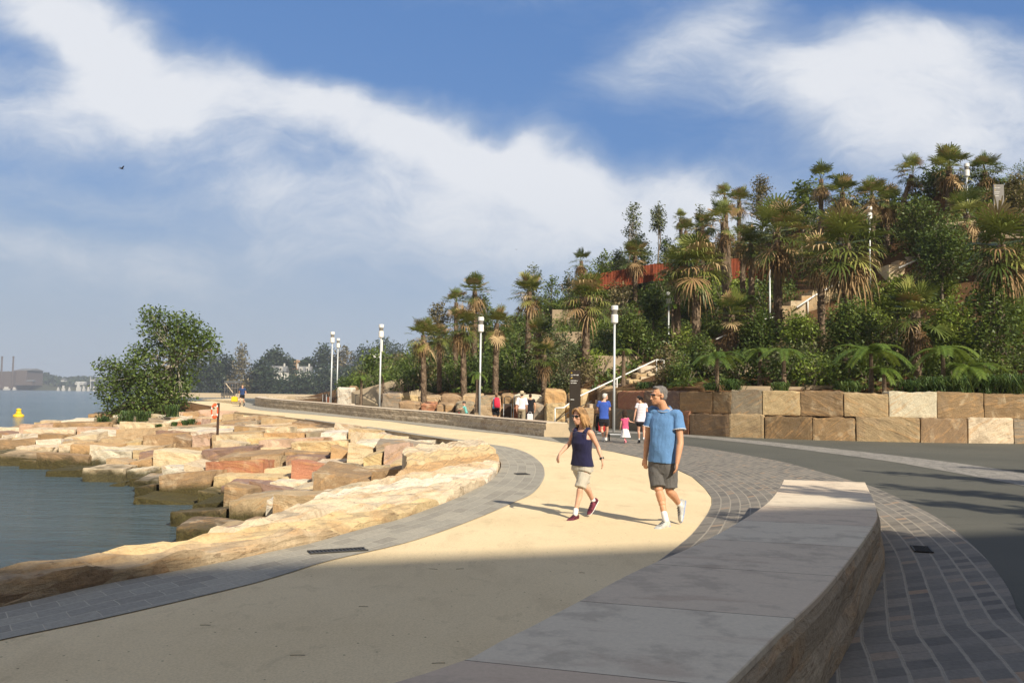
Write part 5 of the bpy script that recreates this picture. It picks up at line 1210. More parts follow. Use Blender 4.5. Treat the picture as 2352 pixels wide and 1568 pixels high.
# buoy, birds
p = at(43, 944, 113); p.z = WATER_Z
rt = empty('buoy', tuple(p), 0, 'yellow marker buoy floating on the water at far left', 'buoy'); M['buoy'] = simple('yellow buoy paint', (.85,.55,.03), .5, var=.08)
MB().lathe((0,0,0), [(.3,-.3),(.62,-.05),(.66,.12),(.6,.3),(.42,.36)], 18).obj('float', M['buoy'], rt, local=True, smooth=True)
MB().lathe((0,0,0), [(.4,.35),(.3,.6),(.27,.85),(.30,.88),(.30,1.0),(.12,1.08)], 16).obj('topmark', M['buoy'], rt, local=True, smooth=True)
M['bird'] = simple('dark plumage', (.03,.028,.03), .8)
def bird(px, py, Y, s, lab, fl):
    p = at(px, py, Y); mb = MB(); V = []; prof = [(-.5,.005),(-.42,.03),(-.3,.045),(-.1,.07),(.1,.065),(.25,.04),(.32,.045),(.38,.035),(.45,.006)]
    mb.tube([(x*s, 0, .02*s*sin(x*3)) for x, r_ in prof], [r_*s for x, r_ in prof], 8)
    for sd in (-1, 1):
        w = [(-.12,0,.03),(.12,0,.03),(.16,sd*.3,.03+.28*fl),(.02,sd*.75,.03+.45*fl),(-.2,sd*.7,.03+.36*fl),(-.14,sd*.3,.02+.22*fl)]
        V = [Vector((a*s,b*s,c*s)) for a, b, c in w]; V2 = [v-Vector((0,0,.018*s)) for v in V]; n = 6
        mb.add(V+V2, [tuple(range(6)), tuple(range(6, 12))[::-1]]+[(i, 6+i, 6+(i+1)%6, (i+1)%6) for i in range(6)])
    mb.add([(-.45*s,-.01,0),(-.45*s,.01,0),(-.68*s,.09*s,0),(-.68*s,-.09*s,.0),(-.45*s,0,.02*s)], [(0,1,2,3),(4,1,0),(4,2,1),(4,3,2),(4,0,3)])
    Mx = Matrix.Rotation(.9, 3, 'Z'); mk('bird', [Mx@v+p for v in mb.V], mb.Q, M['bird'], label=lab, cat='bird', group='birds in the sky')
bird(280,388,42,.28,'dark bird flying with raised wings at left in the sky',.9); bird(1186,573,120,.25,'tiny distant bird low in the middle of the sky',.5)
# flat stains and twigs on the gravel and the bench
rs = random.Random(3)
for i in range(12):
    px, py = rs.uniform(150,1500), rs.uniform(1290,1560); p = G(px, py)
    if p.x > interp(p.y, [v.y for v in Lb_], [v.x for v in Lb_])-.3: continue
    a = rs.uniform(-.4,.4)+.1; l = rs.uniform(.02,.05); d = Vector((cos(a), sin(a), 0))*l
    q = [p-d+Vector((0,0,.008)), p+Vector((.004,.001,.009)), p+d+Vector((0,0,.008))]
    t_ = MB().tube(q, .002, 5); mk('twig', [tuple(v) for v in t_.V], t_.Q, M['bark'], label='tiny dark twig lying on the shaded beige path', cat='twig', group='twigs on the path')
# ================================================================== people
def skinmat(name, c):
    m, t = newmat(name); oc = t.n('ShaderNodeTexCoord').outputs['Object']; n = t.noise(oc, 14, 3)
    col = t.ramp(n, [(.3, tuple(x*.9 for x in c)), (.7, tuple(min(1, x*1.1) for x in c))])
    finish(t, col, .5, t.noise(oc, 60, 2), .06, .004, .35, extra={'Subsurface Weight': .08, 'Subsurface Radius': (.02,.008,.004)}); return m
def cloth(name, c, var=.1, stripes=None, rough=.9):
    m, t = newmat(name); oc = t.n('ShaderNodeTexCoord').outputs['Object']; n = t.noise(oc, 9, 4)
    col = t.ramp(n, [(.3, tuple(x*(1-var) for x in c)), (.7, tuple(min(1, x*(1+var)) for x in c))])
    if stripes:
        z = t.n('ShaderNodeSeparateXYZ', {0: oc}).outputs[2]; s = t.m('GREATER_THAN', t.m('FRACT', t.m('MULTIPLY', z, stripes[1])), .72)
        col = t.mix(s, col, stripes[0])
    finish(t, col, rough, t.m('ADD', t.noise(t.vm('MULTIPLY', oc, (1, 1, .45)), 16, 4, .6, 1.0), t.m('MULTIPLY', t.noise(oc, 160, 2), .06)), .6, .02, .15, extra={'Sheen Weight': .15}); return m
SK1 = skinmat('tanned skin', (.60,.32,.19)); SK2 = skinmat('fair skin', (.62,.36,.25)); 
def remesh(name, mb, vox, mat, parent, sm=3, wr=None, **kw):
    me = mesh_np(name, [tuple(v) for v in mb.V], [tuple(q) for q in mb.Q], None)
    bm = bmesh.new(); bm.from_mesh(me); bmesh.ops.recalc_face_normals(bm, faces=bm.faces[:]); bm.to_mesh(me); bm.free()
    me.materials.append(mat); o = ob(name, me, parent, **kw)
    r = o.modifiers.new('r', 'REMESH'); r.mode = 'VOXEL'; r.voxel_size = vox
    q = o.modifiers.new('s', 'SMOOTH'); q.iterations = sm; q.factor = .5
    PENDING.append((o, wr)); return o
PENDING = []
def settle():
    bpy.context.view_layer.update(); dg = bpy.context.evaluated_depsgraph_get(); new = [(o, wr, bpy.data.meshes.new_from_object(o.evaluated_get(dg))) for o, wr in PENDING]
    for o, wr, m2 in new:
        mat = o.data.materials[0]; o.modifiers.clear(); o.data = m2; m2.materials.clear(); m2.materials.append(mat)
        if wr:
            amp, sx, sz = wr; n = len(m2.vertices); C_ = np.empty(n*3, dtype=np.float32); N_ = np.empty(n*3, dtype=np.float32); m2.vertices.foreach_get('co', C_); m2.vertices.foreach_get('normal', N_); C_ = C_.reshape(-1, 3); N_ = N_.reshape(-1, 3); D_ = np.empty(n, dtype=np.float32)
            for i_ in range(n):
                c = Vector(C_[i_]); f = noise.noise(Vector((c.x*sx+c.z*sz*.35, c.y*sx, c.z*sz))); f2 = noise.noise(Vector((c.x*sx*2.3-c.z*sz, c.y*sx*2, c.z*sz*2.1+7)))
                D_[i_] = amp*(f+.45*f2)
            m2.vertices.foreach_set('co', (C_+N_*D_[:, None]).ravel())
        m2.polygons.foreach_set('use_smooth', np.ones(len(m2.polygons), dtype=bool))
def limb(mb, pts, rs, n=14):
    P, _ = resample([tuple(p) for p in pts], 5*(len(pts)-1)+1); cl_ = np.r_[0, np.cumsum([(Vector(pts[i+1])-Vector(pts[i])).length for i in range(len(pts)-1)])]; R = np.interp(np.linspace(0, cl_[-1], len(P)), cl_, rs)
    # radii by arc position
    mb.tube([Vector(p) for p in P], list(R), n); mb.ell(P[0], (R[0],)*3, n=n); mb.ell(P[-1], (R[-1],)*3, n=n)
def loft(mb, rings, n=24, p=2.4):
    """rings: (centre, right vector*half width, forward vector*half depth front, half depth back)"""
    V = []
    for c, a, bf, bb in rings:
        for k in range(n):
            t = 2*pi*k/n; cs, sn = cos(t), sin(t)
            x = math.copysign(abs(cs)**(2/p), cs); y_ = math.copysign(abs(sn)**(2/p), sn); V.append(c+a*x+(bf if y_ > 0 else bb)*abs(y_)*(1 if y_ > 0 else -1))
    m_ = len(rings); Q = [(i*n+k, i*n+(k+1)%n, (i+1)*n+(k+1)%n, (i+1)*n+k) for i in range(m_-1) for k in range(n)]+[tuple(range(n))[::-1], tuple((m_-1)*n+k for k in range(n))]
    mb.add(V, Q)
def hand(mb, w, d, pn, s=1.0, curl=.5, side=1):
    """w wrist, d finger direction, pn palm normal (fingers curl to it), side: +1 thumb towards d x pn"""
    d = d.normalized(); pn = (pn-d*pn.dot(d)).normalized(); x = d.cross(pn)*side
    k = .085*s; V = []; rings = []
    for t, hw, hd in ((-.15,.026,.020),(.1,.030,.018),(.5,.039,.016),(1.0,.040,.013)):
        rings.append((w+d*k*t, x*hw*s, pn*hd*s, pn*hd*s))
    loft(mb, rings, 14)
    for off, ln, c0 in ((.029,.068,0),(.010,.078,.08),(-.010,.072,.15),(-.029,.056,.25)):
        o = w+d*k*.92+x*off*s; P = [o]; a = curl*.35+c0*.3
        for q, f in enumerate((.42,.32,.26)):
            a += curl*(.55 if q else .25); P.append(P[-1]+(d*cos(a)+pn*sin(a)+x*off*1.5).normalized()*ln*f*s)
        limb(mb, P, [.0092*s,.0088*s,.008*s,.0068*s], 8)
    o = w+d*k*.25+x*.030*s; q = (d*.75+x*.62+pn*.3).normalized()
    limb(mb, [o, o+q*.035*s, o+(q+d*.35).normalized()*.066*s, o+(q+d*.6).normalized()*.088*s+pn*.008*s], [.015*s,.012*s,.0105*s,.008*s], 8)
def person(loc, J, f, face, label, sk, hgt=1.75, vox=.007, female=False, belly=0, clothes=None, hair=None, curl=.5, hn=None, group=None):
    """J: joints in local metres. f: heading of the trunk, face: heading of the face"""
    s = hgt/1.75; root = empty('person', loc, 0, label, 'person', group); f = Vector(f).normalized(); V3 = Vector
    J = {k: Vector(v) for k, v in J.items()}; up = V3((0,0,1))
    sh = (J['shL']+J['shR'])/2; hp = (J['hipL']+J['hipR'])/2; rt = (J['shR']-J['shL']).normalized(); hr = (J['hipR']-J['hipL']).normalized()
    # the trunk's own right/forward directions, and widths that give the joints their spacing
    R0 = V3((f.y, -f.x, 0)); wS = (J['shL']-J['shR']).length/2; mb = MB()
    def ring(t, w, df, db, off=0):
        c = hp.lerp(sh, t)+f*off*s; r = hr.lerp(rt, max(0, min(1, t))).normalized(); fw = up.cross(r); fw = fw if fw.dot(f) > 0 else -fw
        return (c, r*w*s, fw*df*s, fw*db*s)
    g = 1.0; bust = .035 if female else .0; b_ = belly
    def trunk(mb, e=0, t0=-.22, t1=1.12, flare=0, neckw=.065):
        prof = [(-.24,.13,.085,.09,0),(-.12,.165,.10,.115,0),(.0,.17 if not female else .175,.10+b_*.6,.12,0),(.22,.155 if not female else .158,.10+b_,.095,0),(.45,.152 if not female else .150,.105+b_*.9,.09,0),(.68,.165 if not female else .154,.115+b_*.3+bust,.10,0),(.86,.175 if not female else .15,.105+bust*.6,.10,-.005),(.97,.155 if not female else .13,.08,.09,-.012),(1.06,.095,.062,.07,-.018),(1.14,neckw,.055,.055,-.01)]
        rings = []
        for t in np.linspace(t0, t1, 18):
            w, df, db, o = [float(np.interp(t, [p[0] for p in prof], [p[i] for p in prof])) for i in (1,2,3,4)]
            fl = flare*max(0, min(1, (.35-t)/.5))
            rings.append(ring(t, w+e+fl, df+e+fl, db+e+fl*.7, o))
        loft(mb, rings)
    trunk(mb, 0)
    # neck and head
    hc = J['head']; hs = J.get('hs', V3((1,0,0))).x*s; nb = sh+up*.05*s-f*.01*s
    F_ = Vector(face).normalized(); RR = F_.cross(up).normalized(); U = RR.cross(F_).normalized(); HM = Matrix((RR, F_, U)).transposed()
    hl = lambda x, y, z: hc+HM@Vector((x*hs, y*hs, z*hs))
    limb(mb, [nb-up*.05*s, nb.lerp(hl(0,-.02,-.07), .5), hl(0,-.022,-.06)], [.062*s if not female else .052*s, .056*s if not female else .046*s, .055*s if not female else .046*s])
    mb.ell(hl(0,-.018,.028), (.074*hs,.092*hs,.088*hs), HM); mb.ell(hl(0,.022,-.035), (.060*hs,.066*hs,.078*hs), HM); mb.ell(hl(0,.048,-.088), (.034*hs,.032*hs,.026*hs), HM)
    mb.ell(hl(0,.066,.020), (.050*hs,.022*hs,.012*hs), HM)                       # brow
    mb.tube([hl(0,.080,.008), hl(0,.098,-.018), hl(0,.108,-.036), hl(0,.088,-.044)], [.008*hs,.011*hs,.015*hs,.010*hs], 10)   # nose
    for sd in (-1,1):
        mb.ell(hl(sd*.040,.060,-.022), (.022*hs,.020*hs,.018*hs), HM)            # cheek
        mb.ell(hl(sd*.076,-.012,-.008), (.010*hs,.020*hs,.032*hs), HM @ Matrix.Rotation(.25*sd, 3, 'Z'))  # ear
    mb.ell(hl(0,.080,-.063), (.024*hs,.012*hs,.006*hs), HM); mb.ell(hl(0,.078,-.074), (.021*hs,.012*hs,.006*hs), HM)
    # limbs
    A = 1.0 if not female else .84; L = .96 if not female else .88
    for S_ in 'LR':
        a, b, c = J['sh'+S_], J['el'+S_], J['wr'+S_]
        limb(mb, [sh.lerp(a, .55)-up*.02*s, a, a.lerp(b, .35), b, b.lerp(c, .3), c], [.054*s*A,.055*s*A,.050*s*A,.040*s*A,.043*s*A,.027*s*A])
        d = J.get('hd'+S_, (c-b)); pn = J.get('pn'+S_, (hp-c)); hand(mb, c+d.normalized()*.008, d, pn, s*(.95 if not female else .88), curl, J.get('th'+S_, V3((1 if S_ == 'L' else -1,0,0))).x)
        a, b, c = J['hip'+S_], J['kn'+S_], J['an'+S_]; fb = (b-a).cross(up)
        limb(mb, [a, a.lerp(b, .3), a.lerp(b, .75), b, b.lerp(c, .28)-(F_*0+f)*.018*s, b.lerp(c, .6)-f*.008*s, c], [.088*s*L,.086*s*L,.062*s*L,.054*s*L,.058*s*L,.044*s*L,.034*s*L])
        to, he = J['to'+S_], J['he'+S_]; limb(mb, [he.lerp(c, .35), he.lerp(to, .45)+(c-he)*.25, to.lerp(he, .2)], [.026*s,.026*s,.018*s])
    remesh('body', mb, vox, sk, root, 3)
    C = clothes or {}
    for S_ in 'LR':                                                           # shoes, socks
        c, to, he = J['an'+S_], J['to'+S_], J['he'+S_]; d = (to-he); ln = d.length; d = d/ln; sole = (c-he)-(c-he).dot(d)*d; sole = -sole.normalized(); sd = d.cross(sole)
        mb = MB(); rg = []
        for t, w, h_ in ((-.04,.032,.075),(.06,.042,.095),(.25,.044,.100),(.45,.048,.078),(.68,.054,.060),(.88,.048,.045),(1.02,.028,.028)):
            p = he+d*ln*t; rg.append((p-sole*(h_*.5*s-.012), sd*w*s*.98, sole*(h_*.5)*s, sole*(h_*.5)*s))
        loft(mb, rg, 18, 2.6); limb(mb, [he+d*ln*.14-sole*.04*s, c.lerp(he+d*ln*.14-sole*.04*s, .45)], [.040*s,.042*s])
        shoe = remesh('shoe', mb, min(vox, .008) if vox < .01 else vox, C['shoe'+S_] if 'shoe'+S_ in C else C['shoe'], root, 2)
        mb = MB(); rg = []
        for t, w in ((-.06,.028),(.03,.042),(.25,.041),(.45,.046),(.7,.054),(.9,.047),(1.03,.026)):
            p = he+d*ln*t; rg.append((p+sole*.004*s, sd*w*s, sole*.011*s, sole*.011*s))
        loft(mb, rg, 18, 2.6); remesh('sole', mb, .006 if vox < .01 else vox, C['sole'], shoe, 1)
        if 'lace' in C:
            mb = MB()
            for q in range(4):
                p = he+d*ln*(.42+.10*q)-sole*(.074-.011*q)*s; mb.tube([p-sd*.026*s, p-sole*.006*s, p+sd*.026*s], .004*s, 5)
            mb.obj('laces', C['lace'], shoe, local=True)
        if 'sock' in C: mb = MB(); u = (J['kn'+S_]-c).normalized(); limb(mb, [c-u*.03*s, c+u*C.get('sockh', .05)*s], [.040*s,.040*s]); remesh('sock', mb, vox, C['sock'], root, 1)
    def armtube(mb, e0, e1, upto, flare=0):
        for S_ in 'LR':
            a, b = J['sh'+S_], J['el'+S_]; d = (b-a)
            limb(mb, [sh.lerp(a, .55)-up*.015*s, a+up*.004, a+d*upto*.5], [(.052*A+e0)*s,(.058*A+e0)*s,(.056*A+e1)*s])
            mb.tube([a+d*upto*.4, a+d*upto*.75, a+d*upto], [(.058*A+e1)*s,(.057*A+e1+flare*.5)*s,(.055*A+e1+flare)*s], 16)
    if 'shirt' in C:
        mb = MB(); st = C['style']; 
        if st == 'tank': trunk(mb, .012, C.get('hem', -.18), .80, C.get('flare', .012)); 
        else: trunk(mb, .014 if st == 'polo' else .016, C.get('hem', -.20), 1.05, C.get('flare', .018)); armtube(mb, .010, .016, C.get('sleeve', .58), .012)
        if st == 'tank':
            for S_ in 'LR':
                a = J['sh'+S_]; p = sh.lerp(a, .62)+up*.045*s; q1 = sh.lerp(a, .60)+f*.085*s-up*.05*s; q2 = sh.lerp(a, .64)-f*.09*s-up*.06*s
                limb(mb, [q1-up*.06*s, q1+up*.03*s, p+f*.02*s, p-f*.03*s, q2, q2-up*.06*s], [.036*s,.032*s,.027*s,.027*s,.032*s,.04*s])
            rg = [ring(t, w, df+bust, db, o) for t, w, df, db, o in ((.70,.158,.125,.112,0),(.85,.140,.112,.110,0),(.95,.118,.092,.10,0),(1.0,.105,.080,.095,-.01))]; loft(mb, rg)
        shirt = remesh('shirt', mb, vox, C['shirt'], root, 3, C.get('wrinkle', (.006, 9, 6)))
        if st == 'polo':
            mb = MB(); n = 26; V = []; Q = []
            for i in range(n+1):
                a = 2*pi*i/n*.92+.25; c_ = nb+up*.015*s; e = (RR if False else rt)*cos(a+pi/2)+f*sin(a+pi/2)*-1
                fr = max(0, e.dot(f)); pt = c_+e*.074*s-up*fr*.05*s; V += [pt+up*.032*s-e*.008*s, pt+e*.020*s-up*.004*s, pt+e*.020*s-up*.010*s, pt+up*.026*s-e*.014*s]
            Q = [(4*i+k, 4*i+(k+1)%4, 4*i+4+(k+1)%4, 4*i+4+k) for i in range(n) for k in range(4)]
            mk('collar', V, Q, C['shirt'], shirt, local=True, smooth=True)
            mb = MB(); V2 = []
            for i in range(n+1):
                V2.append(V[4*i+1]+up*.001)
            mb.tube(V2, .0018*s, 5); 
            mb.obj('collar_trim', C['trim'], shirt, local=True)
        if 'cuff' in C:
            for S_ in 'LR':
                a, b = J['sh'+S_], J['el'+S_]; d = (b-a).normalized(); p = a+(b-a)*C.get('sleeve', .58); r_ = (.055*A+.016+.013)*s; x = d.cross(up).normalized(); y_ = d.cross(x)
                pts = [p+(x*cos(2*pi*k/20)+y_*sin(2*pi*k/20))*r_ for k in range(21)]; MB().tube(pts, .0055*s, 6).obj('cuff', C['cuff'], shirt, local=True)
    if 'shorts' in C:
        mb = MB(); ln = C.get('len', .85); e = C.get('loose', .025)
        rg = [ring(t, w, df, db) for t, w, df, db in ((-.22,.10,.07,.09),(-.13,.178+e*.3,.112+e*.3,.135+e*.3),(0,.182,.115+b_*.5,.132),(.14,.168,.110+b_*.8,.118))]; loft(mb, rg)
        for S_ in 'LR':
            a, b = J['hip'+S_], J['kn'+S_]; d = b-a; limb(mb, [a+up*.02*s, a+d*.3, a+d*ln*.75], [(.098+e*.3)*s,(.094+e*.6)*s,(.072+e)*s]); mb.tube([a+d*ln*.6, a+d*ln*.85, a+d*ln], [(.078+e)*s,(.068+e*1.15)*s,(.066+e*1.3)*s], 16)
        remesh('shorts', mb, vox, C['shorts'], root, 3, C.get('wrinkle2', (.007, 9, 7)))
    if 'skirt' in C:
        mb = MB(); loft(mb, [ring(t, w, w*.8, w*.85) for t, w in ((-.75,.27),(-.4,.22),(-.05,.17),(.1,.145))]); remesh('skirt', mb, vox, C['skirt'], root, 1, (.015, 18, 1))
    if hair:
        mb = MB(); H = hair
        mb.ell(hl(0,-.034,.040), (.080*hs,.092*hs,.084*hs), HM); 
        if H['kind'] == 'short':
            mb.ell(hl(0,-.050,.0), (.078*hs,.066*hs,.072*hs), HM); mb.ell(hl(0,.030,.094), (.056*hs,.036*hs,.022*hs), HM)
        if H['kind'] == 'long':
            for i in range(34):
                a = (i/33-.5)*rad(265); sx, sy = sin(a), -cos(a); o = hl(sx*.045, -.02+sy*.05, .095); q = hl(sx*.090, -.022+sy*.092, .01); w = H.get('blow', Vector((0,0,0))); 
                rr = .017*hs; e = hl(sx*.088, -.03+sy*.095, -.09-.03*sin(i*2.1))+w*.5*s; e2 = hl(sx*(.07+.02*sin(i*5.)), -.04+sy*(.095+.02*cos(i*3.)), -.165-.045*sin(i*3.3))+w*s*(1+.4*sin(i*2.)); limb(mb, [o, q, e, e2], [rr*.9, rr, rr*1.0, rr*.45], 7)
            limb(mb, [hl(.0,.055,.108), hl(.05,.062,.075), hl(.082,.03,.01)], [.014*hs,.016*hs,.012*hs]); limb(mb, [hl(.0,.055,.108), hl(-.05,.062,.075), hl(-.082,.03,.01)], [.014*hs,.016*hs,.012*hs])
        if H['kind'] == 'tail':
            mb.ell(hl(0,-.055,.0), (.076*hs,.062*hs,.066*hs), HM); limb(mb, [hl(0,-.11,.03), hl(.02,-.155,-.01), hl(.03,-.14,-.09)], [.03*hs,.036*hs,.015*hs])
        remesh('hair', mb, vox if H['kind'] != 'long' else vox*.85, H['mat'], root, 1, (.006, 55, 12))
    root['_h'] = 0; del root['_h']
    return root, hl, HM, hs, s
def shades(root, hl, HM, hs, mat, big=True):
    rt = bpy.data.objects.new('glasses', None); mb = MB()
    for sd in (-1,1): mb.ell(hl(sd*.033,.082,.008), (.029*hs,.008*hs,.022*hs if big else .014*hs), HM @ Matrix.Rotation(-.25*sd, 3, 'Z'))
    mb.tube([hl(-.015,.094,.012), hl(.015,.094,.012)], .003*hs, 6)
    for sd in (-1,1): mb.tube([hl(sd*.060,.074,.013), hl(sd*.078,.03,.010), hl(sd*.080,-.012,.006)], .0035*hs, 6)
    mb.obj('sunglasses' if big else 'glasses', mat, root, local=True, smooth=True)
M['lens'] = simple('dark glossy lens', (.01,.01,.012), .08, spec=.8, var=0)
def cropfn(ox, oy, sc, x0, Y, gy):
    """joint from a measured picture point: metres right of x0, depth y, height above the ground"""
    k = Y/F*sc; return lambda cx, cy, y=0.0: ((cx-x0)*k*(1+y/Y), y, (gy-cy)*k*(1+y/Y)+(1.7-(gy-cy)*k)*0)
M['sole'] = simple('white sole', (.72,.70,.66), .6, var=.05)
WS_ = cloth('white sock', (.78,.77,.75), .04)
# ---- the man in the light blue polo -------------------------------------------------
Ym = 11.95; P = cropfn(1448.6, 865.5, .228, 330, Ym, 1468); g0 = G(1448.6+330*.228, 1200); 
J = dict(shR=P(222,352,.09), shL=P(458,362,-.09), elR=P(186,620,.13), wrR=P(158,815,.08), elL=P(476,622,-.17), wrL=P(436,822,-.24), hipR=P(262,880,.055), hipL=P(378,880,-.055),
 knR=P(272,1128,-.11), anR=P(322,1375,-.20), toR=P(200,1484,-.40), heR=P(362,1462,-.13), knL=P(384,1128,-.07), anL=P(520,1292,.17), toL=P(512,1440,.05), heL=P(568,1262,.22), head=P(268,178,-.04), hs=(1.04,0,0),
 hdR=(-.05,-.05,-1), hdL=(-.12,-.1,-1), pnR=(.5,.4,0), pnL=(-.6,.2,0))
J['thR'] = (-1,0,0); J['thL'] = (1,0,0)
POLO = cloth('light blue pique', (.12,.25,.48), .08); GREY = cloth('grey cotton', (.115,.11,.105), .12); WHITE = cloth('white trim', (.75,.75,.76), .03)
HG = cloth('grey hair', (.15,.14,.13), .6); NAVY = cloth('navy knit', (.018,.018,.055), .15); BEI = cloth('beige cotton', (.46,.43,.36), .06)
man, hl, HM, hs, s_ = person((at(1448.6+330*.228, 1100, Ym).x, Ym, 0), J, (-.55,-.83,0), (-.93,-.36,-.03), 'tall grey haired man in light blue polo shirt and grey shorts, walking at right', SK1, 1.84, .007, belly=.035,
   clothes=dict(shirt=POLO, style='polo', trim=WHITE, cuff=WHITE, wrinkle=(.011, 7, 4.5), hem=.06, sleeve=.56, flare=.014, shorts=GREY, len=.86, loose=.03, shoe=cloth('pale grey mesh', (.46,.46,.43), .35), sole=simple('blue white sole', (.30,.38,.62), .6, var=.4, scale=25), sock=WS_, sockh=.06, lace=cloth('black lace', (.03,.03,.035))), hair=dict(kind='short', mat=HG))
shades(man, hl, HM, hs, M['lens'], False)
# ---- the woman in the navy top ------------------------------------------------------
Yw = 12.55; P = cropfn(1242, 865.5, .2219, 420, Yw, 1440)
J = dict(shR=P(350,562,.09), shL=P(508,566,-.09), elR=P(296,700,.10), wrR=P(196,800,.02), elL=P(580,706,-.06), wrL=P(626,838,-.13), hipR=P(388,915,.055), hipL=P(466,915,-.055),
 knL=P(398,1138,-.15), anL=P(352,1366,-.20), toL=P(262,1455,-.37), heL=P(372,1440,-.12), knR=P(462,1122,.0), anR=P(556,1290,.19), toR=P(502,1412,.02), heR=P(596,1300,.26), head=P(388,400,-.04), hs=(1.13,0,0),
 hdR=(-.35,-.25,-1), hdL=(.12,-.1,-1), pnR=(.5,.3,-.3), pnL=(-.7,.1,0)); J['thR'] = (-1,0,0); J['thL'] = (1,0,0)
HB_ = cloth('auburn blonde hair', (.34,.20,.09), .65, rough=.55)
MAR = simple('maroon patterned mesh', (.13,.025,.04), .7, var=.8, scale=18)
wom, hl, HM, hs, s_ = person((at(1242+420*.2219, 1100, Yw).x, Yw, 0), J, (-.62,-.78,0), (-.72,-.66,-.14), 'woman with reddish blonde hair in navy tank top and beige shorts, striding', SK2, 1.6, .0065, female=True, belly=.01,
   clothes=dict(shirt=NAVY, style='tank', hem=.01, flare=.022, wrinkle=(.005, 8, 7), shorts=BEI, len=.93, loose=.02, shoe=MAR, sole=M['sole'], sock=WS_, sockh=.035, lace=cloth('dark lace', (.05,.03,.06))), hair=dict(kind='long', mat=HB_, blow=Vector((.045,.03,.0))))
shades(wom, hl, HM, hs, M['lens'], True)
wr, el = Vector(J['wrL']), Vector(J['elL']); d = (el-wr).normalized(); MB().tube([wr+d*.012, wr+d*.034], .033, 14).obj('watch', M['black'], wom, local=True, smooth=False)
# ---- the family walking away ---------------------------------------------------------
o3 = (1335.8, 884.3, .08997)
def place3(x0, Y): return at(o3[0]+x0*o3[2], 1000, Y).x
Yb = 33.4; P = cropfn(*o3, 560, Yb, 1432); RB = cloth('royal blue knit', (.045,.10,.42), .1); BLK = cloth('black sports cloth', (.016,.016,.02), .2); HW = cloth('white hair', (.55,.53,.50), .2)
J = dict(shL=P(438,440), shR=P(676,440), elL=P(405,610,.05), wrL=P(425,690,.28), elR=P(712,610,.05), wrR=P(690,690,.28), hipL=P(505,880), hipR=P(632,880), knL=P(515,1130,.03), anL=P(562,1345,-.03), toL=P(572,1425,.17), heL=P(562,1405,-.10),
 knR=P(655,1130,.08), anR=P(634,1345,.22), toR=P(640,1405,.42), heR=P(640,1395,.16), head=P(604,292,.03), hs=(1.05,0,0), hdL=(.1,1,0), hdR=(-.1,1,0), pnL=(0,0,-1), pnR=(0,0,-1))
pm, hl, HM, hs, s_ = person((place3(560, Yb), Yb, 0), J, (0,1,0), (.88,.45,-.05), 'white haired man in royal blue top pushing a stroller', SK2, 1.78, .012,
   clothes=dict(shirt=RB, style='tee', hem=.06, sleeve=.62, flare=.01, shorts=BLK, len=.55, loose=.03, shoe=cloth('white trainer', (.7,.7,.68)), sole=M['sole'], sock=WS_, sockh=.04), hair=dict(kind='short', mat=HW), group='family walking away from the camera')
shades(pm, hl, HM, hs, M['lens'], False)
Yg = 32.3; P = cropfn(*o3, 1110, Yg, 1492); PK_ = cloth('pink cotton', (.62,.10,.22), .1); WH = cloth('white cotton', (.75,.74,.76), .05); DB = cloth('dark brown hair', (.035,.02,.014), .4)
J = dict(shL=P(1030,860), shR=P(1180,860), elL=P(1000,1000), wrL=P(990,1110,.05), elR=P(1225,930), wrR=P(1305,948), hipL=P(1075,1130), hipR=P(1155,1130), knL=P(1090,1290), anL=P(1095,1400,-.12), toL=P(1105,1485,-.02), heL=P(1085,1395,-.17),
 knR=P(1145,1275,.05), anR=P(1120,1395,.02), toR=P(1135,1470,.16), heR=P(1130,1458,-.03), head=P(1098,700), hs=(1.30,0,0))
person((place3(1110, Yg), Yg, 0), J, (0,1,0), (0,1,-.1), 'little girl in pink top and white skirt between two adults', SK2, 1.22, .011, female=True,
   clothes=dict(shirt=PK_, style='tee', hem=.03, sleeve=.3, flare=.01, skirt=WH, shoe=cloth('pink shoe', (.75,.16,.25)), sole=M['sole']), hair=dict(kind='long', mat=DB), group='family walking away from the camera')
Ys = 32.4; P = cropfn(*o3, 1520, Ys, 1487); ST = cloth('striped white cotton', (.76,.74,.78), .04, stripes=((.55,.42,.55), 17.0))
J = dict(shL=P(1420,495), shR=P(1625,495), elL=P(1365,700), wrL=P(1340,865,.02), elR=P(1672,690), wrR=P(1650,840,.14), hipL=P(1465,930), hipR=P(1580,930), knL=P(1460,1160,.04), anL=P(1478,1380,.06), toL=P(1478,1470,.26), heL=P(1480,1462,.0),
 knR=P(1590,1150), anR=P(1575,1350,-.15), toR=P(1600,1460,-.05), heR=P(1572,1355,-.22), head=P(1445,358), hs=(1.02,0,0))
person((place3(1520, Ys), Ys, 0), J, (-.1,1,0), (-.75,.55,-.3), 'dark haired woman in white striped top and black shorts', SK2, 1.70, .012, female=True,
   clothes=dict(shirt=ST, style='tee', hem=.0, sleeve=.45, flare=.035, shorts=BLK, len=.34, loose=.03, shoeL=BLK, shoeR=cloth('white trainer 2', (.7,.7,.72)), shoe=BLK, sole=M['sole'], sock=WS_, sockh=.02), hair=dict(kind='tail', mat=cloth('black hair', (.015,.012,.012), .3)), group='family walking away from the camera')
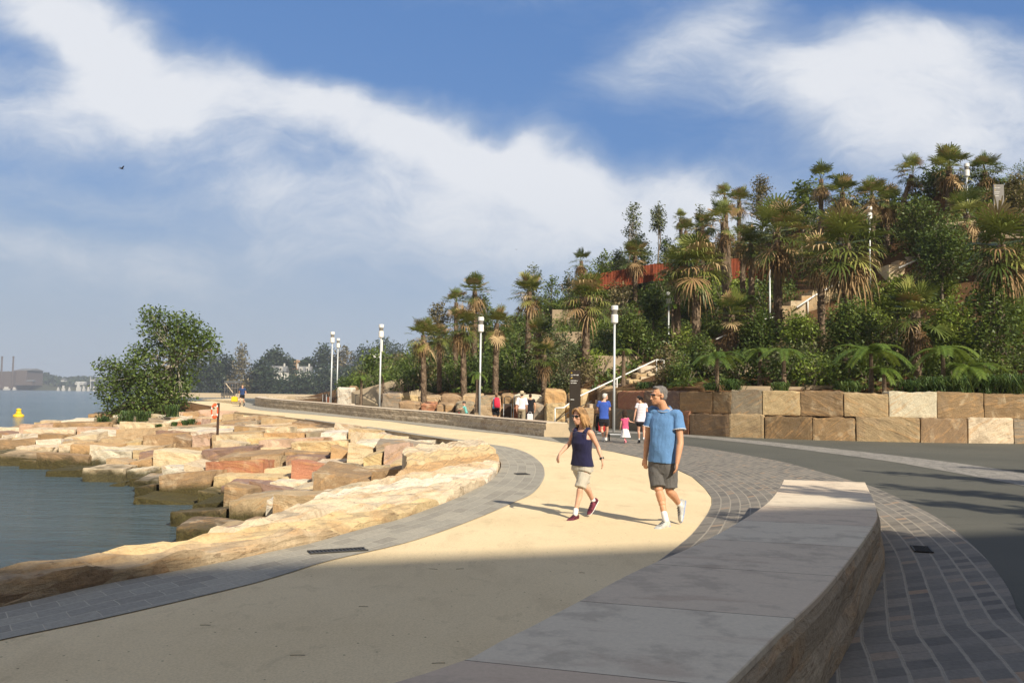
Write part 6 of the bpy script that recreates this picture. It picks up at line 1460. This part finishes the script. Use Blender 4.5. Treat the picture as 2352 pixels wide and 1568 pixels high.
# stroller in front of the man
sx = place3(560, Yb); rt = empty('stroller', (sx-.03, Yb+.75, 0), 0, 'black and red stroller pushed by the white haired man', 'stroller')
MB().tube([(-.27,-.42,1.02),(.27,-.42,1.02)], .018, 8).tube([(-.27,-.42,1.02),(-.26,.1,.35)], .014, 6).tube([(.27,-.42,1.02),(.26,.1,.35)], .014, 6).tube([(-.26,.1,.35),(-.24,.5,.14)], .014, 6).tube([(.26,.1,.35),(.24,.5,.14)], .014, 6).tube([(-.26,0,.45),(-.27,-.3,.14)], .014, 6).tube([(.26,0,.45),(.27,-.3,.14)], .014, 6).obj('frame', M['dark'], rt, local=True)
mb = MB(); loft(mb, [(Vector((0,.0,.38)), Vector((.2,0,0)), Vector((0,.25,0)), Vector((0,.1,0))), (Vector((0,-.05,.6)), Vector((.22,0,0)), Vector((0,.2,0)), Vector((0,.1,0))), (Vector((0,-.12,.85)), Vector((.21,0,0)), Vector((0,.25,0)), Vector((0,.08,0))), (Vector((0,-.05,1.0)), Vector((.16,0,0)), Vector((0,.2,0)), Vector((0,.05,0)))], 18)
mb.obj('seat', BLK, rt, local=True, smooth=True); MB().bevbox((.02,-.17,.55), (.13,.03,.2), .02).obj('red_bag', cloth('red cloth', (.4,.03,.03)), rt, local=True)
for x, y_ in ((-.29,-.32),(.29,-.32),(-.24,.5),(.24,.5)):
    w = MB(); n = 16; w.tube([(x, y_+.13*cos(2*pi*i/n), .14+.13*sin(2*pi*i/n)) for i in range(n+1)], .018, 6, False); wo = w.obj('wheel', M['black'], rt, local=True, smooth=True)
# ---- generic walkers behind the seat wall and on the path ------------------------------
def walker(loc, h, f, face, stride, label, arm=.2, bend=.25, **kw):
    f = Vector(f).normalized(); r = Vector((f.y, -f.x, 0)); u = Vector((0,0,1)); s = h/1.75
    hip = u*.93*s; J = {}
    for S_, sg in (('R', 1), ('L', -1)):
        st = stride*sg; J['hip'+S_] = hip+r*.085*s*sg; J['sh'+S_] = u*1.44*s+r*.175*s*sg+f*.02
        J['kn'+S_] = u*.50*s+r*.09*s*sg+f*(st*.55+.06)*s; J['an'+S_] = u*(.09+max(0, -st)*.35)*s+r*.085*s*sg+f*(st-.02)*s
        hx = u*(.03+max(0, -st)*.45)*s; J['he'+S_] = hx+r*.09*s*sg+f*(st-.08)*s; J['to'+S_] = u*.03*s+r*.10*s*sg+f*(st+.17)*s
        J['el'+S_] = u*1.15*s+r*.235*s*sg-f*st*arm*1.2+f*-.03; J['wr'+S_] = J['el'+S_]+(u*-.26*s*cos(bend)+f*(.26*s*sin(bend)-st*arm))
    J['head'] = u*1.64*s+f*.03; J.update(kw.pop('J', {}))
    return person(loc, J, f, face, label, kw.pop('sk', SK2), h, .013, **kw)
b1_ = at(1034.8+818*.128, 950, 46); hz = CAMH-(906.4-900)*0
wk, hl, HM, hs, s_ = walker((at(1139,950,46).x, 46, .04), 1.74, (.15,1,0), (-.2,1,0), .2, 'person in blue singlet carrying a red backpack, seen from behind', sk=SK1,
   clothes=dict(shirt=cloth('sky blue singlet', (.10,.42,.68)), style='tank', hem=.03, shorts=BLK, len=.72, loose=.03, shoe=BLK, sole=M['sole']), hair=dict(kind='tail', mat=cloth('light brown hair', (.2,.12,.07), .3)))
bx = wk.location; rb = empty('backpack', (bx.x+.06, bx.y-.17, bx.z+1.22), -.1, 'tall red backpack on the back of the person in blue singlet', 'backpack'); mb = MB()
loft(mb, [(Vector((0,0,-.28)), Vector((.13,0,0)), Vector((0,.09,0)), Vector((0,.09,0))), (Vector((0,-.02,-.1)), Vector((.165,0,0)), Vector((0,.1,0)), Vector((0,.13,0))), (Vector((-.02,0,.15)), Vector((.16,0,0)), Vector((0,.1,0)), Vector((0,.11,0))), (Vector((-.03,.02,.30)), Vector((.11,0,0)), Vector((0,.08,0)), Vector((0,.08,0)))], 20)
mb.obj('bag', cloth('red nylon', (.62,.03,.07), .1, rough=.6), rb, local=True, smooth=True); MB().tube([(-.12,.1,.25),(-.14,.2,.2),(-.13,.14,-.1)], .02, 6).tube([(.10,.1,.25),(.12,.2,.2),(.12,.14,-.1)], .02, 6).obj('strap', BLK, rb, local=True)
MB().bevbox((0,-.11,-.25), (.12,.03,.03), .01).obj('base', BLK, rb, local=True)
KH = cloth('khaki cotton', (.30,.25,.17), .12)
wk, hl, HM, hs, s_ = walker((at(1198,950,43.5).x, 43.5, .04), 1.80, (.1,1,0), (.1,1,-.05), -.2, 'person in straw sun hat, white shirt and khaki trousers walking away', sk=SK2,
   clothes=dict(shirt=cloth('white linen', (.78,.72,.75), .04), style='tee', hem=.05, sleeve=1.0, flare=.01, shorts=KH, len=1.35, loose=.03, shoe=cloth('brown shoe', (.2,.13,.08)), sole=M['sole']), hair=dict(kind='short', mat=HG))
STRAW = simple('straw', (.50,.42,.27), .85, var=.15, scale=30); HT = Matrix.Rotation(.1, 3, 'X'); mb = MB(); c = hl(0,-.01,.07)
mb.lathe((0,0,0), [(.20,-.015),(.205,-.02),(.19,-.005),(.105,.005),(.10,.07),(.085,.105),(.05,.115)], 26); hat = mk('sun_hat', [HT@v+c+wk.location for v in mb.V], mb.Q, STRAW, label='straw sun hat with dark band worn by the person in white shirt', cat='hat', smooth=True)
MB().lathe(tuple(hat.location+Vector((0,0,.03))), [(.109,0),(.107,.028)], 26).obj('hat_band', BLK, hat)
wk2 = walker((at(1218,950,45.5).x, 45.5, .04), 1.72, (.0,1,0), (.3,1,0), .2, 'person in dark clothes half hidden behind the one in the sun hat', sk=SK1,
   clothes=dict(shirt=BLK, style='tee', hem=.03, sleeve=.5, shorts=BLK, len=1.2, loose=.02, shoe=BLK, sole=M['sole']), hair=dict(kind='short', mat=DB))[0]
wx = wk2.location; rb = empty('carrier_bag', (wx.x-.02, wx.y-.25, wx.z+.32), 0, 'white carrier bag held low behind the person in the sun hat', 'bag'); MB().bevbox((0,0,.2), (.15,.06,.2), .02).obj('bag', WH, rb, local=True); MB().tube([(-.08,0,.4),(-.05,0,.5),(.05,0,.5),(.08,0,.4)], .01, 6).obj('handle', WH, rb, local=True)
J = dict(elL=Vector((0,0,1.12))+Vector((.26,.1,0)), wrL=Vector((.30,-.18,1.05)), elR=Vector((-.27,.05,1.12)), wrR=Vector((-.22,-.2,1.2)))
Yr = 72; rp = at(556, 926, Yr); rp.z = zg(Yr)
walker(tuple(rp), 1.76, (-.1,-1,0), (0,-1,0), .22, 'jogger in dark blue top running towards the camera on the far path', sk=SK2, J=J,
   clothes=dict(shirt=cloth('dark blue top', (.03,.06,.17)), style='tee', hem=.03, sleeve=.45, shorts=BLK, len=.55, loose=.03, shoe=BLK, sole=M['sole'], sock=BLK, sockh=.25), hair=dict(kind='short', mat=DB))
# child on a small red bicycle
Yc = 47.5; cz = .08; cx = at(1068, 940, Yc).x; u = Vector
J = dict(hipL=u((.10,.06,.52)), hipR=u((.10,-.06,.52)), shL=u((-.02,.11,.86)), shR=u((-.02,-.11,.86)), elL=u((-.18,.14,.76)), elR=u((-.18,-.14,.76)), wrL=u((-.33,.13,.72)), wrR=u((-.33,-.13,.72)), knL=u((-.12,.08,.44)), knR=u((-.08,-.08,.36)), anL=u((-.02,.08,.24)), anR=u((-.02,-.08,.16)),
  toL=u((-.13,.08,.19)), heL=u((.02,.08,.19)), toR=u((-.13,-.08,.11)), heR=u((.02,-.08,.11)), head=u((-.06,0,1.02)), hs=(1.35,0,0), hdL=u((-1,0,-.2)), hdR=u((-1,0,-.2)), pnL=u((0,0,-1)), pnR=u((0,0,-1)))
J = {k: (v*1.12 if k != 'hs' else v) for k, v in J.items()}
kid, hl, HM, hs, s_ = person((cx, Yc, cz), J, (-1,0,0), (-1,-.1,-.1), 'small child in teal shirt and helmet riding a red bicycle', SK2, 1.12, .011, clothes=dict(shirt=cloth('teal cotton', (.16,.48,.46)), style='tee', hem=.03, sleeve=.5, shorts=BLK, len=.8, loose=.015, shoe=WH, sole=M['sole']), curl=1.0)
mb = MB(); mb.ell(hl(0,-.02,.045), (.092*hs,.112*hs,.085*hs), HM); hm = mk('helmet', [v+kid.location for v in mb.V], mb.Q, M['dark'], label='dark bicycle helmet on the small child', cat='helmet', smooth=True)
rt = empty('bicycle', (cx, Yc, cz), 0, 'small red bicycle ridden by the child in teal', 'bicycle'); RED = simple('red enamel', (.45,.02,.03), .4)
MB().tube([(.16,0,.54),(.0,0,.25),(-.3,0,.5),(.13,0,.5)], .018, 6).tube([(0,0,.25),(.34,0,.19),(.14,0,.48)], .012, 6).tube([(-.32,0,.68),(-.30,0,.5),(-.42,0,.19)], .016, 6).obj('frame', RED, rt, local=True)
MB().tube([(-.36,-.2,.78),(-.34,-.06,.72),(-.34,.06,.72),(-.36,.2,.78)], .012, 6).obj('handlebar', M['dark'], rt, local=True); MB().bevbox((.17,0,.565), (.1,.06,.02), .015).obj('saddle', M['black'], rt, local=True)
for x in (.34,-.42):
    n = 24; w = MB(); w.tube([(x+.18*cos(2*pi*i/n), 0, .19+.18*sin(2*pi*i/n)) for i in range(n+1)], .02, 6, False); wo = w.obj('wheel', M['black'], rt, local=True, smooth=True)
    sp = MB()
    for i in range(8): sp.tube([(x, 0, .19), (x+.17*cos(pi*i/4), 0, .19+.17*sin(pi*i/4))], .003, 4)
    sp.obj('spokes', M['steel'], wo, local=True)

settle()
# ================================================================== across the water
M['farland'] = simple('far shore ground', (.05,.055,.03), .9, var=.3, scale=.05)
M['farbldg'] = simple('far brick', (.10,.075,.065), .9, var=.1); M['farwhite'] = simple('far white paint', (.5,.49,.46), .7, var=.05); M['nearwhite'] = simple('white render', (.74,.72,.68), .8, var=.04); M['slate'] = simple('slate roof', (.16,.165,.17), .7)
def farbox(mb, x0, x1, yt, yb_, Y, d=12):
    a, b = at(x0, yt, Y), at(x1, yt, Y); z0 = at(x0, yb_, Y).z; mb.box(((a.x+b.x)/2, Y+d/2, (a.z+z0)/2), ((b.x-a.x)/2, d/2, (a.z-z0)/2)); return mb
# low hazy headland, 1.5 km off
V = []; Q = []; xs = list(range(-160, 420, 8)); Yf = 1480
for i, px in enumerate(xs):
    t = 872-6*noise.noise(Vector((px*.03, 0, 0)))-4*noise.noise(Vector((px*.11, 3, 0)))-(8 if px < 110 else 0)+max(0, px-220)*.05
    for j, (yy, z_) in enumerate(((0, -2.2), (6, .5), (60, None), (240, None))):
        p = at(px, t, Yf+yy); z = z_ if z_ is not None else p.z*(.8 if j == 2 else 1); V.append((at(px, 890, Yf+yy).x, Yf+yy, z))
n = 4; Q = [(i*n+j, (i+1)*n+j, (i+1)*n+j+1, i*n+j+1) for i in range(len(xs)-1) for j in range(3)]
mk('far_headland', V, Q, M['farland'], kind='structure', smooth=True)
rng = np.random.default_rng(5); V, Q, T = [], [], []
pts = []
for i in range(5200):
    px = rng.uniform(-150, 400); dy = rng.uniform(20, 230); t = 872-6*noise.noise(Vector((px*.03, 0, 0)))-4*noise.noise(Vector((px*.11, 3, 0)))-(8 if px < 110 else 0)+max(0, px-220)*.05; p = at(px, t, Yf+dy); pts.append((at(px,890,Yf+dy).x, Yf+dy, p.z*(.25+.75*min(1, dy/80))+rng.uniform(-1, 5)))
V, Q, T = orient(np.array(pts), rng.uniform(4, 9, len(pts)), rng, .4, .8, 0, rng.random(len(pts)))
mk('distant_trees', V, Q, M['farleaf'], kind='stuff', label='hazy wooded skyline along the far shore at the left', cat='woodland', attr=T)
r = empty('power_station', tuple(at(20,893,1440)), 0, 'hazy old power station with boiler house below the twin chimneys', 'building')
mb = MB(); farbox(mb, -40,32,852,892,1440,60); mb.obj('boiler_house', M['farbldg'], r); mb = MB(); farbox(mb, 32,62,850,884,1446,50); mb.obj('turbine_hall', M['farbldg'], r)
a, b = at(34,850,1446), at(66,850,1446); mb = MB(); zt = at(50,845,1446).z; mb.add([(a.x,1446,a.z),(b.x,1446,a.z),(b.x,1496,a.z),(a.x,1496,a.z),(a.x,1471,zt),(b.x,1471,zt)], [(0,1,5,4),(3,4,5,2),(0,4,3),(1,2,5),(0,3,2,1)]); mb.obj('roof', M['slate'], r)
for px, lab in ((3,'tall brick chimney cut close to the left frame edge'),(29,'tall brick chimney, right one of the twin pair')):
    a = at(px,892,1440); t = at(px,818,1440).z; rt = empty('chimney', (a.x,1438,a.z), 0, lab, 'chimney', 'twin chimneys'); MB().tube([(0,0,0),(0,0,t-a.z-3)], [1.5,1.15], 12).obj('stack', M['farbldg'], rt, local=True); MB().tube([(0,0,t-a.z-3),(0,0,t-a.z)], [1.35,1.35], 12).obj('rim', M['farbldg'], rt, local=True)
rt = empty('mast', tuple(at(208,893,1300)), 0, 'pale lattice mast at the far shore left of the fig tree', 'mast'); a = at(208,893,1300); MB().tube([a, at(208,865,1300)], [.6,.4], 6).obj('pole', M['farwhite'], rt)
for i, (x, w_, yt, lab) in enumerate([(8,22,888,'long white ferry at the far left shore'),(30,10,889,'white launch right of the ferry'),(132,6,889,'small moored white boat, leftmost of the marina group'),(143,9,885,'white cabin cruiser in the marina'),(158,5,889,'tiny white boat right of the cabin cruiser'),(176,14,878,'long white boat shed roof boat in the marina'),(190,8,886,'white boat below the long pale roofs'),(201,7,888,'white boat left of the mast foot'),(214,6,887,'white boat just right of the mast')]):
    Yb_ = 1330+i*9; a, b = at(x, 892, Yb_), at(x+w_*.7, 892, Yb_); L_ = b.x-a.x; rt = empty('boat', (a.x+L_/2, Yb_, WATER_Z), 0, lab, 'boat', 'boats off the far shore'); h_ = (at(x,yt,Yb_).z-WATER_Z)
    mb = MB(); mb.add([(-L_/2,-1.5,.0),(L_/2*.9,-1.5,0),(L_/2*.9,1.5,0),(-L_/2,1.5,0),(-L_/2,-2,h_*.45),(L_/2*1.1,0,h_*.5),(L_/2*.9,-2,h_*.45),(L_/2*.9,2,h_*.45),(-L_/2,2,h_*.45)], [(0,1,6,4),(1,5,6),(1,2,7,5),(2,3,8,7),(0,4,8,3),(4,6,5,7,8),(0,3,2,1)]); mb.obj('hull', M['farwhite'], rt, local=True)
    MB().bevbox((-L_*.08,0,h_*.7), (L_*.28,1.3,h_*.3), .1).obj('cabin', M['farwhite'], rt, local=True)
for i, (x0, x1, yt, yb_, lab) in enumerate([(172,192,876,879,'long white sheds on the hazy far shore'),(140,147,869,872,'pale house on the hazy far shore'),(207,217,868,871,'pale roofs among the hazy trees right of the mast'),(60,74,872,880,'pinkish house beside the power station')]):
    rt = empty('far_house', tuple(at(x0,yb_,1420)), 0, lab, 'building', 'houses on the far shore'); mb = MB(); farbox(mb, x0,x1,yt+3,yb_+4,1420,10); mb.obj('wall', M['farwhite'] if i != 3 else M['farbldg'], rt)
    a, b = at(x0-1,yt+3,1419), at(x1+1,yt+3,1419); zt = at(x0,yt,1419).z; mb = MB(); mb.add([(a.x,1419,a.z),(b.x,1419,a.z),(b.x,1431,a.z),(a.x,1431,a.z),(a.x,1425,zt),(b.x,1425,zt)], [(0,1,5,4),(3,4,5,2),(0,4,3),(1,2,5),(0,3,2,1)]); mb.obj('roof', M['slate'] if i else M['farwhite'], rt)
# nearer opposite shore with sea wall, houses and trees, half a kilometre off
YM = 480; V = []; xs = list(range(380, 1240, 20))
for px in xs:
    for j, (yy, zz) in enumerate(((0, .1), (40, 1.5), (110, 9 if px > 560 else 3), (240, 16 if px > 560 else 4))): V.append((at(px,900,YM+yy).x, YM+yy, zz+ (4*noise.noise(Vector((px*.02, j, 0))) if j > 1 else 0)))
Q = [(i*4+j, (i+1)*4+j, (i+1)*4+j+1, i*4+j+1) for i in range(len(xs)-1) for j in range(3)]
mk('opposite_shore', V, Q, M['farland'], kind='structure', smooth=True)
a, b = at(380,908,YM-1), at(1240,920,YM-1); mb = MB(); mb.box(((a.x+b.x)/2, YM-1, -1.2), ((b.x-a.x)/2, .8, 1.6)); mb.obj('sea_wall', M['concrete'], label='long pale sea wall across the inlet behind the jogger', cat='sea wall')
ft = [(412,815,86,903,'farleaf','round grey green tree behind the fig tree, leftmost across the inlet'),(455,822,70,903,'farleaf','spreading tree across the inlet right of the fig crown'),(490,817,64,903,'farleaf','tall tree across the inlet between the fig and the conifer'),(520,820,56,903,'farleaf','tree touching the left side of the brown conifer across the inlet'),(596,832,70,903,'farleaf','tree right of the brown conifer'),
 (632,809,56,850,'farleaf','dark round tree rising above the white terrace house'),(657,824,40,880,'farleaf','dark pointed tree between the two terrace houses'),(615,855,100,904,'farleaf','broad dark tree below the white terrace house'),(690,868,90,904,'farleaf','broad tree below the grey roofed house'),(704,836,22,850,'farleaf','small round tree above the grey roof'),(742,797,60,870,'farleaf','tall domed tree right of the grey roofed house'),
 (748,850,90,905,'farleaf','dense trees behind the bins'),(785,800,76,880,'eucbrown','brownish grey tree behind the twin lamp posts'),(800,850,80,905,'farleaf','dark tree above the tall pale boulder'),(838,802,70,870,'farleaf','green tree left of the lamp with the white box'),(880,782,80,860,'farleaf','tallest flat topped tree behind the lamp with the white box'),(862,842,80,905,'farleaf','trees behind the ramp wall'),
 (912,800,60,880,'farleaf','tree between the lamp with the white box and the first palm'),(930,830,70,905,'farleaf','dark tree left of the first palm'),(720,885,60,906,'farleaf','low bushes on the far bank right of the jogger'),(660,893,80,908,'farleaf','low scrub on the far bank'),(575,880,60,906,'farleaf','dark trees on the far bank by the conifer')]
for i, (px, pt, w, pb, mt, lab) in enumerate(ft):
    px_tree(px, pt, pb-8, w*1.15, pb+2, YM+10+ (60 if pb < 890 else 4*(i % 4)), M[mt], M['bark'], lab, 1500, 1.9, 200+i, 'far_tree', 'tree', lobesn=14, trunk=.5, shell=.3)
px_tree(552,790,900,88,908,YM-30+36,M['eucbrown'],M['palebark'],'tall brownish pointed conifer across the inlet behind the jogger',2200,1.3,260,'conifer','tree',cone=True,lobesn=18,trunk=.5)
def house(x0, x1, yr_, ye, yb_, Y, wall, roof, label, dorm):
    rt = empty('terrace_house', tuple(at(x0,yb_,Y)), 0, label, 'building'); mb = MB(); farbox(mb, x0,x1,ye,yb_,Y,9); mb.obj('wall', wall, rt)
    a, b = at(x0-1,ye,Y-.4), at(x1+1,ye,Y-.4); zt = at(x0,yr_,Y).z; mb = MB(); mb.add([(a.x,Y-.4,a.z),(b.x,Y-.4,a.z),(b.x,Y+9.4,a.z),(a.x,Y+9.4,a.z),(a.x,Y+4.5,zt),(b.x,Y+4.5,zt)], [(0,1,5,4),(3,4,5,2),(0,4,3),(1,2,5),(0,3,2,1)]); rf = mb.obj('roof', roof, rt)
    for d in dorm: mb = MB(); farbox(mb, d-3, d+3, yr_+3, ye-1, Y+.3, 3); q = mb.obj('dormer', M['farwhite'], rf); mb = MB(); farbox(mb, d-1.3, d+1.3, yr_+6, ye-2.5, Y+.1, .3); mb.obj('pane', M['black'], q)
    for c_ in (x0+1, x1-2): mb = MB(); farbox(mb, c_-1.5, c_+1.5, yr_-5, yr_+6, Y+4, 1.2); mb.obj('chimney', M['farwhite'], rf)
    n = max(2, int((x1-x0)/7))
    for i in range(n): xx = x0+(x1-x0)*(i+.5)/n; mb = MB(); farbox(mb, xx-1, xx+1, ye+3, yb_-3, Y-.15, .3); mb.obj('window', M['dark'], rt)
Yh = YM+55
house(601,655,839,853,872,Yh,M['nearwhite'],M['slate'],'white terrace houses with dormers on the opposite hill, left group',(622,645)); house(683,712,840,856,872,Yh,M['nearwhite'],M['slate'],'grey roofed house with two dormers on the opposite hill, right group',(691,706))
rt = empty('apartment_block', tuple(at(674,850,Yh+20)), 0, 'orange tan apartment block above the grey roofed house', 'building'); M['tanb'] = simple('tan render', (.5,.33,.2), .8); mb = MB(); farbox(mb, 667,684,826,870,Yh+30,12); mb.obj('tower', M['tanb'], rt); mb = MB(); farbox(mb, 680,702,838,870,Yh+31,12); mb.obj('wing', M['tanb'], rt)
rt = empty('hill_house', tuple(at(860,830,Yh)), 0, 'pale houses showing between trees left of the lamp with the white box', 'building'); mb = MB(); farbox(mb, 850,862,812,822,YM+8,4); farbox(mb, 858,874,818,832,YM+6,4); mb.obj('wall', M['nearwhite'], rt); mb = MB(); farbox(mb, 853,856,815,819,YM+7.6,.3); farbox(mb, 864,868,822,827,YM+5.6,.3); mb.obj('window', M['dark'], rt)
# timber pavilion on piles at the inlet
rt = empty('timber_pavilion', tuple(at(530,902,YM-8)), 0, 'grey timber pavilion with stairs at the waterside behind the jogger', 'building'); Yp = YM-6; mb = MB()
for i in range(6): farbox(mb, 516+6*i, 516.8+6*i, 876, 909, Yp, .4)
mb.obj('posts', M['bark'], rt); mb = MB(); farbox(mb, 514,546,879,880.5,Yp-.3,8); farbox(mb, 514,546,890,891.2,Yp-.3,8); mb.obj('deck', M['bark'], rt); mb = MB(); farbox(mb, 515,547,875,877,Yp-.5,9); mb.obj('roof', M['slate'], rt)
a, b = at(518,880,Yp-2), at(535,902,Yp-2); MB().tube([a, b], .3, 4).obj('stair', M['concrete'], rt)
mb = MB(); p = at(539,913.5,86); q = p; mb.bevbox((p.x,86,zg(86)+.22), (.28,.2,.22), .04); mb.bevbox((p.x,86,zg(86)+.46), (.2,.12,.04), .02); mk('barrier', mb.V, mb.Q, M['buoy'], label='small yellow plastic barrier on the path left of the jogger', cat='barrier')

# ================================================================== behind the camera: what casts the shade over the foreground
M['render'] = simple('pale render', (.42,.38,.32), .9)
e = Vector((.355, 9.76, 0)); HT_ = 32.0; off = HT_/math.tan(SUN_EL); ed = Vector((.951,.31,0)).normalized(); bk = Vector((ed.y, -ed.x, 0))
c0 = e+Vector((.56,-.83,0)).normalized()*off; L0, L1 = c0-ed*75, c0+ed*24
rt = empty('warehouse', tuple(c0), 0, 'tall pale building behind the camera shading the foreground', 'building')
fp = [L0, L1, L1+bk*14, L0+bk*14]; MB().prism([(p.x, p.y) for p in fp][::-1], 0, HT_).obj('walls', M['render'], rt)
mb = MB()
for fl_ in range(9):
    for k in range(22):
        p = L0.lerp(L1, (k+.5)/22)-bk*.03; mb.box((p.x, p.y, 3+fl_*3.3), (1.1,.04,.9), math.atan2(ed.y, ed.x))
mb.obj('windows', M['glass'], rt)
def shade_tree(tip, h, r, seed, lab, n=1500, gap=0):
    sd = Vector((.56,-.83,0)).normalized(); o = Vector((tip[0], tip[1], 0))+sd*(h/math.tan(SUN_EL)); lob = [(.15*sin(i*2.1), .15*cos(i*1.3), h*.45+h*.55*(i+.2)/9, r*(1.15-.09*i), r*(1.15-.09*i), h*.05) for i in range(9) if not (gap and i % gap == 0)]
    tree('poplar', (o.x, o.y, 0), (0,0,h*.9), .16, lob, n, .26, M['euc'], M['bark'], lab, 'tree', 'slender trees right of the frame', seed, shell=.2)
for i, (px, py, h, r, z, gap) in enumerate([(1983,1108,11,.55,0,0),(2032,1082,11,.6,0,0),(2209,1071,11,.5,0,0),(2120,1150,10,.8,0,3),(2230,1190,10,.9,0,4),(2330,1172,12,.7,0,3),(1812,1118,10,.42,.5,0),(1700,1183,9,.3,0,0)]):
    p = G(px, py, z) if z else G(px, py); e_ = Vector((-.56,.83,0)).normalized()*(z/math.tan(SUN_EL)) if z else Vector((0,0,0)); p = p+e_
    shade_tree((p.x, p.y), h, r, 300+i, 'slender tree outside the right frame edge, '+['first','second','third','fourth','fifth','sixth','seventh','eighth'][i]+' of the row', 1700, gap)
# ================================================================== haze
def haze(density):
    m = bpy.data.materials.new('haze'); m.use_nodes = True; t = NT(m.node_tree)
    v = t.n('ShaderNodeVolumePrincipled', {'Color': (.80,.88,1.0), 'Density': density, 'Anisotropy': .1}); o = t.n('ShaderNodeOutputMaterial'); t.link(v.outputs[0], o.inputs['Volume'])
    x0, x1, y0, y1, z0, z1 = -1150, 700, -110, 1800, -5.6, 46
    V = [(x, y, z) for x in (x0, x1) for y in (y0, y1) for z in (z0, z1)]
    mk('haze', V, [(0,1,3,2),(4,6,7,5),(0,4,5,1),(2,3,7,6),(0,2,6,4),(1,5,7,3)], m, kind='stuff', label='thin blue haze over the harbour', cat='haze')
HAZE = .0003
if HAZE: haze(HAZE)
